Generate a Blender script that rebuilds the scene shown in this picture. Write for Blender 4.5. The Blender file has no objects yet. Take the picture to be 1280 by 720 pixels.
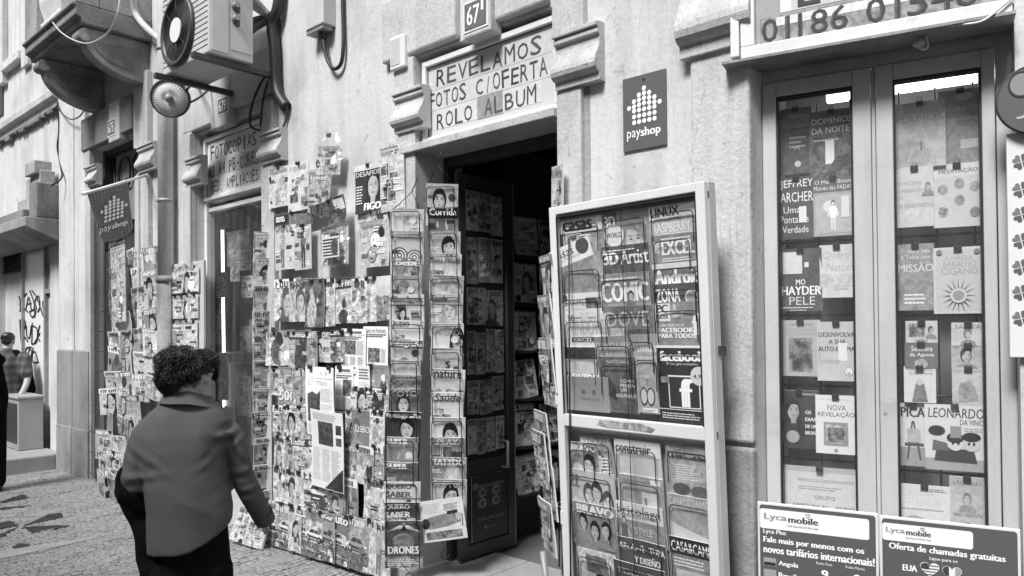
import bpy, bmesh, math, random
from mathutils import Vector, Matrix, noise
PI = math.pi
rad = math.radians
sc = bpy.context.scene
COL = sc.collection

# ------------------------------------------------------------------ camera, sky, sun, exposure
F, CX, CY, PITCH, ROLL, EYE = 930.0, 640.0, 396.6, rad(.7), .009, 1.68
cf = Vector((0, math.cos(PITCH), math.sin(PITCH)))
cu0 = Vector((0, -math.sin(PITCH), math.cos(PITCH)))
cr0 = Vector((1, 0, 0))
CR = cr0 * math.cos(ROLL) - cu0 * math.sin(ROLL)
CU = cu0 * math.cos(ROLL) + cr0 * math.sin(ROLL)
EYEP = Vector((0, 0, EYE))
cam = bpy.data.cameras.new('camera')
camo = bpy.data.objects.new('camera', cam)
COL.objects.link(camo)
m3 = Matrix((CR, CU, -cf)).transposed()
camo.matrix_world = Matrix.Translation(EYEP) @ m3.to_4x4()
cam.sensor_width = 36
cam.lens = 36 * F / 1280
cam.shift_y = (CY - 360) / 1280
cam.clip_start = .05
cam.clip_end = 500
sc.camera = camo

SUN_EL, SUN_AZ = rad(52), rad(212)          # azimuth clockwise from +Y: behind the camera, to its left
w = bpy.data.worlds.new('World')
sc.world = w
w.use_nodes = True
nt = w.node_tree
bgn = nt.nodes['Background']
sky = nt.nodes.new('ShaderNodeTexSky')
sky.sky_type = 'NISHITA'
sky.sun_disc = False
sky.sun_elevation = SUN_EL
sky.sun_rotation = SUN_AZ
bw = nt.nodes.new('ShaderNodeRGBToBW')      # the photograph is black and white
nt.links.new(sky.outputs[0], bw.inputs[0])
nt.links.new(bw.outputs[0], bgn.inputs[0])
bgn.inputs[1].default_value = .125
sd = bpy.data.lights.new('sun', 'SUN')
sd.energy = 2.3
sd.angle = rad(16)
so = bpy.data.objects.new('sun', sd)
COL.objects.link(so)
tosun = Vector((math.sin(SUN_AZ) * math.cos(SUN_EL), math.cos(SUN_AZ) * math.cos(SUN_EL), math.sin(SUN_EL)))
so.rotation_euler = tosun.to_track_quat('Z', 'Y').to_euler()
so.location = (-4, -6, 12)
sc.view_settings.view_transform = 'Standard'
sc.view_settings.look = 'None'
sc.view_settings.gamma = 1
sc.view_settings.exposure = 1.12
sc.cycles.use_denoising = True
sc.cycles.max_bounces = 8
sc.cycles.transparent_max_bounces = 16

# ------------------------------------------------------------------ frames: a wall is an origin, a tangent, an outward normal
class Frame:
    def __init__(s, o, t, u=(0, 0, 1)):
        s.o = Vector(o); s.t = Vector(t).normalized(); s.u = Vector(u).normalized()
        s.n = s.t.cross(s.u).normalized()
    def px(s, x, y, d=0):
        r = cf + CR * ((x - CX) / F) - CU * ((y - CY) / F)
        k = (s.o + s.n * d - EYEP).dot(s.n) / r.dot(s.n)
        p = EYEP + r * k - s.o
        return p.dot(s.t), p.dot(s.u)
    def pt(s, a, b, d=0):
        return s.o + s.t * a + s.u * b + s.n * d
    def mat(s, a, b, d, roll=0, lean=0, yaw=0):
        base = Matrix((s.t, -s.n, s.u)).transposed().to_4x4()
        return (Matrix.Translation(s.pt(a, b, d)) @ base @ Matrix.Rotation(yaw, 4, 'Z')
                @ Matrix.Rotation(roll, 4, 'Y') @ Matrix.Rotation(lean, 4, 'X'))
def ground_px(x, y):
    r = cf + CR * ((x - CX) / F) - CU * ((y - CY) / F)
    k = -EYE / r.z
    return EYEP + r * k
def proj_x(p):
    v = Vector(p) - EYEP; return CX + F * v.dot(CR) / v.dot(cf)
def at_depth(x, y, Y):
    r = cf + CR * ((x - CX) / F) - CU * ((y - CY) / F)
    return EYEP + r * (Y / r.y)

aA = math.atan(1030 / F); aB = math.atan(1700 / F)
A = Frame((-.516, 4.8, 0), (math.sin(aA), -math.cos(aA), 0))      # the street front left of the bend
sBend = A.px(943, 300)[0]
B = Frame(A.pt(sBend, 0), (math.sin(aB), -math.cos(aB), 0))        # the shop window right of the bend
def sA(x, y=300, d=0): return A.px(x, y, d)[0]
def hA(x, y, d=0): return A.px(x, y, d)[1]

# ------------------------------------------------------------------ materials (all grey)
def nodes_mat(name):
    m = bpy.data.materials.new(name); m.use_nodes = True
    t = m.node_tree
    return m, t, t.nodes['Principled BSDF']
def N(t, typ, **kw):
    n = t.nodes.new(typ)
    for k, v in kw.items():
        if k.startswith('i_'):
            n.inputs[int(k[2:]) if k[2:].isdigit() else k[2:]].default_value = v
        else:
            setattr(n, k, v)
    return n
def g3(v): return (v, v, v, 1)
def ramp(t, stops):
    r = t.nodes.new('ShaderNodeValToRGB')
    e = r.color_ramp.elements
    e[0].position, e[0].color = stops[0][0], g3(stops[0][1])
    e[1].position, e[1].color = stops[-1][0], g3(stops[-1][1])
    for p, v in stops[1:-1]:
        x = e.new(p); x.color = g3(v)
    return r
def simple(name, g, rough=.6, metal=0, var=.12, scale=8, bump=0, bscale=60):
    m, t, b = nodes_mat(name)
    tc = N(t, 'ShaderNodeTexCoord')
    nz = N(t, 'ShaderNodeTexNoise', i_Scale=scale, i_Detail=6, i_Roughness=.65)
    t.links.new(tc.outputs['Object'], nz.inputs['Vector'])
    r = ramp(t, [(.25, g * (1 - var)), (.75, min(1, g * (1 + var)))])
    t.links.new(nz.outputs[0], r.inputs[0])
    t.links.new(r.outputs[0], b.inputs['Base Color'])
    b.inputs['Roughness'].default_value = rough
    b.inputs['Metallic'].default_value = metal
    if bump:
        n2 = N(t, 'ShaderNodeTexNoise', i_Scale=bscale, i_Detail=5)
        t.links.new(tc.outputs['Object'], n2.inputs['Vector'])
        bp = N(t, 'ShaderNodeBump', i_Strength=bump, i_Distance=.01)
        t.links.new(n2.outputs[0], bp.inputs['Height'])
        t.links.new(bp.outputs[0], b.inputs['Normal'])
    return m
def weathered(name, base, dark, streak=.5, blot=.5, rough=.85, bump=.25, bscale=45, fine=.12, crack=0, chips=0):
    """painted render or stone: blotches, vertical run-off streaks, small specks, all fixed to the wall"""
    m, t, b = nodes_mat(name)
    L = t.links.new
    geo = N(t, 'ShaderNodeNewGeometry')
    mp = N(t, 'ShaderNodeMapping'); mp.inputs['Scale'].default_value = (2.6, 2.6, .22)
    L(geo.outputs['Position'], mp.inputs['Vector'])
    st = N(t, 'ShaderNodeTexNoise', i_Scale=1.6, i_Detail=8, i_Roughness=.7); L(mp.outputs[0], st.inputs['Vector'])
    sr = ramp(t, [(.42, 1), (.56, 1 - streak * .35), (.72, 1 - streak)]); L(st.outputs[0], sr.inputs[0])
    bl = N(t, 'ShaderNodeTexNoise', i_Scale=1.3, i_Detail=9, i_Roughness=.68); L(geo.outputs['Position'], bl.inputs['Vector'])
    br = ramp(t, [(.36, 1 - blot), (.5, 1 - blot * .3), (.62, 1)]); L(bl.outputs[0], br.inputs[0])
    fn = N(t, 'ShaderNodeTexNoise', i_Scale=38, i_Detail=6, i_Roughness=.75); L(geo.outputs['Position'], fn.inputs['Vector'])
    fr = ramp(t, [(.3, 1 - fine * 2), (.5, 1 - fine * .3), (.7, 1)]); L(fn.outputs[0], fr.inputs[0])
    m1 = N(t, 'ShaderNodeMath', operation='MULTIPLY'); L(sr.outputs[0], m1.inputs[0]); L(br.outputs[0], m1.inputs[1])
    m2 = N(t, 'ShaderNodeMath', operation='MULTIPLY'); L(m1.outputs[0], m2.inputs[0]); L(fr.outputs[0], m2.inputs[1])
    last = m2
    # scars and nail holes
    vo = N(t, 'ShaderNodeTexVoronoi', i_Scale=3.1); L(geo.outputs['Position'], vo.inputs['Vector'])
    vr = ramp(t, [(.018, .25), (.03, 1)]); L(vo.outputs['Distance'], vr.inputs[0])
    m3_ = N(t, 'ShaderNodeMath', operation='MULTIPLY'); L(last.outputs[0], m3_.inputs[0]); L(vr.outputs[0], m3_.inputs[1]); last = m3_
    if chips:
        n5 = N(t, 'ShaderNodeTexNoise', i_Scale=4.3, i_Detail=9, i_Roughness=.72, i_Distortion=.4); L(geo.outputs['Position'], n5.inputs['Vector'])
        c5 = ramp(t, [(.628, 1), (.642, 1 - chips)]); L(n5.outputs[0], c5.inputs[0])
        m5 = N(t, 'ShaderNodeMath', operation='MULTIPLY'); L(last.outputs[0], m5.inputs[0]); L(c5.outputs[0], m5.inputs[1]); last = m5
    if crack:
        mp2 = N(t, 'ShaderNodeMapping'); mp2.inputs['Scale'].default_value = (7, 7, 1.1)
        L(geo.outputs['Position'], mp2.inputs['Vector'])
        n3 = N(t, 'ShaderNodeTexNoise', i_Scale=2.0, i_Detail=4, i_Distortion=1.2); L(mp2.outputs[0], n3.inputs['Vector'])
        cr = ramp(t, [(.485, 1), (.5, 1 - crack), (.515, 1)]); L(n3.outputs[0], cr.inputs[0])
        m4 = N(t, 'ShaderNodeMath', operation='MULTIPLY'); L(last.outputs[0], m4.inputs[0]); L(cr.outputs[0], m4.inputs[1]); last = m4
    mx = N(t, 'ShaderNodeMix', data_type='RGBA'); L(last.outputs[0], mx.inputs[0])
    mx.inputs[6].default_value = g3(dark); mx.inputs[7].default_value = g3(base)
    L(mx.outputs[2], b.inputs['Base Color'])
    b.inputs['Roughness'].default_value = rough
    bn = N(t, 'ShaderNodeTexNoise', i_Scale=bscale, i_Detail=6, i_Roughness=.6); L(geo.outputs['Position'], bn.inputs['Vector'])
    bp = N(t, 'ShaderNodeBump', i_Strength=bump, i_Distance=.012); L(bn.outputs[0], bp.inputs['Height'])
    L(bp.outputs[0], b.inputs['Normal'])
    return m
def print_mat(name, rough, spec=.5):
    """ink on paper: grey per face, and a photographic grain where the face's alpha asks for it"""
    m, t, b = nodes_mat(name)
    L = t.links.new
    at = N(t, 'ShaderNodeAttribute', attribute_name='Col')
    tc = N(t, 'ShaderNodeTexCoord'); oi = N(t, 'ShaderNodeObjectInfo')
    mu = N(t, 'ShaderNodeMath', operation='MULTIPLY'); L(oi.outputs['Random'], mu.inputs[0]); mu.inputs[1].default_value = 57.0
    cmb = N(t, 'ShaderNodeCombineXYZ'); L(mu.outputs[0], cmb.inputs[0]); L(mu.outputs[0], cmb.inputs[1])
    ad = N(t, 'ShaderNodeVectorMath', operation='ADD'); L(tc.outputs['Object'], ad.inputs[0]); L(cmb.outputs[0], ad.inputs[1])
    n0 = N(t, 'ShaderNodeTexNoise', i_Scale=15, i_Detail=7, i_Roughness=.55, i_Distortion=1.6); L(ad.outputs[0], n0.inputs['Vector'])
    r0 = ramp(t, [(.30, .18), (.44, .42), (.53, .9), (.62, 1.15), (.74, 1.7)]); L(n0.outputs[0], r0.inputs[0])
    n1 = N(t, 'ShaderNodeTexNoise', i_Scale=75, i_Detail=5, i_Roughness=.7, i_Distortion=.8); L(ad.outputs[0], n1.inputs['Vector'])
    r1 = ramp(t, [(.36, .4), (.47, .8), (.55, 1.0), (.66, 1.12)]); L(n1.outputs[0], r1.inputs[0])
    mm = N(t, 'ShaderNodeMath', operation='MULTIPLY'); L(r1.outputs[0], mm.inputs[0]); L(r0.outputs[0], mm.inputs[1])
    one = N(t, 'ShaderNodeMix', data_type='FLOAT'); one.inputs[2].default_value = 1.0
    L(at.outputs['Alpha'], one.inputs[0]); L(mm.outputs[0], one.inputs[3])
    fin = N(t, 'ShaderNodeVectorMath', operation='SCALE'); L(at.outputs['Color'], fin.inputs[0]); sc_ = N(t, 'ShaderNodeMath', operation='MULTIPLY'); sc_.inputs[1].default_value = 1.18; L(one.outputs[0], sc_.inputs[0]); L(sc_.outputs[0], fin.inputs['Scale'])
    L(fin.outputs[0], b.inputs['Base Color'])
    b.inputs['Roughness'].default_value = rough
    b.inputs['Specular IOR Level'].default_value = spec
    return m
def glass_mat(name, tint=.92, refl=1.0, rough=.01, dust_haze=1.0):
    m, t, b = nodes_mat(name)
    t.nodes.remove(b)
    out = t.nodes['Material Output']
    tr = N(t, 'ShaderNodeBsdfTransparent'); tr.inputs[0].default_value = g3(tint)
    gl = N(t, 'ShaderNodeBsdfGlossy'); gl.inputs['Roughness'].default_value = rough; gl.inputs[0].default_value = g3(refl)
    fr = N(t, 'ShaderNodeFresnel', i_IOR=1.5)
    ge = N(t, 'ShaderNodeNewGeometry')                       # the pane mirrors once, on the face it is seen from
    fo = N(t, 'ShaderNodeMath', operation='SUBTRACT'); fo.inputs[0].default_value = 1; t.links.new(ge.outputs['Backfacing'], fo.inputs[1])
    fm = N(t, 'ShaderNodeMath', operation='MULTIPLY'); t.links.new(fo.outputs[0], fm.inputs[0]); t.links.new(fr.outputs[0], fm.inputs[1])
    mx = N(t, 'ShaderNodeMixShader')
    t.links.new(fm.outputs[0], mx.inputs[0]); t.links.new(tr.outputs[0], mx.inputs[1]); t.links.new(gl.outputs[0], mx.inputs[2])
    df = N(t, 'ShaderNodeBsdfDiffuse'); df.inputs[0].default_value = g3(.7)
    geo = N(t, 'ShaderNodeNewGeometry'); mp = N(t, 'ShaderNodeMapping'); mp.inputs['Scale'].default_value = (4, 4, .8); t.links.new(geo.outputs['Position'], mp.inputs[0])
    nz = N(t, 'ShaderNodeTexNoise', i_Scale=2.5, i_Detail=8, i_Roughness=.7); t.links.new(mp.outputs[0], nz.inputs['Vector'])
    rp_ = ramp(t, [(.35, .02 * dust_haze), (.55, .04 * dust_haze), (.75, .11 * dust_haze)]); t.links.new(nz.outputs[0], rp_.inputs[0])  # streaky dust, its level raised to imitate the haze of reflections
    m2 = N(t, 'ShaderNodeMixShader'); du = N(t, 'ShaderNodeMath', operation='MULTIPLY'); t.links.new(rp_.outputs[0], du.inputs[0]); t.links.new(fo.outputs[0], du.inputs[1]); t.links.new(du.outputs[0], m2.inputs[0]); t.links.new(mx.outputs[0], m2.inputs[1]); t.links.new(df.outputs[0], m2.inputs[2])
    t.links.new(m2.outputs[0], out.inputs[0])
    return m
def emit_mat(name, s):
    m, t, b = nodes_mat(name)
    b.inputs['Base Color'].default_value = g3(.8)
    b.inputs['Emission Color'].default_value = g3(1); b.inputs['Emission Strength'].default_value = s
    return m
M = {}
M['plaster'] = weathered('plaster', .68, .19, .5, .36, .9, .3, 34, .07, crack=.2, chips=.38)
M['old_plaster'] = weathered('old_plaster', .72, .16, .46, .30, .9, .4, 30, .10, crack=.2, chips=.45)
M['stone'] = weathered('stone', .63, .17, .45, .4, .75, .4, 50, .15, crack=.4, chips=.4)
M['stain_stone'] = weathered('stain_stone', .42, .07, .6, .65, .8, .5, 40, .2)
M['plinth'] = weathered('plinth', .34, .10, .45, .5, .85, .4, 50, .16)
M['soot_stone'] = weathered('soot_stone', .30, .05, .5, .75, .9, .6, 35, .2)
M['rough_wall'] = weathered('rough_wall', .5, .12, .4, .5, .95, .9, 18, .2)
M['alu'] = weathered('painted_aluminium', .78, .36, .22, .2, .4, .04, 60, .05, chips=.25)
M['alu_door'] = weathered('grey_aluminium', .60, .2, .3, .25, .4, .04, 60, .06, chips=.2)
M['alu_side'] = weathered('shaded_aluminium', .60, .3, .3, .3, .4, .05, 60, .06, chips=.3)  # darker aluminium: the shade on the case's side is put into the colour
M['white'] = simple('white_paint', .74, .45, 0, .07, 5)
M['offwhite'] = simple('offwhite_plastic', .55, .5, 0, .1, 9)
M['boxgrey'] = weathered('box_paint', .40, .2, .3, .3, .6, .1, 40, .1)
M['metal_dark'] = simple('dark_steel', .06, .45, .3, .25, 15)
M['door'] = simple('dark_door_paint', .055, .35, 0, .25, 7)
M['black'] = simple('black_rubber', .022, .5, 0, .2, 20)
M['wire'] = simple('black_wire', .02, .4, .3, .2, 20)
M['cable'] = simple('grey_cable', .10, .6, 0, .3, 14)
M['lightcable'] = simple('pale_cable', .5, .6, 0, .2, 14)
M['grey'] = simple('grey_metal', .3, .5, .2, .15, 8)
M['signgrey'] = simple('sign_grey', .12, .35, 0, .06, 6)
M['bannergrey'] = simple('banner_cloth', .19, .8, 0, .1, 9, .1, 300)
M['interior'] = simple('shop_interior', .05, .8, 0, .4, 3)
M['back'] = simple('display_back', .34, .7, 0, .3, 4)
M['floor'] = simple('floor_tile', .16, .5, 0, .25, 3)
M['glass'] = glass_mat('window_glass', .99, .9, .01, 1.5)
M['caseglass'] = glass_mat('case_glass', .99, .8, .01, .3)
M['wrap'] = glass_mat('clear_wrap', .97, 1.0, .12)
M['doorglass'] = glass_mat('door_glass', .98, .8, .01, .3)
M['print'] = print_mat('printed_cover', .32)
M['news'] = print_mat('newsprint', .85, .2)
M['sign'] = print_mat('painted_sign', .5, .4)
M['tube'] = emit_mat('fluorescent_tube', 2.2)
M['skin'] = simple('skin', .40, .5, 0, .08, 20)
M['hair'] = simple('dark_hair', .018, .42, 0, .3, 60)
M['shirt'] = simple('grey_cotton', .10, .9, 0, .06, 12, .15, 500)
M['blackcloth'] = simple('black_cloth', .007, .95, 0, .3, 20)
M['blackcloth'].node_tree.nodes['Principled BSDF'].inputs['Specular IOR Level'].default_value = .1
M['cobble'] = simple('limestone_setts', .36, .75, 0, .25, 9, .4, 60)
M['darkcobble'] = simple('basalt_setts', .045, .7, 0, .4, 14, .5, 60)
M['joint'] = simple('sandy_joint', .06, .95, 0, .4, 12)
M['slab'] = simple('worn_slab', .34, .7, 0, .22, 5, .3, 30)

# ------------------------------------------------------------------ mesh building
WORLD = {}                                     # world origin of every object that can be a parent
def wloc(o): return WORLD.get(o.name, Vector((0, 0, 0)))
_txt = {}
def text2d(s, bold=0.0, shear=0.0):
    k = (s, bold, shear)
    if k in _txt: return _txt[k]
    c = bpy.data.curves.new('t', 'FONT')
    c.body = s; c.resolution_u = 2; c.fill_mode = 'FRONT'; c.offset = bold; c.shear = shear
    o = bpy.data.objects.new('t', c)
    me = bpy.data.meshes.new_from_object(o)
    vs = [(v.co.x, v.co.y) for v in me.vertices]
    fs = [tuple(p.vertices) for p in me.polygons]
    bpy.data.objects.remove(o); bpy.data.meshes.remove(me); bpy.data.curves.remove(c)
    if not vs: vs = [(0, 0)]
    x0 = min(v[0] for v in vs); x1 = max(v[0] for v in vs); y0 = min(v[1] for v in vs); y1 = max(v[1] for v in vs)
    fs = [f if ((vs[f[1]][0]-vs[f[0]][0])*(vs[f[2]][1]-vs[f[0]][1]) - (vs[f[1]][1]-vs[f[0]][1])*(vs[f[2]][0]-vs[f[0]][0])) > 0 else tuple(reversed(f)) for f in fs]
    _txt[k] = (vs, fs, x0, y0, max(1e-4, x1 - x0), max(1e-4, y1 - y0))
    return _txt[k]

def clip_band(q, ax, lo, hi):
    for sg, v in ((1, lo), (-1, hi)):
        out = []; n = len(q)
        for i in range(n):
            a, b = q[i], q[(i + 1) % n]
            da, db = (a[ax] - v) * sg, (b[ax] - v) * sg
            if da >= 0: out.append(a)
            if (da > 0 and db < 0) or (da < 0 and db > 0):
                t = da / (da - db); out.append((a[0] + (b[0] - a[0]) * t, a[1] + (b[1] - a[1]) * t))
        q = out
        if len(q) < 3: return []
    return q
class MB:
    def __init__(s): s.v = []; s.f = []; s.c = []; s.smooth = []
    def face(s, idx, col=(.5, 0), sm=False):
        s.f.append(idx); s.c.append(col); s.smooth.append(sm)
    def poly(s, pts, col=(.5, 0), sm=False):
        b = len(s.v); s.v += [Vector(p) for p in pts]; s.face(tuple(range(b, b + len(pts))), col, sm)
    def hexa(s, p, col=(.5, 0)):
        """p: 8 corners, bottom ring 0-3 then top ring 4-7"""
        b = len(s.v); s.v += [Vector(q) for q in p]
        for q in ((3, 2, 1, 0), (4, 5, 6, 7), (0, 1, 5, 4), (1, 2, 6, 5), (2, 3, 7, 6), (3, 0, 4, 7)):
            s.face(tuple(b + i for i in q), col)
    def box(s, fr, a0, a1, b0, b1, d0, d1, col=(.5, 0)):
        s.hexa([fr.pt(a0, b0, d1), fr.pt(a1, b0, d1), fr.pt(a1, b0, d0), fr.pt(a0, b0, d0),
                fr.pt(a0, b1, d1), fr.pt(a1, b1, d1), fr.pt(a1, b1, d0), fr.pt(a0, b1, d0)], col)
    def prism(s, fr, prof, a0, a1, col=(.5, 0)):
        """profile [(d, h)] swept along the wall from a0 to a1"""
        n = len(prof); b = len(s.v)
        s.v += [fr.pt(a0, h, d) for d, h in prof] + [fr.pt(a1, h, d) for d, h in prof]
        for i in range(n):
            j = (i + 1) % n
            s.face((b + i, b + j, b + n + j, b + n + i), col)
        s.face(tuple(b + i for i in reversed(range(n))), col); s.face(tuple(b + n + i for i in range(n)), col)
    def plate(s, fr, pts, d0, d1, col=(.5, 0)):
        """outline [(a, b)] counter-clockwise seen from the front, given thickness d0..d1"""
        n = len(pts); b = len(s.v)
        s.v += [fr.pt(x, y, d0) for x, y in pts] + [fr.pt(x, y, d1) for x, y in pts]
        for i in range(n):
            j = (i + 1) % n
            s.face((b + i, b + j, b + n + j, b + n + i), col)
        s.face(tuple(b + i for i in reversed(range(n))), col); s.face(tuple(b + n + i for i in range(n)), col)
    def tube(s, pts, r, n=8, col=(.5, 0), cap=True, sm=True):
        pts = [Vector(p) for p in pts]
        rs = r if isinstance(r, (list, tuple)) else [r] * len(pts)
        b = len(s.v); prev = None
        for i, p in enumerate(pts):
            t = (pts[min(i + 1, len(pts) - 1)] - pts[max(i - 1, 0)]).normalized()
            if prev is None:
                x = t.orthogonal().normalized()
            else:
                x = (prev - t * prev.dot(t))
                x = x.normalized() if x.length > 1e-6 else t.orthogonal().normalized()
            prev = x; y = t.cross(x)
            for k in range(n):
                a = 2 * PI * k / n
                s.v.append(p + (x * math.cos(a) + y * math.sin(a)) * rs[i])
        for i in range(len(pts) - 1):
            for k in range(n):
                k2 = (k + 1) % n
                s.face((b + i * n + k, b + i * n + k2, b + (i + 1) * n + k2, b + (i + 1) * n + k), col, sm)
        if cap:
            s.face(tuple(b + k for k in reversed(range(n))), col)
            s.face(tuple(b + (len(pts) - 1) * n + k for k in range(n)), col)
    def rings(s, rings, col=(.5, 0), cap=True, sm=True):
        b = len(s.v); n = len(rings[0])
        for r in rings: s.v += [Vector(p) for p in r]
        for i in range(len(rings) - 1):
            for k in range(n):
                k2 = (k + 1) % n
                s.face((b + i * n + k, b + i * n + k2, b + (i + 1) * n + k2, b + (i + 1) * n + k), col, sm)
        if cap:
            s.face(tuple(b + k for k in reversed(range(n))), col)
            s.face(tuple(b + (len(rings) - 1) * n + k for k in range(n)), col)
    def ball(s, c, r, seg=16, rg=10, rot=None, col=(.5, 0)):
        c = Vector(c); rr = []
        if not isinstance(r, (tuple, list, Vector)): r = (r, r, r)
        for i in range(rg + 1):
            th = PI * (i / rg) if 0 < i < rg else (1e-3 if i == 0 else PI - 1e-3)
            row = []
            for k in range(seg):
                a = 2 * PI * k / seg
                p = Vector((r[0] * math.sin(th) * math.cos(a), r[1] * math.sin(th) * math.sin(a), -r[2] * math.cos(th)))
                row.append(c + (rot @ p if rot else p))
            rr.append(row)
        s.rings(rr, col)
    def text(s, fr, txt, a, b, w, h, d, col=(.1, 0), bold=0.0, shear=0.0, rot=0.0):
        vs, fs, x0, y0, tw, th = text2d(txt, min(bold, 0), shear)
        cs, sn = math.cos(rot), math.sin(rot)
        ex = max(0, bold) * 1.9
        for q in ((0,) if ex < .004 else (-.5, 0, .5)):
            o = len(s.v)
            for x, y in vs:
                X = (x - x0 + q * ex + ex * .5) / (tw + ex) * w; Y = (y - y0) / th * h
                s.v.append(fr.pt(a + X * cs - Y * sn, b + X * sn + Y * cs, d + q * .0003))
            for f_ in fs: s.face(tuple(o + i for i in f_), col)
    def build(s, name, mat, parent=None, origin=None, bev=0, matrix=None):
        me = bpy.data.meshes.new(name)
        o = bpy.data.objects.new(name, me)
        if matrix is None:
            if origin is None:
                lo = [min(v[i] for v in s.v) for i in range(3)]; hi = [max(v[i] for v in s.v) for i in range(3)]
                origin = Vector(((lo[0] + hi[0]) / 2, (lo[1] + hi[1]) / 2, lo[2]))
            origin = Vector(origin)
            vs = [v - origin for v in s.v]
        else:
            vs = s.v
        me.from_pydata(vs, [], s.f)
        ca = me.color_attributes.new('Col', 'FLOAT_COLOR', 'CORNER')
        buf = []
        for f_, c in zip(s.f, s.c): buf += [c[0], c[0], c[0], c[1]] * len(f_)
        ca.data.foreach_set('color', buf)
        me.polygons.foreach_set('use_smooth', s.smooth)
        me.materials.append(mat if not isinstance(mat, str) else M[mat])
        me.validate(); me.update()
        COL.objects.link(o)
        if matrix is not None:
            o.matrix_basis = matrix
            WORLD[o.name] = matrix.translation.copy()
        else:
            if parent: o.parent = parent; o.location = origin - wloc(parent)
            else: o.location = origin
            WORLD[o.name] = origin
        if bev:
            b = o.modifiers.new('bevel', 'BEVEL'); b.width = bev; b.segments = 2; b.limit_method = 'ANGLE'; b.angle_limit = rad(40)
        return o
def tag(o, label, cat, group=None, kind=None):
    if label: o['label'] = label
    if cat: o['category'] = cat
    if group: o['group'] = group
    if kind: o['kind'] = kind
    return o
def thing(name, loc, label, cat, group=None):
    o = bpy.data.objects.new(name, None); COL.objects.link(o)
    o.location = loc; WORLD[o.name] = Vector(loc); o.empty_display_size = .1
    return tag(o, label, cat, group)
def bx(fr, a0, a1, b0, b1, d0, d1, name, mat, parent, bev=0):
    m = MB(); m.box(fr, a0, a1, b0, b1, d0, d1); return m.build(name, mat, parent, bev=bev)
def copy_flat(o, **kw):
    c = o.copy(); COL.objects.link(c); return c
def smoothpath(pts, n=8):
    """Catmull-Rom through the points"""
    P = [Vector(p) for p in pts]; out = []
    for i in range(len(P) - 1):
        p0 = P[max(i - 1, 0)]; p1 = P[i]; p2 = P[i + 1]; p3 = P[min(i + 2, len(P) - 1)]
        for k in range(n):
            t = k / n
            out.append(.5 * ((2 * p1) + (p2 - p0) * t + (2 * p0 - 5 * p1 + 4 * p2 - p3) * t * t + (3 * p1 - p0 - 3 * p2 + p3) * t ** 3))
    out.append(P[-1]); return out
def solid(mb, voxel, smooth=6, sub=None):
    """fuse overlapping closed shells into one continuous skin"""
    me = bpy.data.meshes.new('tmp'); me.from_pydata([tuple(v) for v in mb.v], [], mb.f)
    o = bpy.data.objects.new('tmp', me); COL.objects.link(o)
    r = o.modifiers.new('r', 'REMESH'); r.mode = 'VOXEL'; r.voxel_size = voxel; r.use_smooth_shade = True
    if smooth:
        q = o.modifiers.new('s', 'SMOOTH'); q.iterations = smooth; q.factor = .5
    dg = bpy.context.evaluated_depsgraph_get(); dg.update()
    res = bpy.data.meshes.new_from_object(o.evaluated_get(dg))
    out = MB(); out.v = [v.co.copy() for v in res.vertices]
    for p in res.polygons: out.face(tuple(p.vertices), (.5, 0), True)
    bpy.data.objects.remove(o); bpy.data.meshes.remove(res); bpy.data.meshes.remove(me)
    return out
# ------------------------------------------------------------------ ground
def R(fr, x0, x1, y0, y1, d=0):
    xm, ym = (x0 + x1) / 2, (y0 + y1) / 2
    return fr.px(x0, ym, d)[0], fr.px(x1, ym, d)[0], fr.px(xm, y1, d)[1], fr.px(xm, y0, d)[1]
def gz(p):                                       # the pavement falls a little to the left
    return .012 * min(0.0, (Vector((p[0], p[1], 0)) - A.o).dot(A.t))
def gpt(s, d, z=0):
    p = A.pt(s, 0, d); p.z = gz(p) + z; return p
rnd = random.Random(7)
m = MB()
for s0, s1 in ((-60, 0), (0, 40)):
    m.poly([gpt(s0, 40, -.012), gpt(s1, 40, -.012), gpt(s1, -30, -.012), gpt(s0, -30, -.012)])
tag(m.build('pavement', 'joint'), None, None, kind='structure')
motif = [[(29,651),(60,636),(77,634),(79,640)], [(29,652),(73,650),(89,651),(40,660)], [(-14,648),(0,646),(13,644),(25,651),(0,653)],
         [(-10,664),(23,652),(0,666)], [(17,677),(24,673),(37,674),(35,678),(20,680)], [(-20,626),(29,610),(37,615),(0,622)], [(-10,628),(42,624),(0,631)]]
motif_w = [[ground_px(*p) for p in q] for q in motif]
def shrink(q, e):
    c = sum(q, Vector((0, 0, 0))) / len(q); return [c + (p - c) * e for p in q]
motif_in = [shrink(q, .96) for q in motif_w]
def inside(p, q):
    c = False; n = len(q)
    for i in range(n):
        a, b = q[i], q[(i + 1) % n]
        if (a.y > p.y) != (b.y > p.y) and p.x < (b.x - a.x) * (p.y - a.y) / (b.y - a.y) + a.x: c = not c
    return c
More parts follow.
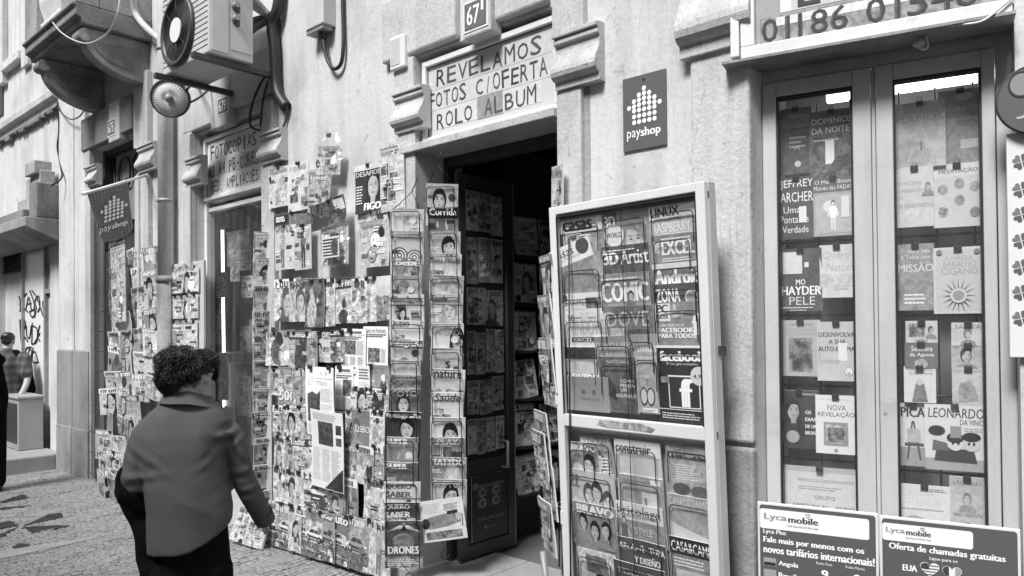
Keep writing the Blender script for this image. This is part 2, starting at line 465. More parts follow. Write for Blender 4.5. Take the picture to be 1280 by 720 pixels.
# rows of small hand-cut setts, running roughly across the pavement
rowdir = (ground_px(115, 670) - ground_px(0, 699)).normalized(); rowdir.z = 0
side = Vector((rowdir.y, -rowdir.x, 0))
org = ground_px(120, 660); org.z = 0
stone = MB(); dark = MB()
sz = .05
for i in range(-95, 75):
    x = -6.5 + rnd.random() * .06
    while x < 4.5:
        ln = sz * rnd.uniform(.85, 1.5)
        c = org + rowdir * (x + ln / 2) + side * (i * sz + .012 * math.sin(x * 3 + i * .7) + .03 * math.sin(x * 1.1))
        x += ln
        da = (c - A.o).dot(A.n)
        if da < .02 or da > 4.2: continue
        sa = (c - A.o).dot(A.t)
        if sa > 1.0 or c.y < 3.6: continue
        if c.length > 14: continue
        dk = any(inside(c, q) for q in motif_w)
        if dk: continue
        hl, hw = ln / 2 - rnd.uniform(.002, .006), sz / 2 - rnd.uniform(.0015, .005)
        ang = rnd.uniform(-.1, .1)
        e1 = rowdir * math.cos(ang) + side * math.sin(ang); e2 = side * math.cos(ang) - rowdir * math.sin(ang)
        z = gz(c) + rnd.uniform(-.003, .003) + .004 * noise.noise(c * 1.3)
        tx, ty = rnd.uniform(-.05, .05), rnd.uniform(-.05, .05)
        k = .78
        g = rnd.uniform(.82, 1.1)
        b = [c + e1 * (sx * hl * q) + e2 * (sy * hw * q) + Vector((0, 0, z + zz + (tx * sx * hl + ty * sy * hw)))
             for q, zz in ((1.0, -.014), (1.0, -.004), (k, 0.0)) for sx, sy in ((-1, -1), (1, -1), (1, 1), (-1, 1))]
        mb = dark if dk else stone
        o = len(mb.v); mb.v += b
        for r_ in (0, 4):
            for q in range(4):
                q2 = (q + 1) % 4
                mb.face((o + r_ + q, o + r_ + q2, o + r_ + 4 + q2, o + r_ + 4 + q), (g, 0))
        mb.face((o + 8, o + 9, o + 10, o + 11), (g, 0))
def sett_mat(name, lo, hi):
    mt, t, b = nodes_mat(name)
    at = N(t, 'ShaderNodeAttribute', attribute_name='Col')
    geo = N(t, 'ShaderNodeNewGeometry')
    n1 = N(t, 'ShaderNodeTexNoise', i_Scale=2.2, i_Detail=8, i_Roughness=.7); t.links.new(geo.outputs['Position'], n1.inputs['Vector'])
    r1 = ramp(t, [(.3, lo), (.7, hi)]); t.links.new(n1.outputs[0], r1.inputs[0])
    n2 = N(t, 'ShaderNodeTexNoise', i_Scale=70, i_Detail=4); t.links.new(geo.outputs['Position'], n2.inputs['Vector'])
    r2 = ramp(t, [(.3, .75), (.7, 1.1)]); t.links.new(n2.outputs[0], r2.inputs[0])
    a = N(t, 'ShaderNodeMath', operation='MULTIPLY'); t.links.new(r1.outputs[0], a.inputs[0]); t.links.new(r2.outputs[0], a.inputs[1])
    c = N(t, 'ShaderNodeMath', operation='MULTIPLY'); t.links.new(a.outputs[0], c.inputs[0]); t.links.new(at.outputs['Fac'], c.inputs[1])
    t.links.new(c.outputs[0], b.inputs['Base Color']); b.inputs['Roughness'].default_value = .62
    bp = N(t, 'ShaderNodeBump', i_Strength=.35, i_Distance=.004); t.links.new(n2.outputs[0], bp.inputs['Height']); t.links.new(bp.outputs[0], b.inputs['Normal'])
    return mt
M['cobble'] = sett_mat('limestone_setts', .27, .37)
M['darkcobble'] = sett_mat('basalt_setts', .022, .045)
for q in motif_w:
    loc = [((p - org).dot(rowdir), (p - org).dot(side)) for p in q]
    st = [loc]
    for ax in (0, 1):
        out = []
        for z in st:
            lo = min(p[ax] for p in z); hi = max(p[ax] for p in z); n = max(1, int((hi - lo) / (.10 if ax else .12)))
            for i in range(n):
                g_ = .003
                c = clip_band(z, ax, lo + (hi - lo) * i / n + (g_ if i else 0), lo + (hi - lo) * (i + 1) / n - (g_ if i < n - 1 else 0))
                if len(c) > 2: out.append(c)
        st = out
    for z in st:
        P_ = [org + rowdir * x + side * y for x, y in z]; hz = rnd.uniform(.001, .004); g = rnd.uniform(.8, 1.15)
        top = [Vector((p.x, p.y, gz(p) + hz)) for p in P_]; bot = [t_ - Vector((0, 0, .02)) for t_ in top]
        dark.poly(top, (g, 0))
        for i in range(len(top)): dark.poly([top[i], bot[i], bot[(i + 1) % len(top)], top[(i + 1) % len(top)]], (g, 0))
tag(stone.build('paving_setts', 'cobble'), None, None, kind='structure')
tag(dark.build('paving_motif', 'darkcobble'), None, None, kind='structure')
# a long smooth strip of dressed stone across the setts
m = MB()
p0, p1, p2, p3 = [ground_px(*q) for q in ((-40, 702), (118, 668.5), (125, 664), (-40, 690))]
up = Vector((0, 0, .006))
m.hexa([p0 - up + Vector((0,0,gz(p0))), p1 - up + Vector((0,0,gz(p1))), p2 - up + Vector((0,0,gz(p2))), p3 - up + Vector((0,0,gz(p3))),
        p0 + up + Vector((0,0,gz(p0))), p1 + up + Vector((0,0,gz(p1))), p2 + up + Vector((0,0,gz(p2))), p3 + up + Vector((0,0,gz(p3)))])
tag(m.build('paving_strip', 'slab'), None, None, kind='structure')

# ------------------------------------------------------------------ the shop building
TOP = 7.6
bld = thing('shop_building', A.pt(-2, 0, 0), 'old pale rendered shop building with stone door surrounds and a newsstand on its front', 'building')
sL, d1L, d1R, fL, fR, dL, dR = -7.04, -5.95, -4.62, -3.3, -2.05, -.10, 1.08
H1, HF, HD = 3.81, 3.52, 2.85
m = MB()
for a0, a1, b0, b1, d in ((sL, d1L, -.4, TOP, 0), (d1L, d1R, H1, TOP, 0), (d1R, d1R + .45, -.4, TOP, 0), (fL, fR, HF, TOP, 0), (fL, fR, -.4, .35, 0),
                          (fR, -.8, -.4, TOP, 0), (-.8, dL, -.4, TOP, .014), (dL, dR, 3.45, TOP, .014), (dR, sBend, -.4, TOP, .014)):
    m.box(A, a0, a1, b0, b1, -.38, d)
m.box(A, d1R + .45, fL, -.4, TOP, -.13, 0)
m.build('wall', 'plaster', bld)
# street front right of the bend
hS0 = 2.87
m = MB()
m.box(B, -.02, .985, hS0 + .05, TOP, -.38, -.005)
m.box(B, .985, 4.5, -.4, TOP, -.38, .0)
m.box(B, -.0, .985, -.4, .12, -.38, -.02)
m.build('wall', 'plaster', bld)
# corner pilaster with a vertical groove and a two-tone plinth
hP = hA(98, 438); hP2 = hA(98, 533)
g = sA(98)
m = MB()
m.box(A, sL + .0, g - .02, hP, TOP, .0, .05); m.box(A, g + .02, d1L - .16, hP, TOP, .0, .05); m.box(A, g - .02, g + .02, hP, TOP, 0, .02)
m.build('corner_pilaster', 'old_plaster', bld, bev=.008)
m = MB()
m.box(A, sL - .01, g - .012, -.4, hP, .0, .075); m.box(A, g + .012, d1L - .0, -.4, hP, .0, .075)
m.build('plinth', 'plinth', bld, bev=.01)
m = MB()
m.box(A, sL - .012, g - .01, -.4, hP2, .0, .082); m.box(A, g + .01, d1L + .005, -.4, hP2, .0, .082)
m.build('plinth_base', 'stain_stone', bld, bev=.008)

def console(x0, x1, hb, ht, d=.05, out=.085, mat='stone', y=None):
    a0, a1 = A.px(x0, y, .07)[0], A.px(x1, y, .06)[0]
    """a stone bracket block: two fillets on top, a swelling S below, a flat lip at the foot"""
    H_ = ht - hb
    k = out / .13
    ctl = [(0, .0), (.055, .0), (.055, .13), (.085, .15), (.112, .20), (.122, .27), (.116, .34), (.098, .42), (.076, .50), (.058, .58), (.048, .66), (.046, .73), (.052, .77), (.078, .79), (.078, .855), (.062, .87), (.062, .885), (.098, .90), (.098, .965), (.07, .98), (.05, 1.0), (0, 1.0)]
    pr = [(q * k + (d if q else 0) * .6, hb + H_ * z) for q, z in ctl]
    m = MB(); m.prism(A, pr, a0, a1)
    return m.build('console', mat, bld, bev=.004)
# --- surround of the far doorway
hc = hA(182, 190), hA(182, 218)
bx(A, d1R - .02, d1R + .32, -.3, hc[1], .0, .05, 'jamb', 'stone', bld, .008)
bx(A, d1R + .10, d1R + .14, -.3, hc[1], .05, .075, 'jamb_moulding', 'stone', bld, .006)
console(172, 193, hc[1], hc[0] + .05, y=204)
bx(A, d1R - .02, d1R + .33, hc[0] + .05, H1 + .55, .0, .06, 'upper_jamb', 'stone', bld, .008)
hc2 = hA(114, 214), hA(114, 236)
console(109, 121, hc2[1], hc2[0] + .03, y=224)
bx(A, d1L - .15, d1L + .02, -.3, hc2[1], .0, .055, 'jamb', 'stone', bld, .008)
bx(A, d1L - .20, d1L + .02, hc2[0] + .03, H1, .0, .06, 'upper_jamb', 'stone', bld, .008)
bx(A, d1L - .20, d1R - .02, H1, H1 + .38, .0, .08, 'lintel', 'soot_stone', bld, .012)
a0, a1, b0, b1 = R(A, 133, 146, 140, 176, .12)
bx(A, a0, a1, b0, b1 + .12, .0, .10, 'keystone', 'stone', bld, .01)
# --- surround of the photocopy window
hc = hA(242, 200), hA(242, 236)
bx(A, fL - .2, fL, -.3, hc[1], .0, .045, 'jamb', 'stone', bld, .008)
bx(A, fL - .06, fL, -.3, HF, .045, .07, 'jamb_moulding', 'stone', bld, .006)
console(232, 252, hc[1], hc[0], y=216)
bx(A, fL - .19, fL, hc[0], HF + .02, .0, .055, 'upper_jamb', 'stone', bld, .008)
hc = hA(338, 168), hA(338, 207)
bx(A, fR, fR + .2, -.3, hc[1], .0, .045, 'jamb', 'stone', bld, .008)
console(325, 352, hc[1], hc[0], y=188)
bx(A, fR, fR + .2, hc[0], HF + .02, .0, .055, 'upper_jamb', 'stone', bld, .008)
bx(A, fL - .19, -2.72, HF + .02, HF + .42, .0, .055, 'lintel', 'stone', bld, .012)
bx(A, -2.52, fR + .2, HF + .08, HF + .46, .0, .065, 'lintel', 'stone', bld, .012)
bx(A, -2.86, -2.52, HF - .06, HF + .75, .0, .08, 'keystone', 'stone', bld, .012)
# --- surround of the shop door
hc = hA(512, 116), hA(512, 168)
bx(A, -.27, dL, -.1, hc[1], .0, .05, 'jamb', 'stone', bld, .006)
console(492, 530, hc[1], hc[0], y=140)
bx(A, -.30, dL, hc[0], hA(519, 64, .1), .0, .06, 'upper_jamb', 'stone', bld, .008)
hl = hA(519, 64, .065)
bx(A, -.42, .30, hl, hl + .42, .0, .065, 'lintel', 'stone', bld, .015)
bx(A, .56, 1.02, hl, hl + .42, .0, .065, 'lintel', 'stone', bld, .015)
a0, a1, b0, b1 = R(A, 578, 612, -60, 42, .11)
bx(A, a0, a1, b0 - .01, b1, .0, .11, 'keystone', 'stone', bld, .012)
hc = hA(720, 42), hA(720, 113)
bx(A, dR, dR + .165, -.1, hc[1], .0, .05, 'jamb', 'stone', bld, .006)
bx(A, dR + .165, dR + .20, -.1, hc[1], .0, .018, 'jamb_edge', 'stain_stone', bld)
console(693, 750, hc[1], hc[0], y=80)
bx(A, dR - .02, dR + .19, hc[0], TOP - 2, .0, .06, 'upper_jamb', 'stone', bld, .008)
# --- the column at the bend, split by a cracked joint
hj = hA(905, 552); hk = hA(895, 70)
bx(A, 1.885, sBend + .005, hj + .012, hk + .02, .0, .05, 'pilaster', 'stone', bld, .012)
bx(A, 1.90, sBend + .007, -.2, hj - .01, .0, .058, 'pilaster_foot', 'stain_stone', bld, .014)
console(849, 943, hk, hk + .44, out=.10, y=40)
bx(A, 1.86, sBend, hk + .44, TOP - 2, .0, .06, 'upper_pilaster', 'stone', bld, .01)
# reveals and ceilings of the openings
m = MB(); m.box(A, dL, dR, HD + .02, 3.45, -.38, -.06)
m.build('door_head', 'stain_stone', bld)
bx(A, -.27, dR - .0, HD - .03, HD + .02, -.30, .075, 'soffit_slab', 'stone', bld, .006)
# door step and threshold slabs
st = hA(562, 705, -.1)
m = MB()
for a0, a1 in ((-.42, .33), (.335, 1.2)): m.box(A, a0, a1, -.3, .115, -.55, .10)
m.build('doorstep', 'slab', bld, bev=.012)

# ------------------------------------------------------------------ shop interior (a dark room behind the street front)
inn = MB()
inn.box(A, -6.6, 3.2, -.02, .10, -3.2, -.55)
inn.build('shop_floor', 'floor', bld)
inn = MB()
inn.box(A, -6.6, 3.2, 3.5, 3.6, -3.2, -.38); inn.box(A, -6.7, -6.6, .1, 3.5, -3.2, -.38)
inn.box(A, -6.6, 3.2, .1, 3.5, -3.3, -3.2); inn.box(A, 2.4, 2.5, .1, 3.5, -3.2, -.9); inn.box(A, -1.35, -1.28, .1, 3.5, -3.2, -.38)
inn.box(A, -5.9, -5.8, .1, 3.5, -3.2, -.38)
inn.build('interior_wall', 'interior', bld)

# --- the far doorway: transom with scrolled ironwork
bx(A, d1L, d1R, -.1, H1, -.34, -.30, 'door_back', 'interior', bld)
m = MB(); m.box(A, d1L, d1L + .05, -.2, H1, -.30, -.10); m.box(A, d1L + .05, d1R, H1 - .06, H1, -.30, -.12)
m.build('door_frame', 'metal_dark', bld)
bx(A, d1L + .12, d1R - .05, 2.95, H1 - .06, -.28, -.2, 'transom', 'grey', bld)
m = MB()
a0 = (d1L + d1R) / 2
def scroll(cx, cz, sg):
    pts = [A.pt(cx + sg * .36, cz - .55, -.17), A.pt(cx + sg * .36, cz - .2, -.17)]
    for i in range(12):
        t = PI * i / 11
        pts.append(A.pt(cx + sg * (.2 + .16 * math.cos(t)), cz + .1 * math.sin(t) * 1.6, -.17))
    for i in range(14):
        t = i / 13 * 5.5; r_ = .075 * (1 - t / 7)
        pts.append(A.pt(cx + sg * (.04 + .085 - r_ * math.cos(t)), cz - .12 - r_ * math.sin(t), -.17))
    return pts
for sg in (-1, 1): m.tube(smoothpath(scroll(a0, 3.52, sg), 3), .013, 6)
m.tube([A.pt(a0 + .5, 2.9, -.17), A.pt(a0 + .5, 3.6, -.17)], .014, 6); m.tube([A.pt(a0 - .5, 2.9, -.17), A.pt(a0 - .5, 3.6, -.17)], .014, 6)
m.build('transom_scroll', 'wire', bld)

# --- photocopy shop window: frame, glass, things in the window
wf = MB(); dF = -.10
hb_, ht_ = .42, hA(292, 247, dF)
wf.box(A, fL, fL + .05, .35, HF, dF - .05, dF + .03); wf.box(A, fR - .04, fR, .35, HF, dF - .05, dF + .03)
wf.box(A, fL + .05, fR - .04, ht_, ht_ + .06, dF - .05, dF + .03); wf.box(A, fL + .05, fR - .04, .35, .42, dF - .05, dF + .03)
wf.box(A, fL + .05, fR - .04, ht_ - .085, ht_ - .045, dF - .05, dF + .01)
wfo = wf.build('window_frame', 'alu', bld, bev=.004)
m = MB(); m.box(A, fL + .05, fR - .04, .42, ht_, dF - .012, dF - .006)
m.build('pane', 'glass', wfo)
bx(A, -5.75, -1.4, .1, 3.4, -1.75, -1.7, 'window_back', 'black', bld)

# --- right shop front: white aluminium double doors
dB = -.10
hT = B.px(1100, 82, dB)[1]
fr_ = MB()
xl, xr = .012, .965
def bs(x, y=300): return B.px(x, y, dB)[0]
e0, e1 = bs(948, 110), bs(1259, 300)
fr_.box(B, -.0, bs(953, 300), .12, hT + .06, dB - .05, dB)
fr_.box(B, bs(1248, 300), .985, .12, hT + .06, dB - .05, dB)
fr_.box(B, bs(953, 300), bs(1248, 300), hT, hT + .06, dB - .05, dB)
door_frame = fr_.build('door_frame', 'alu_door', bld, bev=.004)
def leaf(x0, g0, g1, x1, ytop):
    lf = MB()
    a0, a1, q0, q1 = bs(x0), bs(x1), bs(g0), bs(g1)
    gt = B.px((g0 + g1) / 2, ytop, dB)[1]
    d0, d1 = dB - .045, dB + .014
    lf.box(B, a0, q0, .14, hT - .004, d0, d1); lf.box(B, q1, a1, .14, hT - .004, d0, d1)
    lf.box(B, q0, q1, gt, hT - .004, d0, d1); lf.box(B, q0, q1, .14, .42, d0, d1)
    o = lf.build('door_leaf', 'alu_door', bld, bev=.005)
    gk = MB()
    for u0, u1, v0, v1 in ((q0, q0 + .009, .42, gt), (q1 - .009, q1, .42, gt), (q0 + .009, q1 - .009, gt - .011, gt)):
        gk.box(B, u0, u1, v0, v1, dB - .04, dB + .006)
    gk.build('gasket', 'black', o)
    p = MB(); p.box(B, q0 + .009, q1 - .009, .42, gt - .011, dB - .022, dB - .016)
    p.build('pane', 'glass', o)
    return q0, q1, gt
LQ = leaf(955.5, 972.5, 1068, 1091, 114.5)
RQ = leaf(1097, 1118.5, 1229.5, 1246, 92)
bx(B, bs(1091.6), bs(1096.4), .14, hT, dB - .05, dB + .004, 'meeting_stile', 'alu_door', bld, .003)
m = MB()
m.box(B, -.0, .985, .13, hT + .1, -.62, -.60)
m.build('window_back', 'back', bld)
m = MB()
m.box(B, -.05, 1.05, hT + .06, hS0 + .06, -.62, -.02); m.box(B, -.05, -.0, .12, hT + .06, -.62, -.16); m.box(B, .985, 1.04, .12, hT + .06, -.62, -.16)
m.build('window_head', 'stain_stone', bld)
# display rails the books are clipped to
m = MB()
for y in (305, 398, 487, 580):
    h = B.px(1020, y, -.2)[1]; m.tube([B.pt(LQ[0] - .05, h + .015, -.235), B.pt(LQ[1] + .05, h + .015, -.235)], .006, 6)
for y in (297, 398, 500, 597):
    h = B.px(1172, y, -.2)[1]; m.tube([B.pt(RQ[0] - .05, h + .015, -.235), B.pt(RQ[1] + .05, h + .015, -.235)], .006, 6)
for s_ in (LQ[0] + .02, (LQ[0] + LQ[1]) / 2, LQ[1] - .02, RQ[0] + .02, (RQ[0] + RQ[1]) / 2, RQ[1] - .02):
    m.tube([B.pt(s_, .3, -.242), B.pt(s_, 2.7, -.242)], .004, 6)
tag(m.build('display_rail', 'wire'), 'thin dark wire display rails behind the glass of the right shop window', 'display rack')
# fluorescent tube at the top of the window
t0, t1 = B.px(1030, 122, -.3), B.px(1238, 92, -.3)
lamp = thing('strip_light', B.pt((t0[0] + t1[0]) / 2, t0[1], -.3), 'lit white fluorescent strip light at the top of the right shop window', 'lamp')
bx(B, t0[0], t1[0], t0[1] + .022, t0[1] + .06, -.34, -.27, 'housing', 'white', lamp)
m = MB(); m.box(B, t0[0] + .01, t1[0] - .01, t0[1] - .028, t0[1] + .022, -.325, -.285); m.build('diffuser', 'tube', lamp, bev=.01)

# ------------------------------------------------------------------ the shop door, open inwards at a right angle, in its frame
P = Frame(A.pt(.045, 0, -.20), -A.n)          # t runs into the shop, n faces right
# n of this frame = t x u
dfm = MB()
dfm.box(A, dL, dL + .045, .115, HD - .03, -.27, -.20); dfm.box(A, dR - .045, dR, .115, HD - .03, -.27, -.20); dfm.box(A, dL + .045, dR - .045, HD - .10, HD - .03, -.27, -.2)
dfm.build('door_frame', 'metal_dark', bld, bev=.004)
LW = .3
while proj_x(P.pt(LW, 1.6, 0)) < 642: LW += .005
hgt = HD - .14; lowp = P.px(612, 572, 0)[1] - .10
dl = MB()
dl.box(P, 0, .07, .13, hgt, -.04, 0); dl.box(P, LW - .07, LW, .13, hgt, -.04, 0)
dl.box(P, .07, LW - .07, hgt - .09, hgt, -.04, 0); dl.box(P, .07, LW - .07, lowp, lowp + .10, -.04, 0); dl.box(P, .07, LW - .07, .13, .22, -.04, 0)
dl.box(P, .07, LW - .07, .22, lowp, -.03, -.012)
door = dl.build('door', 'door', bld, bev=.004)
bx(P, .07, LW - .07, lowp + .10, hgt - .09, -.014, -.009, 'pane', 'doorglass', door)
m = MB()
m.tube([P.pt(LW - .13, lowp + .02, .0), P.pt(LW - .13, lowp + .02, .05), P.pt(LW - .13, lowp + .20, .05), P.pt(LW - .13, lowp + .20, .0)], .011, 8)
m.build('handle', 'grey', door)
bx(P, LW + .0, LW + .012, .13, hgt, -.03, -.006, 'edge_strip', 'alu_side', door)

# ------------------------------------------------------------------ neighbouring building at the far left
nb = thing('neighbour_building', A.pt(-9, 0, 0), 'pale neglected building at the far left with a stained cornice, broken ledge and graffiti', 'building')
m = MB()
m.box(A, -26, sL, 3.4, 9.5, -.5, -.02)
m.box(A, -26, -10.2, -.4, 3.4, -.5, -.02); m.box(A, -7.62, sL, -.4, 3.4, -.5, -.02)
m.box(A, -10.2, -7.62, 2.93, 3.4, -.5, -.02)
m.build('wall', 'old_plaster', nb)
hc = 4.70
m = MB(); m.prism(A, [(-.02, hc - .12), (.05, hc - .12), (.06, hc - .05), (.12, hc - .02), (.13, hc + .05), (.03, hc + .09), (-.02, hc + .09)], -26, sL - .0)
m.build('cornice', 'old_plaster', nb)
m = MB()
rr = random.Random(3)
for i in range(60):
    s_ = -14 + i * .114; m.box(A, s_, s_ + rr.uniform(.09, .1145), hc - .12 - rr.uniform(.01, .07), hc - .12, .0, .05)
m.build('flaking_edge', 'soot_stone', nb)
# ledge with its broken parapet
lz0 = hA(40, 300, .3)
l0, l1 = -13.0, sL - .01
hl0 = hA(78, 282, .05)
m = MB(); m.prism(A, [(0, hl0 - .2), (.42, hl0 - .02), (.42, hl0 + .10), (0, hl0 + .10)], l0, l1)
m.build('ledge', 'stain_stone', nb, bev=.01)
m = MB()
m.box(A, l0, l1 - .35, hl0 + .10, hl0 + .24, .1, .36); m.box(A, l1 - .3, l1, hl0 + .10, hl0 + .55, .0, .3)
m.build('ledge_kerb', 'soot_stone', nb, bev=.02)
a = lambda x, y, d=.2: A.px(x, y, d)
m = MB()
p = [a(18, 276), a(66, 266), a(66, 212), a(56, 216), a(47, 207), a(40, 209), a(33, 226), a(18, 234)]
q0, q1 = a(24, 280)[0], a(72, 260)[0]
hb0 = hl0 + .2
wL, wR = q0, A.px(69, 250, .05)[0]
hh = a(50, 213)[1]
m.box(A, wL, wL + .35, hb0, hh - .30, .05, .22); m.box(A, wR - .35, wR, hb0, hh, .05, .22)
m.box(A, wL + .35, wR - .35, hh - .55, hh - .05, .05, .215); m.box(A, wL + .55, wL + .95, hh - .05, hh + .12, .08, .28)
m.box(A, wL + .35, wR - .35, hb0, hh - .55, .05, .10)
m.build('broken_parapet', 'rough_wall', nb, bev=.03)
m = MB(); m.box(A, wL - 2.2, wL - .9, hb0, hh - .55, .05, .3)
m.build('broken_parapet', 'rough_wall', nb, bev=.03)
# ground floor of the neighbour: louvred shutter, panelled door with graffiti, little window
dN = -.16
n0, n1, n2, n3 = sA(-30, 400), sA(20, 400), sA(47, 400), sA(52, 400)
hn = 2.93
bx(A, -10.2, n1, -.1, hn, -.3, dN + .02, 'door_panel', 'old_plaster', nb)
bx(A, n1 + .02, n2, -.1, hn, -.3, dN + .05, 'door_panel', 'white', nb)
bx(A, n2 + .05, -7.62, -.1, hn - .72, -.3, dN + .04, 'door_panel', 'old_plaster', nb)
m = MB(); m.box(A, n1 - .03, n1 + .02, -.1, hn, -.3, dN + .09); m.box(A, n2, n2 + .05, -.1, hn, -.3, dN + .09); m.box(A, n2 + .05, -7.62, hn - .74, hn - .68, -.3, dN + .09)
m.build('door_frame', 'stain_stone', nb)
m = MB()
y0, y1 = hA(5, 344, dN), hA(5, 312, dN)
for i in range(9):
    z = y0 + (y1 - y0) * i / 9
    m.prism(A, [(dN + .02, z), (dN + .06, z), (dN + .03, z + (y1 - y0) / 10)], -10.2, n1 - .04)
m.build('shutter', 'metal_dark', nb)
m = MB(); m.box(A, n2 + .12, -7.72, hn - .62, hn - .06, -.3, -.25)
wv = m.build('window', 'metal_dark', nb)
m = MB()
for u0, u1, v0, v1 in ((n2 + .05, n2 + .12, hn - .68, hn), (-7.72, -7.62, hn - .68, hn), (n2 + .12, -7.72, hn - .06, hn), (n2 + .12, -7.72, hn - .68, hn - .62)):
    m.box(A, u0, u1, v0, v1, -.25, dN + .04)
mid = (n2 - 7.62) / 2 - .1
m.box(A, mid, mid + .6, hn - .5, hn - .2, -.25, -.2)
m.build('window_frame', 'old_plaster', wv)
bx(A, -9.9, sL - .05, -.4, .11, -.02, .62, 'doorstep', 'slab', nb, .02)
# upper floor: tall window edges with an iron rail
for x0_, x1_, yb in ((-6, 3, 95),):
    a0, a1 = sA(x0_, 60), sA(x1_, 60)
    m = MB(); m.box(A, a0 - .6, a1, 5.0, 8, -.02, .0); m.build('window', 'interior', nb)
m = MB(); hw_ = hA(30, 100)
u0, u1 = sA(6, 60), sA(30, 60)
m.box(A, u0 - .12, u0 + .1, hw_ + .15, 9, -.02, .06); m.box(A, u0 + .1, u1, hw_ + .3, hw_ + .42, -.02, .08)
m.box(A, u1, u1 + .3, hw_ + .15, 9, -.02, .04)
m.build('window_surround', 'old_plaster', nb, bev=.01)
m = MB()
for i in range(8):
    s_ = sA(0, 80) - i * .11; m.tube([A.pt(s_, hw_ + .15, .1), A.pt(s_, hw_ + .8, .1)], .012, 6)
m.build('window_rail', 'wire', nb)
# graffiti tags: spray-paint lines on the panel
def spray(fr, strokes, d, w_, name, label):
    m = MB()
    for s_ in strokes:
        pts = smoothpath([fr.pt(*fr.px(x, y, d), d) for x, y in s_], 5)
        m.tube(pts, w_, 5)
    return tag(m.build(name, 'black'), label, 'graffiti', 'graffiti tags on the neighbour')
def C(x, y): return (x / 3.0, 230 + y / 3.0)     # from an enlarged crop of the photo
K = lambda *p: [C(*q) for q in p]
spray(A, [K((72,420),(78,450),(76,480)), K((100,410),(75,450),(95,470),(105,480)), K((98,470),(108,425),(118,470)), K((102,450),(118,448)),
          K((112,400),(128,445),(132,500)), K((128,470),(112,480),(122,500),(135,480),(128,465)), K((138,470),(132,440),(145,420),(150,460),(142,480)), K((120,400),(140,430),(165,500),(160,440))],
      dN + .054, .012, 'graffiti', 'upper black spray-paint tag on the white panel beside the far pavement')
spray(A, [K((75,510),(80,590)), K((75,510),(95,515),(92,545),(78,550),(105,590)), K((100,530),(102,570),(112,575),(118,530)), K((122,520),(120,600)), K((120,530),(140,545),(138,590),(120,600)),
          K((150,530),(142,570),(150,590)), K((128,600),(150,560))],
      dN + .054, .012, 'graffiti', 'middle black spray-paint tag reading RUDE on the white panel')
spray(A, [K((118,612),(100,615),(98,640),(112,655),(120,630),(110,620),(108,645)), K((125,612),(122,665),(142,668)), K((120,635),(132,630),(145,670))],
      dN + .054, .012, 'graffiti', 'small lowest black spray-paint scrawl on the white panel')

# ------------------------------------------------------------------ unseen building, added to close off the low sky and show in the panes
ob = thing('added_opposite_building', A.pt(0, 0, 10.2), 'added unseen building across the street, behind the viewer, for shade and reflections', 'building')
m = MB(); m.box(A, -30, 26, -.4, 11.5, 10.2, 10.8); m.build('wall', 'rough_wall', ob)
for i in range(24):
    for z in (.1, 3.6, 7.2):
        s_ = -27 + i * 2.2
        m = MB(); m.box(A, s_, s_ + 1.15, z, z + 2.5, 10.17, 10.19); wi = m.build('window', 'interior', ob)
# ------------------------------------------------------------------ balcony over the far doorway
bc = thing('balcony', A.pt(-5.2, 4.4, 0), 'soot-stained stone balcony with balusters on two curved brackets, upper left', 'balcony')
bR = -4.30; bD = .72
hb_ = hA(190, 52)
bLft = A.px(31, 80, bD)[0]
m = MB()
m.prism(A, [(0, hb_), (bD - .06, hb_), (bD - .05, hb_ + .05), (bD, hb_ + .07), (bD, hb_ + .15), (bD + .03, hb_ + .16), (bD + .03, hb_ + .19), (0, hb_ + .19)], bLft, bR)
m.build('slab', 'soot_stone', bc, bev=.012)
m = MB()
ht = hb_ + .19
for a0, a1 in ((bLft, bLft + .4), (bR - .42, bR)): m.box(A, a0, a1, ht, ht + 1.0, bD - .22, bD)
m.box(A, bR - .16, bR, ht, ht + 1.0, 0, bD - .22); m.box(A, bLft, bLft + .16, ht, ht + 1.0, 0, bD - .22)
m.box(A, bLft + .4, bR - .42, ht, ht + .06, bD - .2, bD - .02); m.box(A, bLft + .4, bR - .42, ht + .86, ht + 1, bD - .22, bD)
m.build('parapet', 'stain_stone', bc, bev=.012)
nb_ = 11
for i in range(nb_):
    m = MB(); s_ = bLft + .4 + (bR - .42 - bLft - .4) * (i + .5) / nb_
    prof = [(.075, 0), (.075, .05), (.045, .07), (.04, .1), (.085, .22), (.09, .29), (.05, .42), (.035, .47), (.06, .5), (.035, .54), (.05, .6), (.085, .7), (.07, .74)]
    m.rings([[A.pt(s_ + r_ * math.cos(2 * PI * k / 12), ht + .06 + z * 1.08, bD - .11 + r_ * math.sin(2 * PI * k / 12)) for k in range(12)] for r_, z in prof])
    m.build('baluster', 'old_plaster', bc)
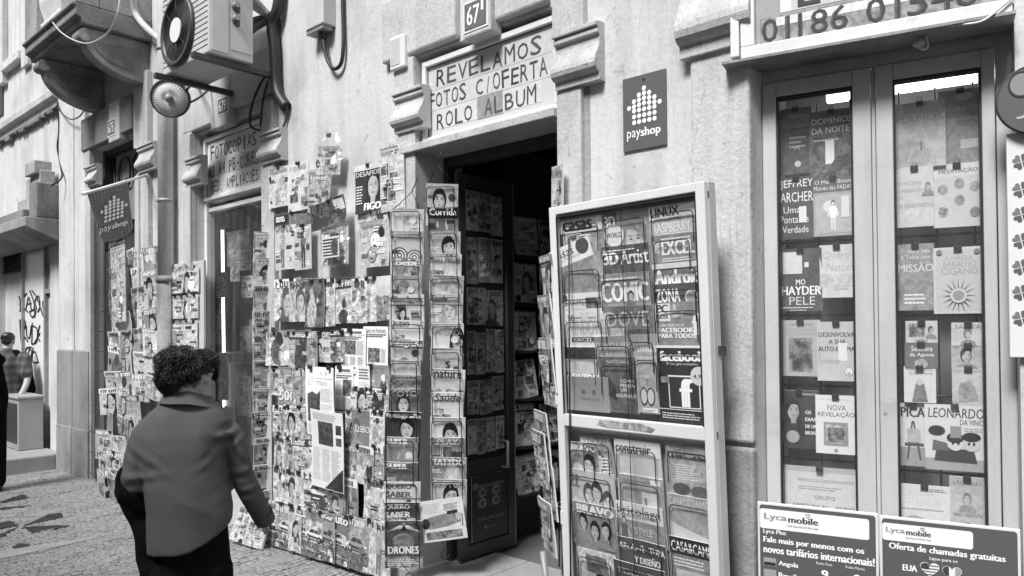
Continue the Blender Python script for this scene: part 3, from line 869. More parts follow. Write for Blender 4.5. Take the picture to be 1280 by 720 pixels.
for px_, py_ in ((131, 141), (187, 106)):
    s_ = sA(px_, py_); hb2 = hA(px_, py_)
    out = []
    for i in range(13):
        t = i / 12
        out.append((.0 + (bD - .1) * math.sin(t * PI / 2) ** .9, hb2 + (hb_ - .10 - hb2) * (1 - math.cos(t * PI / 2))))
    prof = [(0, hb_ - .005), (0, hb2)] + out[1:] + [(bD - .07, hb_ - .06), (bD - .09, hb_ - .005)]
    m = MB(); m.prism(A, prof, s_ - .15, s_ + .0)
    br_ = m.build('bracket', 'stain_stone', bc, bev=.012)
    inner = [(.08, hb_ - .1)] + [(.08 + (d - 0) * .74, hb_ - .1 + (h - hb_) * .62 + .03) for d, h in out if d > .04] 
    inn_ = MB(); inn_.prism(A, [(d, h) for d, h in inner], s_ + .0, s_ + .012); inn_.build('raised_panel', 'soot_stone', br_)
    sc_ = MB(); sc_.tube([A.pt(s_ - .17, hb_ - .09, bD - .1), A.pt(s_ + .02, hb_ - .09, bD - .1)], .06, 12); sc_.build('scroll', 'stain_stone', br_)

# ------------------------------------------------------------------ drainpipe
sp = A.px(207, 260, .1)[0]; rp = 18.5 / F * A.pt(sp, 0, .1).y / 2 * .98
pipe = thing('drainpipe', A.pt(sp, 0, .1), 'thick pale drainpipe down the wall between the two left doorways', 'drainpipe')
m = MB(); m.tube([A.pt(sp, 2.2, .1), A.pt(sp, 7, .1)], rp, 20); m.build('pipe', 'old_plaster', pipe)
m = MB(); m.tube([A.pt(sp, -.1, .1), A.pt(sp, 2.2, .1)], rp * 1.1, 20); m.tube([A.pt(sp, 2.14, .1), A.pt(sp, 2.2, .1)], rp * 1.28, 20); m.build('pipe', 'stain_stone', pipe)
for z in (1.1, hA(207, 258), 4.4):
    m = MB(); m.tube([A.pt(sp, z, .1), A.pt(sp, z + .03, .1)], rp * 1.12, 20); m.box(A, sp - .012, sp + .012, z, z + .03, 0, .1); m.build('pipe_clamp', 'grey', pipe)

# ------------------------------------------------------------------ air-conditioner outdoor unit on brackets
D1, D0 = .62, .26
a0, a1 = A.px(203.5, 60, D1)[0], A.px(261, 60, D1)[0]
zb = A.px(234, 79, D1)[1]; zt = zb + .80
ac = thing('air_conditioner', A.pt((a0 + a1) / 2, zb, (D0 + D1) / 2), 'pale air-conditioner outdoor unit with a big round fan grille on black wall brackets', 'air conditioner')
bx(A, a0, a1, zb, zt, D0, D1, 'casing', 'offwhite', ac, .012)
m = MB()
zz = zb + .06
while zz < zt - .03:
    m.box(A, a0 + .01, a1 - .015, zz, zz + .004, D1 - .001, D1 + .004); zz += .042
m.build('louvre', 'grey', ac)
cx_, cz_ = A.px(224, 39, D1); rx = .275
def disc(fr, cx, cz, r, d0, d1, n=40):
    m = MB(); m.plate(fr, [(cx + r * math.cos(2 * PI * k / n), cz + r * math.sin(2 * PI * k / n)) for k in range(n)], d0, d1); return m
m = MB()
n = 48
m.rings([[A.pt(cx_ + r_ * math.cos(2 * PI * k / n), cz_ + r_ * math.sin(2 * PI * k / n), d) for k in range(n)] for r_, d in ((rx, D1 + .001), (rx + .005, D1 + .03), (rx - .03, D1 + .035), (rx - .04, D1 + .012))], cap=False)
m.build('fan_ring', 'metal_dark', ac)
disc(A, cx_, cz_, rx - .03, D1, D1 + .008).build('fan_recess', 'black', ac)
m = MB()
for i in range(9):
    r_ = .10 + i * .018
    m.tube([A.pt(cx_ + r_ * math.cos(2 * PI * k / 40), cz_ + r_ * math.sin(2 * PI * k / 40), D1 + .026) for k in range(41)], .0022, 4, cap=False)
for k in range(8):
    t = 2 * PI * k / 8; m.tube([A.pt(cx_ + .08 * math.cos(t), cz_ + .08 * math.sin(t), D1 + .026), A.pt(cx_ + (rx - .03) * math.cos(t), cz_ + (rx - .03) * math.sin(t), D1 + .026)], .003, 4)
m.build('fan_grille', 'metal_dark', ac)
disc(A, cx_, cz_, .095, D1 + .02, D1 + .034).build('fan_hub', 'white', ac)
S = Frame(A.pt(a1, zb, D1), -A.n)               # right side of the unit, t runs to the wall
dp = D1 - D0
bx(S, .02, dp * .42, .02, .78, 0, .008, 'side_panel', 'offwhite', ac, .003)
bx(S, dp * .48, dp * .98, .06, .78, 0, .006, 'side_panel', 'offwhite', ac, .003)
bx(S, dp * .28, dp * .66, .56, .74, .006, .05, 'valve_cover', 'white', ac, .008)
m = MB()
for z in (.30, .40): m = MB(); m.tube([S.pt(dp * .55, z, .0), S.pt(dp * .55, z, .06)], .022, 10); m.build('valve', 'grey', ac)
for px0, px1, px2 in ((190, 267, 93), (246, 317, 72)):
    sb = a0 + .08 if px0 == 190 else a1 - .06
    m = MB(); m.box(A, sb - .025, sb + .025, zb - .055, zb - .012, 0, D1 + .1); m.box(A, sb - .025, sb + .025, zb - .055, zb + .6, 0, .04)
    m.build('bracket', 'metal_dark', ac, bev=.004)
# insulated hoses and bundled cables
def cab(name, pts, r, mat, label, cat='cable', group=None, n=8):
    m = MB(); m.tube(smoothpath(pts, 6), r, n)
    return tag(m.build(name, mat), label, cat, group)
def AP(x, y, d): s_, h_ = A.px(x, y, d); return A.pt(s_, h_, d)
cab('refrigerant_hose', [S.pt(dp * .55, .40, .04), AP(300, 33, .30), AP(320, 25, .12), AP(334, 22, .06)], .028, 'cable', 'upper lagged hose from the air conditioner to the wall', 'hose')
cab('refrigerant_hose', [S.pt(dp * .55, .30, .04), AP(298, 49, .32), AP(320, 34, .14), AP(337, 25, .06)], .028, 'cable', 'lower lagged hose from the air conditioner to the wall', 'hose')
cab('cable_bundle', [AP(352, -30, .05), AP(347, 10, .06), AP(340, 30, .07), AP(343, 60, .06), AP(345, 100, .05), AP(348, 118, .05), AP(358, 134, .03)], .046, 'black', 'thick black taped cable bundle running down beside the air conditioner')
cab('cable', [AP(358, 132, .03), AP(357, 150, .02), AP(352, 165, .03), AP(351, 185, .03), AP(351, 210, .02)], .012, 'cable', 'thin dark cable continuing from the black bundle down the jamb')
for i, (x0, y0, x1, y1) in enumerate(((285, -8, 330, 18), (295, -12, 333, 17), (306, -14, 336, 18))):
    cab('conduit', [AP(x0, y0, .2), AP((x0 + x1) / 2, (y0 + y1) / 2 - 1, .15), AP(x1, y1, .1)], .02, 'lightcable', ['lowest', 'middle', 'uppermost'][i] + ' of three pale conduits sloping into the black cable bundle', 'conduit', 'pale conduits above the air conditioner')
cab('cable', [AP(336, 88, .04), AP(326, 104, .1), AP(316, 128, .12), AP(312, 150, .12), AP(316, 160, .10), AP(326, 163, .05)], .010, 'wire', 'black wire hanging in a loop at the right of the photocopy sign')
cab('cable', [AP(338, 92, .04), AP(331, 115, .09), AP(327, 140, .08), AP(326, 160, .05), AP(330, 175, .02)], .008, 'wire', 'thin straighter black wire beside the looped wire of the photocopy sign')
# pale pipe stub above the balcony, left of the air conditioner
cab('conduit', [AP(166, -4, .2), AP(170, 18, .16), AP(184, 36, .12), AP(203, 52, .05)], .034, 'lightcable', 'pale plastered pipe bending down between balcony and air conditioner', 'conduit')
# ------------------------------------------------------------------ round floodlight
dl_ = .42
lc = Vector(AP(213, 123, dl_))
fl = thing('floodlight', lc, 'unlit round floodlight with ribbed glass under the air conditioner', 'lamp')
face = (Vector((-.9, -4.2, 1.2)) - lc).normalized()
tt = face.cross(Vector((0, 0, 1))).normalized() * -1
LF = Frame(lc, tt, tt.cross(face) * -1 if (tt.cross(face) * -1).z > 0 else tt.cross(face))
if LF.n.dot(face) < 0: LF.n = -LF.n
rl = 23.5 / F * lc.y
n = 40
m = MB()
m.rings([[LF.pt(r_ * math.cos(2 * PI * k / n), r_ * math.sin(2 * PI * k / n), d) for k in range(n)] for r_, d in ((rl * .5, -.16), (rl * .85, -.1), (rl, -.03), (rl, .02), (rl * .94, .03), (rl * .9, .01))], cap=True)
m.build('housing', 'metal_dark', fl)
m = MB()
m.rings([[LF.pt(r_ * math.cos(2 * PI * k / n), r_ * math.sin(2 * PI * k / n), d) for k in range(n)] for r_, d in ((rl * .91, .012), (rl * .5, .035), (.001, .042))], cap=False)
m.build('lens', 'white', fl)
m = MB()
for k in range(36):
    t = 2 * PI * k / 36; m.tube([LF.pt(rl * .3 * math.cos(t), rl * .3 * math.sin(t), .043), LF.pt(rl * .84 * math.cos(t + .12), rl * .84 * math.sin(t + .12), .018)], .003, 4)
m.build('lens_rib', 'white', fl)
m = MB(); m.ball(LF.pt(0, 0, .045), .035, 12, 8); m.build('lens_boss', 'grey', fl)
m = MB(); m.tube(smoothpath([LF.pt(rl * .6, rl * .7, -.05), AP(233, 112, .35), AP(240, 105, .25), AP(246, 104, .02)], 4), .012, 6); m.tube(smoothpath([LF.pt(rl * .9, -.02, -.08), AP(240, 127, .3), AP(252, 120, .2), AP(266, 107, .05)], 4), .009, 6)
m.build('arm', 'wire', fl)
# loose wires around the balcony bracket and neighbour
cab('cable', [AP(150, -3, .78), AP(146, 20, .8), AP(134, 42, .8), AP(112, 54, .8), AP(92, 50, .8), AP(76, 40, .78), AP(66, 28, .74)], .007, 'lightcable', 'pale wire sagging across the face of the stone balcony')
cab('cable', [AP(72, 128, .06), AP(74, 160, .05), AP(72, 185, .05), AP(76, 208, .05), AP(77, 222, .1), AP(64, 232, .2)], .012, 'wire', 'black wire hanging down the edge of the neighbouring building')
cab('cable', [AP(71, 128, .06), AP(76, 140, .10), AP(88, 149, .12), AP(100, 145, .12), AP(108, 132, .1)], .008, 'wire', 'wire looping under the left balcony bracket')
cab('cable', [AP(178, 60, .05), AP(172, 90, .06), AP(170, 115, .05), AP(172, 128, .04), AP(160, 138, .05), AP(140, 146, .05), AP(122, 150, .04)], .008, 'wire', 'tangled wire running from the right balcony bracket to the door lintel')
# ------------------------------------------------------------------ junction box with cable loop, small alarm box
jb = thing('junction_box', A.pt(*A.px(401, 38, .0), 0), 'grey electrical box with a black cable loop high on the plain wall', 'electrical box')
a0, a1, b0, b1 = R(A, 389, 411, -25, 36, .06)
bx(A, a0, a1, b0, b1, .0, .11, 'box', 'offwhite', jb, .008)
bx(A, a0 - .01, a1 - .02, b0 - .03, b0 + .02, .012, .10, 'lid_flap', 'grey', jb, .004)
m = MB(); p = AP(403, 40, .05); m.tube([p + Vector((0, 0, .03)), p - Vector((0, 0, .05))], .03, 10); m.build('gland', 'metal_dark', jb)
m = MB(); m.tube(smoothpath([AP(403, 43, .05), AP(405, 56, .05), AP(409, 74, .045), AP(417, 86, .04), AP(426, 80, .03), AP(429, 60, .03), AP(429, 30, .025), AP(428, -10, .025)], 6), .014, 8); m.build('cable', 'black', jb)
al = thing('alarm_box', A.pt(*A.px(502, 88, .03), 0), 'small white plastic alarm box left of the shop door sign', 'alarm box')
a0, a1, b0, b1 = R(A, 493, 514, 46, 87, .05)
bx(A, a0, a1 - .02, b0, b1, .0, .09, 'case', 'white', al, .008)
bx(A, a0 + .012, a1 - .07, b0 + .025, b1 - .018, .09, .093, 'front_cover', 'offwhite', al, .002)

# ------------------------------------------------------------------ number plates and signs
def plate_sign(fr, quad, d, name, label, base, frame=None, fw=.014, mat='sign', cat='sign', th=.012):
    a0, a1, b0, b1 = R(fr, *quad, d)
    return a0, a1, b0, b1
def number_plate(quad, d, txt, label, sup=None):
    a0, a1, b0, b1 = R(A, *quad, d)
    t = thing('number_plate', A.pt((a0 + a1) / 2, b0, d), label, 'number plate')
    bx(A, a0, a1, b0, b1, d - .008, d, 'rim', 'white', t)
    m = MB(); e = (a1 - a0) * .07
    m.box(A, a0 + e, a1 - e, b0 + e, b1 - e, d, d + .003, (.13, .25)); m.build('enamel', 'sign', t)
    m = MB(); w_, h_ = a1 - a0, b1 - b0
    m.text(A, txt, a0 + w_ * .16, b0 + h_ * .2, w_ * (.52 if sup else .68), h_ * .6, d + .0045, (.8, 0), .02)
    if sup: m.text(A, sup, a0 + w_ * .74, b0 + h_ * .55, w_ * .1, h_ * .3, d + .0045, (.8, 0), .01)
    m.build('numeral', 'sign', t)
number_plate((579, 610, -2, 37), .114, '67', 'white-edged enamel number plate 67 over the open shop door', '1')
number_plate((272, 285, 121, 143), .084, '679', 'enamel number plate 679 on the keystone above the photocopy sign')
number_plate((134, 144, 149, 170), .104, '675', 'small worn number plate on the keystone over the far doorway')

def painted_sign(fr, a0, a1, b0, b1, d, name, label, rows, bg, frame_mat='alu', fw=.035):
    t = thing(name, fr.pt((a0 + a1) / 2, b0, d), label, 'sign')
    m = MB(); m.box(fr, a0, a1, b0, b0 + fw, d - .03, d + .012); m.box(fr, a0, a1, b1 - fw, b1, d - .03, d + .012)
    m.box(fr, a0, a0 + fw, b0 + fw, b1 - fw, d - .03, d + .012); m.box(fr, a1 - fw, a1, b0 + fw, b1 - fw, d - .03, d + .012)
    m.build('frame', frame_mat, t, bev=.004)
    m = MB(); m.box(fr, a0 + fw, a1 - fw, b0 + fw, b1 - fw, d - .03, d - .012, (bg, .05))
    q = .006
    m.box(fr, a0 + fw, a0 + fw + q, b0 + fw, b1 - fw, d - .012, d - .010, (.02, 0)); m.box(fr, a0 + fw, a1 - fw, b1 - fw - q, b1 - fw, d - .012, d - .010, (.02, 0))
    m.build('board', 'sign', t)
    return t
# REVELAMOS FOTOS C/OFERTA ROLO ALBUM
dS = .0
a0, _ = A.px(529, 120, dS); a1, _ = A.px(700, 90, dS)
b0 = (A.px(538, 178, dS)[1] + A.px(700, 138, dS)[1]) / 2; b1 = A.px(620, 46, dS)[1]
a0 = max(a0, -.09); a1 = min(a1, 1.075)
rev = painted_sign(A, a0, a1, b0, b1, .0, 'shop_sign', 'white hand-lettered sign reading REVELAMOS FOTOS over the open shop door', None, .5)
m = MB(); rr = random.Random(5)
for i, (x0, x1, y0, y1) in enumerate(((.04, .97, .66, .93), (.02, .99, .37, .65), (.06, .9, .09, .36))):
    W_, H_ = a1 - a0 - .07, b1 - b0 - .07
    m.box(A, a0 + .035 + W_ * x0, a0 + .035 + W_ * x1, b0 + .035 + H_ * y0, b0 + .035 + H_ * y1, -.012, -.0105, (.50 + .03 * i, .12))
m.box(A, a0 + .035 + W_ * .42, a0 + .035 + W_ * .62, b0 + .035 + H_ * .08, b0 + .035 + H_ * .38, -.0105, -.0095, (.3, .3))
m.build('pasted_strip', 'sign', rev)
m = MB()
def letters(m, fr, txt, x0, y0, w_, h_, d, g=.035, bold=.0, jit=.02, seed=1, skip=()):
    r_ = random.Random(seed); n_ = len(txt); adv = w_ / n_
    for i, ch in enumerate(txt):
        if ch == ' ': continue
        if ch in '.-':
            q0 = y0 if ch == '.' else y0 + h_ * .42; m.box(fr, x0 + adv * (i + .25), x0 + adv * (i + (.45 if ch == '.' else .75)), q0, q0 + h_ * .12, d - .001, d, (g, .2)); continue
        cw = adv * (.82 if ch not in 'I1/' else .28)
        xx = x0 + adv * i + (adv - cw) / 2
        m.text(fr, ch, xx, y0 + r_.uniform(-jit, jit) * h_, cw, h_ * r_.uniform(.93, 1.05), d, (g * r_.uniform(.7, 1.6), .25), bold, rot=r_.uniform(-.05, .05))
X0, Y0 = a0 + .035, b0 + .035
letters(m, A, 'REVELAMOS', X0 + W_ * .07, Y0 + H_ * .69, W_ * .84, H_ * .22, -.0085, .06, bold=.0, seed=2)
letters(m, A, 'FOTOS C/OFERTA', X0 + W_ * .0, Y0 + H_ * .40, W_ * .95, H_ * .22, -.0085, .06, bold=.0, seed=3)
letters(m, A, 'ROLO ALBUM', X0 + W_ * .07, Y0 + H_ * .10, W_ * .80, H_ * .22, -.0085, .06, bold=.0, seed=4)
m.build('lettering', 'sign', rev)
# photocopies sign
a0, a1 = fL + .05, fR - .04
b0, b1 = hA(292, 244, -.07), HF - .05
ph = painted_sign(A, a0, a1, b0, b1, -.05, 'shop_sign', 'white lettered sign reading FOTOCOPIAS over the left shop window', None, .60)
W_, H_ = a1 - a0 - .07, b1 - b0 - .07; X0, Y0 = a0 + .035, b0 + .035
m = MB()
m.box(A, X0 + W_ * .03, X0 + W_ * .99, Y0 + H_ * .34, Y0 + H_ * .62, -.062, -.0605, (.42, .15))
m.box(A, X0 + W_ * .05, X0 + W_ * .98, Y0 + H_ * .04, Y0 + H_ * .32, -.062, -.0605, (.55, .1))
m.box(A, X0 + W_ * .04, X0 + W_ * .97, Y0 + H_ * .64, Y0 + H_ * .93, -.062, -.0605, (.56, .1))
m.build('pasted_strip', 'sign', ph)
m = MB()
letters(m, A, 'FOTOCOPIAS', X0 + W_ * .06, Y0 + H_ * .66, W_ * .78, H_ * .24, -.0585, .07, .0, seed=8)
letters(m, A, 'A3 A4 PB-CORES', X0 + W_ * .02, Y0 + H_ * .36, W_ * .85, H_ * .22, -.0585, .07, .01, .08, seed=9)
letters(m, A, 'RED. AMPLIACOES', X0 + W_ * .07, Y0 + H_ * .07, W_ * .80, H_ * .2, -.0585, .07, .0, seed=10)
m.build('lettering', 'sign', ph)
# big aluminium sign box with phone number over the right window
dq = .10
a0 = B.px(917, 75, dq)[0]; a1 = B.px(1266, 20, dq)[0]
b0 = (B.px(935, 73, dq)[1] + B.px(1260, 20, dq)[1]) / 2; b1 = b0 + .62
lo = thing('shop_sign', B.pt((a0 + a1) / 2, b0, dq), 'aluminium-framed sign with cracked painted phone digits over the right shop window', 'sign')
m = MB(); fw = .06
m.box(B, a0 + .03, a1, b0 + .008, b0 + fw, -.0, dq); m.box(B, a0 + .03, a1, b1 - fw, b1, -.0, dq); m.box(B, a0 + .03, a0 + .03 + fw, b0 + fw, b1 - fw, 0, dq); m.box(B, a1 - fw, a1, b0 + fw, b1 - fw, 0, dq)
m.build('frame', 'alu', lo, bev=.004)
bx(B, a0 - .012, a0 + .026, b0 + .02, b1, .0, dq + .008, 'side_rail', 'alu', lo, .004)
bx(B, a0 - .05, a1 + .01, b0 - .004, b0 + .007, -.08, dq + .01, 'drip_edge', 'stain_stone', lo)
m = MB(); m.box(B, a0 + .03 + fw, a1 - fw, b0 + fw, b1 - fw, .02, dq - .03, (.30, .1)); m.build('board', 'sign', lo)
X0, Y0 = a0 + .03 + fw, b0 + fw; W_ = a1 - fw - X0
m = MB()
m.box(B, X0 + .02, X0 + W_ * .96, Y0 + .008, Y0 + .12, dq - .03, dq - .0285, (.28, .6)); m.box(B, X0 + W_ * .1, X0 + W_ * .88, Y0 + .075, Y0 + .112, dq - .0285, dq - .0275, (.62, .15))
m.box(B, X0 + W_ * .17, X0 + W_ * .9, Y0 + .13, Y0 + .30, dq - .03, dq - .0285, (.5, .1)); m.box(B, X0 + W_ * .12, X0 + W_ * .17, Y0 + .13, Y0 + .30, dq - .03, dq - .0285, (.7, 0))
m.build('pasted_strip', 'sign', lo)
m = MB()
for txt, x0, w_ in (('01', .03, .13), ('186', .20, .22), ('01', .50, .14), ('5', .67, .08), ('4', .765, .085), ('6', .86, .08)):
    m.text(B, txt, X0 + W_ * x0, Y0 + .012, W_ * w_, .10, dq - .0265, (.10, .5), .012); m.text(B, txt, X0 + W_ * x0 + .003, Y0 + .012, W_ * w_, .10, dq - .0258, (.035, .3), -.012)
m.text(B, 'LOTO', X0 + W_ * .2, Y0 + .137, W_ * .62, .15, dq - .0265, (.03, .1), .02)
m.build('lettering', 'sign', lo)
def BP(x, y, d): s_, h_ = B.px(x, y, d); return B.pt(s_, h_, d)
hk_ = thing('cable_end', BP(1150, 55, .02), 'white cable with a loose white connector hanging under the right sign box', 'cable')
m = MB(); m.tube(smoothpath([BP(1275, -12, .11), BP(1250, 10, .113), BP(1226, 27, .112), BP(1190, 32, .09), BP(1165, 38, .04), BP(1158, 46, .03), BP(1160, 57, .03), BP(1154, 62, .03), BP(1147, 57, .03)], 6), .0045, 8); m.build('wire', 'white', hk_)
m = MB(); m.ball(BP(1149, 55, .03), (.026, .018, .016), 12, 8); m.build('connector', 'offwhite', hk_)

# ------------------------------------------------------------------ pay-point plate on the wall and cloth banner
def dot_house(m, fr, cx, cz, w_, d, g=.8):
    rows = [(3, 0), (2, .5), (1, 1), ]
    st = w_ / 6.6; r_ = st * .40
    lay = [[0], [-1, 0, 1], [-2, -1, 0, 1, 2], [-3, -2, -1, 0, 1, 2, 3], [-2, -1, 0, 1, 2], [-2, -1, 0, 1, 2], [-2, -1, 0, 1, 2]]
    zs = [3.2, 2.35, 1.5, .65, -.35, -1.35, -2.35]
    for z, xs in zip(zs, lay):
        for x in xs:
            zz = z - abs(x) * .12 if len(xs) > 1 and z > .6 else z
            m.poly([fr.pt(cx + x * st + r_ * math.cos(2 * PI * k / 14), cz + zz * st + r_ * math.sin(2 * PI * k / 14), d) for k in range(14)], (g, 0))
a0, a1, b0, b1 = R(A, 778, 832, 92, 185.5, .03)
pp = thing('payment_sign', A.pt((a0 + a1) / 2, b0, .03), 'grey payment plate with a house of white dots right of the open door', 'sign')
bx(A, a0, a1, b0, b1, .016, .026, 'plate', 'signgrey', pp, .002)
m = MB(); w_ = a1 - a0; dot_house(m, A, (a0 + a1) / 2 + .002, b0 + (b1 - b0) * .56, w_ * .78, .0275)
m.text(A, 'pay', a0 + w_ * .10, b0 + (b1 - b0) * .135, w_ * .32, w_ * .20, .0275, (.8, 0), .0)
m.text(A, 'shop', a0 + w_ * .42, b0 + (b1 - b0) * .135, w_ * .46, w_ * .23, .0275, (.8, 0), .035)
m.build('lettering', 'sign', pp)
for x, y in ((.5, .93),):
    m = MB(); m.ball(A.pt(a0 + w_ * x, b0 + (b1 - b0) * y, .027), .006, 10, 6); m.build('screw', 'black', pp)
# banner hanging from a rod that sticks out of the wall over the far doorway
sB_ = sA(186, 218); hB_ = hA(186, 218)
Q = Frame(A.pt(sB_, hB_, .02), (A.n * -1))       # placeholder direction, fixed below
far = AP(109, 241, .85); near = AP(175, 222, .16)
tq = Vector((near.x - far.x, near.y - far.y, 0))
Q = Frame(Vector((far.x, far.y, 0)), tq)
qa = [Q.px(x, y) for x, y in ((109, 240), (160, 228), (166, 284), (154, 296), (136, 303), (124, 296))]
bn = thing('banner', far, 'grey cloth banner with white dots hanging on a rod over the far doorway', 'banner')
m = MB()
nx, ny = 12, 14
(tl, tr, br_, bl2) = (Vector(qa[0]), Vector(qa[1]), Vector(qa[2]), Vector(qa[5]))
cen = Vector(qa[4])
def bpt(u, v, off=0):
    top = tl.lerp(tr, u); lowl, lowr = bl2, br_
    low = lowl.lerp(lowr, u)
    dip = (1 - (2 * u - 1) ** 2) ** .5 if abs(2 * u - 1) < 1 else 0
    low = low + Vector((0, -.085 * dip))
    p = top.lerp(low, v)
    return Q.pt(p.x, p.y, off + .012 * math.sin(u * 5 + v * 2) * v)
for j in range(ny):
    for i in range(nx):
        m.poly([bpt(i / nx, (j + 1) / ny), bpt((i + 1) / nx, (j + 1) / ny), bpt((i + 1) / nx, j / ny), bpt(i / nx, j / ny)], (.5, 0), True)
cl = m.build('cloth', 'bannergrey', bn)
sm_ = cl.modifiers.new('t', 'SOLIDIFY'); sm_.thickness = .004; sm_.offset = -1
m = MB()
cc = (tl + tr + br_ + bl2) / 4
wq = (tr - tl).length
hq = tl.y - bl2.y + .085; KX = wq * .98 / (hq * .78)
class Bent:
    def __init__(s, sl): s.sl = sl
    def pt(s, a, b, d=0):
        x = cc.x + a * KX; y = cc.y - .045 + b + s.sl * a * KX
        v = max(0, min(1, (tl.y - y) / (tl.y - bl2.y))); u = max(0, min(1, (x - tl.x) / (tr.x - tl.x)))
        return Q.pt(x, y, .012 * math.sin(u * 5 + v * 2) * v + d)
bt = Bent((tr.y - tl.y) / (tr.x - tl.x))
dot_house(m, bt, .0, hq * .10, hq * .52, .014)
m.text(bt, 'pay', -hq * .27, -hq * .33, hq * .23, hq * .13, .014, (.8, 0), .0)
m.text(bt, 'shop', -hq * .03, -hq * .33, hq * .30, hq * .15, .014, (.8, 0), .035)
m.build('lettering', 'sign', bn)
m = MB(); m.tube([AP(187, 218, .0), far + (far - near) * .08], .014, 8); m.build('rod', 'white', bn)

# ------------------------------------------------------------------ round dark disc sign and the clover strip at the right edge
a0, a1, b0, b1 = R(B, 1260, 1300, 165, 447, .03)
cs_ = thing('clover_strip', B.pt((a0 + a1) / 2, b0, .03), 'tall white strip printed with grey four-leaf clovers at the right edge', 'sign')
bx(B, a0, a0 + .20, b0, b1, .006, .03, 'panel', 'white', cs_, .003)
m = MB()
def clover(m, fr, cx, cz, r, d, g):
    for k, gg in zip(range(4), (g, g * 1.6, g * .9, g * .5)):
        t = PI / 4 + k * PI / 2 + .2
        ox, oz = math.cos(t) * r * .55, math.sin(t) * r * .55
        pts = []
        for i in range(18):
            s_ = 2 * PI * i / 18
            hx = 16 * math.sin(s_) ** 3 / 17; hz = (13 * math.cos(s_) - 5 * math.cos(2 * s_) - 2 * math.cos(3 * s_) - math.cos(4 * s_)) / 17
            hx, hz = hx * .5 * r, hz * .5 * r
            al = t - PI / 2
            pts.append(fr.pt(cx + ox + hx * math.cos(al) - hz * math.sin(al), cz + oz + hx * math.sin(al) + hz * math.cos(al), d))
        m.poly(pts[::-1], (gg, 0))
for i, y in enumerate((202, 237, 268, 301, 334, 366, 398)):
    s_, h_ = B.px(1277, y, .032); m = MB(); clover(m, B, s_, h_, .033, .0315, .10); m.build('clover', 'sign', cs_)
ds = thing('disc_sign', BP(1296, 122, .06), 'dark grey round disc sign cut by the right edge of the picture', 'sign')
c0 = B.px(1297, 122, .07); r_ = c0[0] - B.px(1245, 122, .07)[0]
disc(B, c0[0], c0[1], r_, .045, .065, 64).build('disc', 'signgrey', ds)
m = MB(); nn = 64
m.rings([[B.pt(c0[0] + q * math.cos(2 * PI * k / nn), c0[1] + q * math.sin(2 * PI * k / nn), d) for k in range(nn)] for q, d in ((r_, .044), (r_ + .004, .055), (r_, .068), (r_ - .004, .066))], cap=False); m.build('rim', 'metal_dark', ds)
m = MB(); m.text(B, 'J', c0[0] - r_ * .52, c0[1] - r_ * .55, .05, .09, .0665, (.35, 0), .01)
m.plate(B, [(c0[0] - r_ * .38 + .07 * math.cos(2 * PI * k / 24) * .6, c0[1] + r_ * .45 + .05 * math.sin(2 * PI * k / 24)) for k in range(24)], .065, .067, (.02, 0))
m.plate(B, [(c0[0] - r_ * .38 + .06 * math.cos(2 * PI * k / 24) * .6, c0[1] + r_ * .45 + .042 * math.sin(2 * PI * k / 24)) for k in range(24)], .066, .0675, (.22, 0))
m.build('lettering', 'sign', ds)
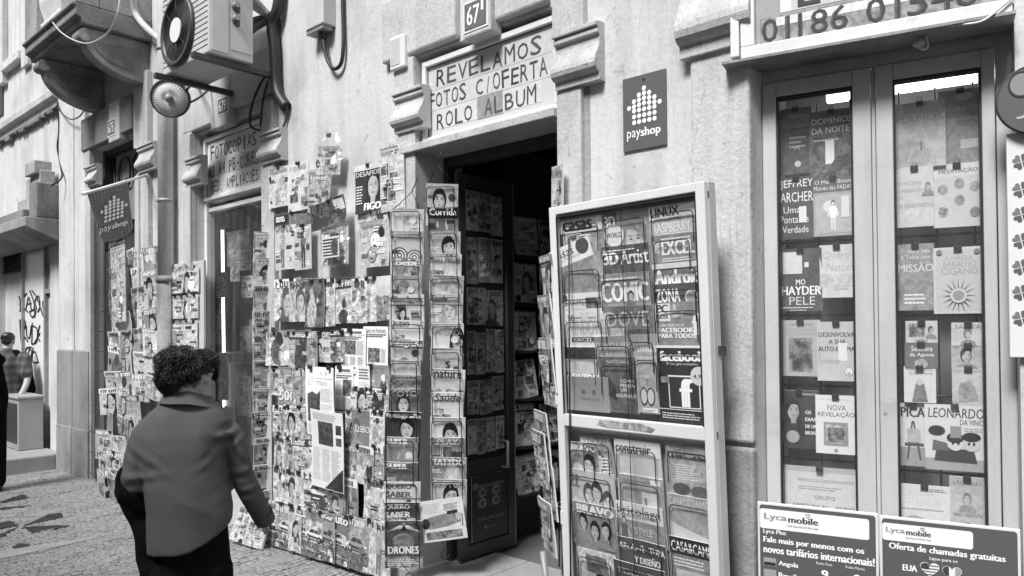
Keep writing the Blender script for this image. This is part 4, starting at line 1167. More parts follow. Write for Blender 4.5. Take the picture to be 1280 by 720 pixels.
# ------------------------------------------------------------------ printed covers
class Cov:
    """a magazine, book or paper: a thin slab with ink in thin layers on its front; local x right, z up, front towards -y"""
    def __init__(s, w, h, t, seed, bow=.004, e=.00022, edge=.7):
        s.w, s.h, s.t, s.e = w, h, t, e; s.m = MB(); s.L = 0; s.r = random.Random(seed)
        r = s.r; s.bx_, s.bz_ = r.uniform(-1, 1) * bow, r.uniform(-1, .6) * bow; s.ph = r.uniform(0, 6)
        s.nx, s.nz = 6, 8
        X = [w * (i / s.nx - .5) for i in range(s.nx + 1)]; Z = [h * j / s.nz for j in range(s.nz + 1)]
        s.gridX, s.gridZ = X, Z
        m = s.m
        for y in (-t, 0):
            b = len(m.v); m.v += [Vector((x, y, z)) for z in Z for x in X]
            for j in range(s.nz):
                for i in range(s.nx):
                    q = (b + j * (s.nx + 1) + i, b + j * (s.nx + 1) + i + 1, b + (j + 1) * (s.nx + 1) + i + 1, b + (j + 1) * (s.nx + 1) + i)
                    m.face(q if y else q[::-1], (.75, 0))
        s.nf = s.nx * s.nz
        n = s.nx + 1; k = n * (s.nz + 1)
        per = [i for i in range(n)] + [j * n + n - 1 for j in range(1, s.nz + 1)] + [s.nz * n + i for i in range(n - 2, -1, -1)] + [j * n for j in range(s.nz - 1, 0, -1)]
        for i in range(len(per)):
            a, b = per[i], per[(i + 1) % len(per)]
            m.face((b, a, a + k, b + k), (edge, 0))
    def bg(s, g, a):
        for i in range(s.nf): s.m.c[i] = (g, a)
    def poly(s, pts, g, a=0.0, keep=False):
        """pts in cover units 0..1; cut along a grid so that ink follows the bend of the paper"""
        if not keep: s.L += 1
        y = -(s.t + s.L * s.e)
        P_ = [(min(1, max(0, x)), min(1, max(0, z))) for x, z in pts]
        st = [P_]
        for ax, n in ((0, 6), (1, 8)):
            out = []
            for q in st:
                lo = min(p[ax] for p in q); hi = max(p[ax] for p in q)
                if hi - lo < 1.2 / n: out.append(q); continue
                i0, i1 = int(lo * n), int(math.ceil(hi * n))
                for i in range(i0, i1):
                    c = clip_band(q, ax, i / n, (i + 1) / n)
                    if len(c) > 2: out.append(c)
            st = out
        for q in st: s.m.poly([(s.w * (x - .5), y, s.h * z) for x, z in q], (g, a))
    def rect(s, x0, x1, z0, z1, g, a=0.0, keep=False):
        s.poly([(x0, z0), (x1, z0), (x1, z1), (x0, z1)], g, a, keep)
    def ell(s, cx, cz, rx, rz, g, a=0.0, n=18, t0=0, t1=2 * PI):
        q = s.w / s.h
        s.poly([(cx + rx * math.cos(t0 + (t1 - t0) * k / n), cz + rz * q * math.sin(t0 + (t1 - t0) * k / n)) for k in range(n)], g, a)
    def text(s, txt, x0, x1, z0, z1, g, bold=.0, shear=0.0, a=0.0):
        s.L += 1
        vs, fs, tx, ty, tw, th = text2d(txt, 0, shear)
        ex = max(0, bold) * 1.9
        for q in ((0,) if ex < .004 else (-.5, 0, .5)):
            o = len(s.m.v); y = -(s.t + (s.L + q * .3) * s.e)
            for X, Y in vs:
                u = x0 + (X - tx + q * ex + ex * .5) / (tw + ex) * (x1 - x0); v = z0 + (Y - ty) / th * (z1 - z0)
                s.m.v.append(Vector((s.w * (min(1, u) - .5), y, s.h * v)))
            for f_ in fs: s.m.face(tuple(o + i for i in f_), (g, a))
    def lines(s, x0, x1, z0, z1, n, g, a=.0, fill=.45):
        s.L += 1; r = s.r
        st = (z1 - z0) / n
        for i in range(n):
            x = x0
            e = x0 + (x1 - x0) * r.uniform(.7, 1)
            while x < e - .01:
                l = min(e - x, r.uniform(.04, .13)); s.rect(x, x + l, z0 + i * st, z0 + i * st + st * fill, g, a, True); x += l + .012
    # --- pictures
    def face(s, cx, cz, k, skin=.5, hair=.03, top=.3):
        r = s.r; q = s.w / s.h
        s.ell(cx + r.uniform(-.02, .02), cz + .04 * k * q, .62 * k, .98 * k, hair, .4)
        if r.random() < .5: s.poly([(cx - .6 * k, cz + .1 * k * q), (cx - .72 * k, cz - 1.2 * k * q), (cx + .72 * k, cz - 1.2 * k * q), (cx + .6 * k, cz + .1 * k * q)], hair)
        s.poly([(cx - 1.25 * k, cz - 2.2 * k * q), (cx + 1.25 * k, cz - 2.2 * k * q), (cx + 1.05 * k, cz - 1.35 * k * q), (cx + .4 * k, cz - 1.05 * k * q), (cx - .4 * k, cz - 1.05 * k * q), (cx - 1.05 * k, cz - 1.35 * k * q)], top, .35)
        s.poly([(cx - .2 * k, cz - 1.12 * k * q), (cx + .2 * k, cz - 1.12 * k * q), (cx + .22 * k, cz - .5 * k * q), (cx - .22 * k, cz - .5 * k * q)], skin * .75)
        s.ell(cx, cz - .08 * k * q, .47 * k, .74 * k, skin, .3)
        sd = r.choice((-1, 1)); s.poly([(cx + sd * .12 * k, cz + .3 * k * q)] + [(cx + sd * (.47 * math.cos(t_)) * k, cz + (-.08 + .74 * math.sin(t_)) * k * q) for t_ in (.5, .2, -.1, -.4, -.7, -1.0, -1.3)] + [(cx + sd * .22 * k, cz - .4 * k * q), (cx + sd * .28 * k, cz - .1 * k * q)], skin * .68, .15)
        pt = r.uniform(-.3, .3); hh = r.uniform(.42, .56)
        s.poly([(cx - .47 * k, cz + r.uniform(-.2, .2) * k * q), (cx + (pt - .25) * k, cz + (hh - .06) * k * q), (cx + pt * k, cz + hh * k * q), (cx + (pt + .3) * k, cz + (hh - .1) * k * q), (cx + .47 * k, cz + r.uniform(-.2, .2) * k * q), (cx + .5 * k, cz + .6 * k * q), (cx, cz + .92 * k * q), (cx - .5 * k, cz + .6 * k * q)], hair, .5)
        for sg in (-1, 1):
            s.ell(cx + sg * .19 * k, cz + .02 * k * q, .075 * k, .036 * k, .06, n=8)
            s.poly([(cx + sg * .09 * k, cz + .12 * k * q), (cx + sg * .31 * k, cz + .14 * k * q), (cx + sg * .30 * k, cz + .17 * k * q), (cx + sg * .09 * k, cz + .155 * k * q)], .1)
        s.poly([(cx - .03 * k, cz), (cx + .10 * k, cz - .24 * k * q), (cx - .07 * k, cz - .24 * k * q)], skin * .72)
        s.ell(cx, cz - .44 * k * q, .15 * k, .045 * k, .2, n=10)
    def person(s, cx, z0, k, g=.12, skin=.45):
        q = s.w / s.h
        P_ = lambda pts, gg, a=0: s.poly([(cx + x * k, z0 + z * k * q) for x, z in pts], gg, a)
        P_([(-.16, 0), (-.03, 0), (0, .9), (.05, 0), (.17, 0), (.2, 1.0), (-.18, 1.0)], g)
        P_([(-.2, .95), (.2, .95), (.27, 1.6), (.1, 1.75), (-.1, 1.75), (-.27, 1.6)], g * 2 + .05, .3)
        P_([(-.27, 1.6), (-.4, 1.1), (-.3, .95), (-.2, 1.35)], skin); P_([(.27, 1.6), (.4, 1.1), (.3, .95), (.2, 1.35)], skin)
        s.ell(cx, z0 + 1.98 * k * q, .16 * k, .22 * k, .03); s.ell(cx, z0 + 1.93 * k * q, .12 * k, .17 * k, skin)
    def car(s, cx, cz, k, g=.3):
        q = s.w / s.h
        P_ = lambda pts, gg, a=0: s.poly([(cx + x * k, cz + z * k * q) for x, z in pts], gg, a)
        P_([(-1.05, -.30), (1.05, -.34), (1.05, -.26), (-1.05, -.22)], .05)
        P_([(-1, -.2), (1, -.25), (1.02, .1), (.75, .22), (.45, .5), (-.35, .52), (-.75, .2), (-1.02, .08)], g)
        P_([(-.6, .2), (-.3, .46), (.05, .46), (.05, .2)], .04); P_([(.1, .2), (.1, .46), (.4, .44), (.64, .2)], .06)
        P_([(-1, .02), (-.7, .06), (-.7, .14), (-.98, .1)], .75); P_([(.75, .03), (1.0, .0), (1.0, .1), (.78, .14)], .75)
        P_([(-.5, -.15), (.4, -.17), (.4, -.02), (-.5, .0)], .05)
        for x in (-.62, .62): s.ell(cx + x * k, cz - .2 * k * q, .22 * k, .24 * k, .025); s.ell(cx + x * k, cz - .2 * k * q, .12 * k, .13 * k, .4, n=10)
    def toon(s, cx, cz, k, g):
        s.ell(cx, cz, k, k * 1.1, .03); s.ell(cx, cz, k * .92, k * 1.02, g)
        q = s.w / s.h
        for sg in (-1, 1): s.ell(cx + sg * .32 * k, cz + .25 * k * q, .24 * k, .32 * k, .85, n=12); s.ell(cx + sg * .28 * k, cz + .2 * k * q, .1 * k, .15 * k, .02, n=8)
        s.ell(cx, cz - .35 * k * q, .42 * k, .3 * k, .05, n=12, t0=PI, t1=2 * PI)
    def house(s, x0, x1, z0, z1, g=.6):
        r = s.r
        s.rect(x0, x1, z0, z1, .55, .25); s.rect(x0, x1, z0, z0 + (z1 - z0) * .3, .25, .6)
        W_, H_ = x1 - x0, z1 - z0
        s.poly([(x0 + W_ * .1, z0 + H_ * .25), (x0 + W_ * .9, z0 + H_ * .2), (x0 + W_ * .9, z0 + H_ * .7), (x0 + W_ * .5, z0 + H_ * .8), (x0 + W_ * .1, z0 + H_ * .6)], g, .1)
        for i in range(3): s.rect(x0 + W_ * (.18 + i * .24), x0 + W_ * (.32 + i * .24), z0 + H_ * .3, z0 + H_ * .55, .1, .2)
    def finish(s, name, mat, matrix):
        m = s.m; w, h = s.w, s.h
        for v in m.v:
            u, q = v.x / w * 2, v.z / h * 2 - 1
            v.y += s.bx_ * (1 - u * u) + s.bz_ * (q * q) + .35 * abs(s.bz_) * math.sin(u * 2.3 + q * 1.7 + s.ph)
        return m.build(name, mat, matrix=matrix)
KIND = {'face': 'a large portrait', 'person': 'a standing figure', 'car': 'cars', 'scene': 'a landscape', 'blocks': 'many small photos', 'toon': 'round cartoon faces',
        'house': 'a house', 'news': 'columns of print', 'plain': 'a plain cover', 'photo': 'one large photo', 'swirl': 'ringed shapes'}
def cover(c, S):
    r = c.r; k = S.get('k', 'photo'); g = S.get('bg', .35); a = S.get('a', .55)
    c.bg(g, a)
    if k == 'news':
        c.bg(S.get('bg', .68), .06)
        if S.get('t'): c.text(S['t'], .08, .08 + .84 * S.get('tw', 1), .86, .95, .06, .02)
        else: c.rect(.15, .8, .88, .94, .15, .4)
        c.rect(.04, .96, .845, .852, .1)
        px0 = S.get('px', .1 if r.random() < .5 else .42); pz = S.get('pz', .38)
        c.lines(.06, .94, .74, .83, 2, .08, 0, .7)
        c.rect(px0, px0 + .48, pz, pz + .34, .22, 1)
        if px0 > .3: c.lines(.05, px0 - .04, pz, pz + .34, 14, .28)
        else: c.lines(px0 + .52, .95, pz, pz + .34, 14, .28)
        for i in range(3): c.lines(.05 + .31 * i, .33 + .31 * i, .05, pz - .04, 12, .3)
        return
    if k == 'face': c.face(S.get('cx', .5 + r.uniform(-.12, .12)), S.get('cz', .5), S.get('s', .38), S.get('skin', r.uniform(.4, .6)), S.get('hair', r.choice((.02, .04, .12))), r.choice((.1, .3, .6)))
    elif k == 'person':
        c.person(S.get('cx', .5 + r.uniform(-.15, .15)), .04, S.get('s', .52), r.choice((.05, .15, .3)))
    elif k == 'car':
        c.rect(0, 1, 0, .32, .2, .8); c.car(.5 + r.uniform(-.06, .06), .46, .44, r.choice((.1, .3, .55, .7)))
        if r.random() < .8: c.car(.28, .16, .2, .5); c.car(.74, .15, .2, .2)
    elif k == 'scene':
        c.rect(0, 1, .5, .8, .55, .25); zz = [r.uniform(.46, .6) for _ in range(9)]; c.poly([(0, .2)] + [(1, .2)] + [(1 - i / 8, zz[i]) for i in range(9)], .3, 1); c.rect(0, 1, 0, .3, .3, 1); c.rect(r.uniform(.1, .5), r.uniform(.55, .9), .3, .5, .5, .7)
    elif k == 'blocks':
        for i in range(r.randint(4, 7)):
            x, z = r.uniform(.03, .6), r.uniform(.03, .6); ww, hh = r.uniform(.22, .4), r.uniform(.14, .28)
            c.rect(x - .015, x + ww + .015, z - .012, z + hh + .012, .75); c.rect(x, x + ww, z, z + hh, r.uniform(.15, .5), 1)
        if r.random() < .6: c.face(r.uniform(.25, .75), r.uniform(.3, .6), .17, r.uniform(.4, .6), .03)
    elif k == 'toon':
        for i in range(r.randint(3, 5)): c.toon(r.uniform(.2, .8), r.uniform(.15, .65), r.uniform(.1, .2), r.choice((.3, .5, .7)))
    elif k == 'photo':
        for i in range(r.randint(1, 3)):
            x, z, q = r.uniform(.2, .8), r.uniform(.1, .45), r.uniform(.12, .3)
            c.ell(x, z, q, q * r.uniform(.8, 2), r.choice((.08, .15, .5, .6)), .8); c.ell(x + q * .1, z + q * 1.3, q * .45, q * .55, r.choice((.4, .5, .06)), .4)
    elif k == 'house': c.house(0, 1, .05, .78)
    elif k == 'swirl':
        for cx, cz in ((.28, .45), (.72, .4)):
            for i, gg in enumerate((.1, .7, .1, .7, .1, .7)): c.ell(cx, cz, .24 - i * .04, .24 - i * .04, gg)
    if S.get('band') is not None: c.rect(0, 1, 1 - S.get('bh', .2), 1, S['band'], S.get('ba', .05))
    # side headlines too small to read
    if S.get('hl', 1) and k not in ('plain',):
        for i in range(r.randint(3, 6)):
            x = r.choice((.05, .62)); z = r.uniform(.08, .66)
            gg = r.choice((.8, .8, .04)) if g > .2 else .8
            c.lines(x, x + r.uniform(.25, .34), z, z + .03 * 3, 3, gg, 0, r.uniform(.45, .7))
    if r.random() < .4 and S.get('hl', 1):
        x, z = r.uniform(.6, .85), r.uniform(.2, .75); c.ell(x, z, .11, .11, r.choice((.75, .06)))
    if S.get('t'):
        th = S.get('th', .13); z1 = S.get('tz', .965); tw = S.get('tw', .9)
        x0 = S.get('tx', (1 - tw) / 2)
        if S.get('shadow', 0): c.text(S['t'], x0 + .012, x0 + tw + .012, z1 - th - .008, z1 - .008, .05, S.get('bold', .02), S.get('sh', 0))
        c.text(S['t'], x0, x0 + tw, z1 - th, z1, S.get('tg', .8), S.get('bold', .02), S.get('sh', 0))
    if S.get('sub', 1) and r.random() < .7: c.lines(.06, .94, .972, .995, 1, .1 if g > .3 and S.get('band') is None else .6, 0, .6)
    for x in S.get('ex', ()):
        c.text(*x) if len(x) > 6 else c.text(*x, S.get('tg', .8))
    if r.random() < .5: c.rect(.78, .95, .03, .12, .75); c.lines(.8, .93, .045, .11, 3, .05)
_seed = [100]
def item(fr, a, b, d, w_, h_, S, label, name='magazine', cat='magazine', group=None, t=.005, roll=0, lean=0, yaw=0, mat='print', bow=.004, seed=None):
    _seed[0] += 1
    c = Cov(w_, h_, t, seed if seed is not None else _seed[0], bow)
    cover(c, S) if not callable(S) else S(c)
    o = c.finish(name, M[mat], fr.mat(a, b, d, roll, lean, yaw))
    if not 4 <= len(label.split()) <= 16: print('LABEL', len(label.split()), label)
    return tag(o, label, cat, group)
def stick(fr, d, x0, x1, y0, y1, S, label, **kw):
    a0, a1, b0, b1 = R(fr, x0, x1, y0, y1, d)
    return item(fr, (a0 + a1) / 2, b0, d, a1 - a0, b1 - b0, S, label, **kw)
ORD = ['', 'first', 'second', 'third', 'fourth', 'fifth', 'sixth', 'seventh', 'eighth', 'ninth', 'tenth', 'eleventh', 'twelfth', 'thirteenth', 'fourteenth', 'fifteenth', 'sixteenth']
rs = random.Random(42)
def tone(g): return 'pale' if g > .5 else ('dark' if g < .16 else 'grey')
def autospec(kinds=('face', 'person', 'blocks', 'photo', 'scene', 'face', 'blocks')):
    k = rs.choice(kinds); g = rs.choice((.12, .25, .35, .5, .62))
    S = dict(k=k, bg=g, a=rs.uniform(.3, .9), tg=.78 if g < .45 else rs.choice((.04, .04, .78)), th=rs.uniform(.09, .16), tw=rs.uniform(.6, .92), bold=.03)
    if rs.random() < .4: S['band'] = rs.choice((.06, .7, .3)); S['tg'] = .04 if S['band'] > .5 else .8
    S['mast'] = 1
    return S
def mast(c, S):
    """an illegible masthead block: a row of letter-like bars"""
    r = c.r; x = .08; n = r.randint(4, 7); wl = .8 / n
    for i in range(n):
        g = S['tg']; z1 = .955; z0 = z1 - S['th']
        c.rect(x, x + wl * .28, z0, z1, g); 
        if r.random() < .7: c.rect(x + wl * .55, x + wl * .8, z0, z1, g)
        if r.random() < .8: zz = r.choice((z0, z1 - .025, (z0 + z1) / 2)); c.rect(x + wl * .2, x + wl * .7, zz, zz + .025, g)
        x += wl
def busy(c, n):
    r = c.r
    for i in range(n):
        x, z = r.uniform(.02, .85), r.uniform(.02, .78); ww, hh = r.uniform(.05, .3), r.uniform(.02, .12)
        q = r.random()
        if q < .4: c.rect(x, min(.98, x + ww), z, z + hh, r.choice((.03, .06, .1, .16, .68, .45, .25, .35)), r.choice((0, .6, 1)))
        elif q < .8: c.lines(x, min(.98, x + ww + .1), z, z + hh + .03, r.randint(2, 4), r.choice((.02, .03, .08, .72)), 0, .6)
        else: c.ell(x, z, ww * .4, ww * .5, r.choice((.04, .3, .55, .75)), .5)
def auto(S): return (lambda c: (cover(c, S), busy(c, S.get('n', 5)), mast(c, S)))
# binder clips: one mesh, copied
_clip = None
def clip(fr, a, b, d, roll=0, k=1.0):
    global _clip
    mt = fr.mat(a, b, d, roll)
    if _clip is None:
        m = MB(); fr0 = Frame((0, 0, 0), (1, 0, 0))
        m.prism(fr0, [(.010, -.016), (.013, .004), (.0, .012), (-.010, .004), (-.008, -.016)], -.016, .016)
        for d_ in (.014, -.011): m.tube([(-.009, -d_, .002), (-.007, -d_ * 1.3, .022), (.007, -d_ * 1.3, .022), (.009, -d_, .002)], .0013, 4)
        _clip = m.build('binder_clip', 'black', matrix=mt)
        tag(_clip, 'black binder clip pinching a paper or magazine on the street display', 'clip', 'binder clips on the displays')
        o = _clip
    else:
        o = _clip.copy(); COL.objects.link(o); o.matrix_basis = mt
    if k != 1: o.scale = (k, k, k)
    return o
# wire pocket racks
def rloop(fr, a0, a1, b0, b1, d, r=.018):
    pts = [fr.pt(a0, b0, d), fr.pt(a0, b1 - r, d)]
    for i in range(5):
        t = PI - PI / 2 * i / 4; pts.append(fr.pt(a0 + r + r * math.cos(t), b1 - r + r * math.sin(t), d))
    for i in range(5):
        t = PI / 2 - PI / 2 * i / 4; pts.append(fr.pt(a1 - r + r * math.cos(t), b1 - r + r * math.sin(t), d))
    pts.append(fr.pt(a1, b0, d)); return pts

# ------------------------------------------------------------------ left hanging wire rack by the doorway
def hanging_rack(fr, label, rows, group, where, hook_px, foot_px):
    xs = [fr.px((r_[0] + r_[1]) / 2, r_[2])[0] for r_ in rows]
    tops = [fr.px((r_[0] + r_[1]) / 2, r_[2])[1] for r_ in rows]
    zb = fr.px((rows[-1][0] + rows[-1][1]) / 2, rows[-1][3])[1] if len(rows[-1]) > 5 else tops[-1] - .2
    rk = thing('wire_rack', fr.pt(xs[0], zb - .1, -.06), label, 'magazine rack', 'hanging wire magazine racks')
    m = MB()
    for sg in (-1, 1): m.tube([fr.pt(xs[-1] + sg * .085, zb - .05, -.05), fr.pt(xs[0] + sg * .085, tops[0], -.05)], .0035, 6)
    h_ = fr.pt(*fr.px(*hook_px, -.05), -.05)
    m.tube([fr.pt(xs[0] - .085, tops[0], -.05), h_, fr.pt(xs[0] + .085, tops[0], -.05)], .003, 6)
    m.tube([h_, h_ + Vector((.005, 0, .02)), h_ + Vector((.022, 0, .05)), h_ + Vector((.03, 0, .09))], .004, 6)
    lo_ = fr.pt(*fr.px(*foot_px, -.02), -.02)
    m.tube([fr.pt(xs[-1] - .085, zb - .0, -.04), lo_, fr.pt(xs[-1] + .085, zb - .0, -.04)], .0032, 6)
    m.tube([lo_ + Vector((.025 * math.cos(t_ * .7), 0, -.025 + .025 * math.sin(t_ * .7))) for t_ in range(10)], .003, 5)
    m.build('hanger', 'wire', rk)
    n = len(rows)
    for i, r_ in enumerate(rows):
        x0, x1, yt, S, desc = r_[0], r_[1], r_[2], r_[3] if not isinstance(r_[3], (int, float)) else r_[4], r_[-1]
        w_ = fr.px(x1, yt)[0] - fr.px(x0, yt)[0]
        h_ = w_ * 1.31
        lean = .17
        item(fr, xs[i], tops[i] - h_ * math.cos(lean), -.035, w_, h_, S, '%s, %s down the %s' % (desc, ORD[i + 1], where), group=group,
             roll=r_[5] if len(r_) > 6 else .035 + rs.uniform(-.03, .03), lean=lean, t=rs.uniform(.004, .009), bow=.006)
        nxt = tops[i + 1] if i + 1 < n else tops[i] - .25
        m = MB(); ins = w_ * .08
        hw = w_ / 2 - ins
        top_ = tops[i] - rs.uniform(.018, .03)
        m.tube(rloop(fr, xs[i] - hw, xs[i] + hw, nxt - .03, top_, .018 + .012), .0030, 6)
        m.tube([fr.pt(xs[i] - hw, nxt - .03, .03), fr.pt(xs[i] - hw, nxt - .05, -.05)], .0025, 5); m.tube([fr.pt(xs[i] + hw, nxt - .03, .03), fr.pt(xs[i] + hw, nxt - .05, -.05)], .0025, 5)
        m.build('pocket', 'wire', rk)
K1 = Frame((0, 4.62, 0), (1, .06, 0))
dkS = dict
rows1 = [
 (486, 528, 261, dkS(k='face', bg=.68, a=.2, skin=.66, hair=.5, s=.36, cz=.62, t='Crescer', tg=.6, bold=0), 'pale magazine with a faint close-up face'),
 (487, 529, 289, dkS(k='swirl', bg=.6, a=.1, t='Ideias', tg=.75, band=.38, tw=.5, tx=.04, bh=.14, th=.09), 'craft magazine with ringed pattern'),
 (488, 526, 322, dkS(k='face', bg=.42, a=.3, skin=.6, hair=.35, s=.36, cz=.62, t='Bebé', tg=.82, bold=.06, th=.17, tw=.8), 'grey magazine with bold white masthead over a baby'),
 (488, 527, 345, dkS(k='face', bg=.45, a=.3, skin=.55, hair=.25, s=.36, cz=.62, cx=.4), 'untitled grey magazine with a blurred face'),
 (486, 530, 368, dkS(k='blocks', bg=.66, a=.1, t='Gadget', tg=.22, bold=.05, th=.16, tw=.98, tx=.01, band=.68, bh=.22), 'magazine with big grey masthead over small photos'),
 (487, 528, 400.6, dkS(k='blocks', bg=.7, a=.05, t='AUDIO', tg=.06, bold=.03, th=.11, tw=.5, tx=.06, band=.72, bh=.17, ex=(('CINEMA', .66, .96, .86, .93, .25, .0),)), 'white magazine with black masthead and boxed devices'),
 (485, 526, 425, dkS(k='scene', bg=.3, a=.6, t='fotografia', tg=.85, bold=.05, th=.14, tw=.98, tx=.01, shadow=1), 'photography magazine with a landscape and white masthead'),
 (486, 524, 450, dkS(k='scene', bg=.5, a=.4, hl=0), 'magazine showing only a bright landscape strip'),
 (486, 524, 468, dkS(k='photo', bg=.3, a=.7, t='QUERO', tg=.5, bold=.02, th=.12, tw=.6), 'dim grey magazine with a faint masthead'),
 (487, 525, 486, dkS(k='face', bg=.16, a=.4, skin=.7, hair=.05, s=.36, cz=.62, t='FOTO', tg=.55, bold=.0, th=.16, tw=.8), 'dark magazine with thin grey masthead over white shape'),
 (480, 524, 514, dkS(k='face', bg=.06, a=.3, skin=.6, hair=.02, s=.36, cz=.62, cx=.6, t='fotografia', tg=.86, bold=.05, th=.13, tw=1, tx=0, hl=0), 'black photography magazine with eyes looking out'),
 (480, 520, 546, dkS(k='person', bg=.28, a=.2, t='SUPER', tg=.86, bold=.08, th=.13, tw=.66, tx=.02), 'grey magazine with fat white masthead over a child'),
 (480, 520, 577, dkS(k='photo', bg=.18, a=.5, t='SUPER', tg=.86, bold=.08, th=.12, tw=.64, tx=.02), 'dark magazine with fat white masthead and strip'),
 (480, 524, 601, dkS(k='blocks', bg=.6, a=.3, t='QUERO', tg=.12, bold=.04, th=.13, tw=.72, tx=.02, band=.7, bh=.36, ex=(('SABER', .02, .74, .66, .79, .12, .04),)), 'pale magazine with two-line dark masthead'),
 (480, 524, 627, dkS(k='blocks', bg=.12, a=.5, t='QUERO', tg=.85, bold=.05, th=.13, tw=.7, tx=.02, ex=(('SABER', .02, .74, .66, .79, .85, .05),)), 'dark magazine with two-line white masthead'),
 (480, 528, 650, lambda c: (c.bg(.12, .6), c.poly([(.06, .78), (.5, .95), (.96, .76), (.5, .84)], .75), c.poly([(.42, .8), (.5, .93), (.58, .8)], .03), c.ell(.5, .58, .3, .2, .3, .8), c.text('DRONES', .08, .9, .30, .46, .85, .05),
    c.rect(0, 1, 0, .24, .4, .9), c.lines(.06, .94, .05, .2, 4, .75)), 'dark magazine showing a white aircraft'),
]
hanging_rack(K1, 'left hanging wire rack of overlapping magazines beside the wall display', rows1, 'magazines in the left hanging wire rack', 'left hanging rack', (515, 240), (512, 716))
K2 = Frame((0, 4.6, 0), (1, -.04, 0))
rows2 = [
 (531, 571, 230, dkS(k='face', bg=.5, a=.2, skin=.5, hair=.03, s=.36, cz=.62, t='Womens Health', tg=.3, bold=.0, th=.10, tw=.95), 'pale magazine with a long-haired portrait'),
 (534, 572, 259, dkS(k='person', bg=.25, a=.5, t='Corrida', tg=.86, bold=.03, th=.17, tw=.9, band=.02, bh=.27), 'running magazine with white masthead on black band'),
 (535, 574, 289, dkS(k='face', bg=.5, a=.2, skin=.52, hair=.03, s=.36, cz=.62, cx=.62, t='Womens Health', tg=.66, bold=.0, th=.10, tw=.95), 'pale magazine with a dark-haired head at right'),
 (535, 575, 317, dkS(k='person', bg=.66, a=.1, s=.6, cx=.62, t='Mens Health', tg=.12, bold=.0, th=.15, tw=.98, tz=.93, tx=.01, ex=(('CORPO', .05, .45, .5, .6, .05, .05),)), 'white magazine with a posing man in dark'),
 (536, 577, 344, dkS(k='toon' if 0 else 'face', bg=.5, a=.6, skin=.6, s=.3, cz=.3, cx=.66, hl=0), 'magazine with flowers and a sleeping face'),
 (535, 577, 367, dkS(k='face', bg=.5, a=.4, skin=.62, hair=.3, s=.36, cz=.62, cx=.6, t='Saude', tg=.04, bold=.02, sh=.25, th=.14, tw=.48, tx=.05, band=.45, bh=.24, ex=(('Actual', .54, .96, .82, .95, .65, 0, .25),)), 'health magazine with two-tone slanted masthead'),
 (538, 579, 404, dkS(k='face', bg=.66, a=.08, skin=.5, s=.36, cz=.62, cx=.8, t='Beleza', tg=.3, bold=.0, th=.1, tw=.9, ex=(('EMAGRECA', .06, .94, .74, .85, .4, .01),)), 'white magazine with lines of heavy headlines'),
 (537, 577, 435, dkS(k='photo', bg=.45, a=.3, t='nutricion', tg=.62, bold=.0, th=.12, tw=.86, ex=(('40', .08, .3, .58, .7, .6, .02), ('S', .46, .62, .52, .68, .04, .06))), 'grey magazine with one black letter swirl'),
 (536, 579, 461, dkS(k='scene', bg=.66, a=.1, t='nature', tg=.05, bold=.03, th=.16, tw=.8, hl=0), 'white magazine with dark masthead above a hill chapel'),
 (538, 578, 490, dkS(k='blocks', bg=.64, a=.1, t='Saúde', tg=.10, bold=.0, sh=.25, th=.2, tw=.82, tz=.98), 'white health magazine with big slanted masthead'),
 (537, 581, 521, dkS(k='face', bg=.6, a=.1, skin=.5, hair=.02, s=.36, cz=.62, cx=.58, t='happen', tg=.4, bold=.0, th=.11, tw=.7), 'pale magazine with a dark fringed portrait'),
 (537, 581, 546, dkS(k='blocks', bg=.3, a=.5, t='PLAY', tg=.62, bold=.04, th=.13, tw=.6), 'grey games magazine with a pale masthead'),
 (537, 582, 571, dkS(k='person', bg=.3, a=.3, s=.6, t='TATTOO', tg=.8, bold=.05, th=.14, tw=.9), 'grey magazine with a reclining figure over white letters'),
 (538, 582, 598, dkS(k='face', bg=.5, a=.15, s=.36, skin=.5, hair=.02, cz=.62, cx=.56, t='TATTOO', tg=.68, bold=.0, th=.15, tw=.9, hl=0), 'pale magazine with one round dark head'),
]
hanging_rack(K2, 'right hanging wire rack of overlapping magazines on the door jamb', rows2, 'magazines in the right hanging wire rack', 'right hanging rack', (546, 205), (556, 688))
item(K2, K2.px(558, 668)[0], K2.px(556, 674)[1], .02, K2.px(586, 640)[0] - K2.px(531, 640)[0], K2.px(556, 622)[1] - K2.px(556, 674)[1],
     lambda c: (c.bg(.66, .1), c.poly([(.02, .55), (.3, .62), (.7, .66), (.82, .62), (.95, .6), (.9, .42), (.6, .34), (.2, .3), (.03, .36)], .3, .5), c.ell(.86, .55, .07, .09, .45), c.ell(.1, .45, .1, .12, .03), c.poly([(.6, .70), (.85, .72), (.85, .64), (.62, .62)], .03),
        c.lines(.08, .5, .7, .95, 5, .5), c.rect(.08, .9, .06, .24, .3, 1), c.lines(.55, .9, .74, .9, 4, .25)),
     'tilted white magazine with a figure lying down, lowest on the right hanging rack', group='magazines in the right hanging wire rack', roll=-.13, lean=.05)

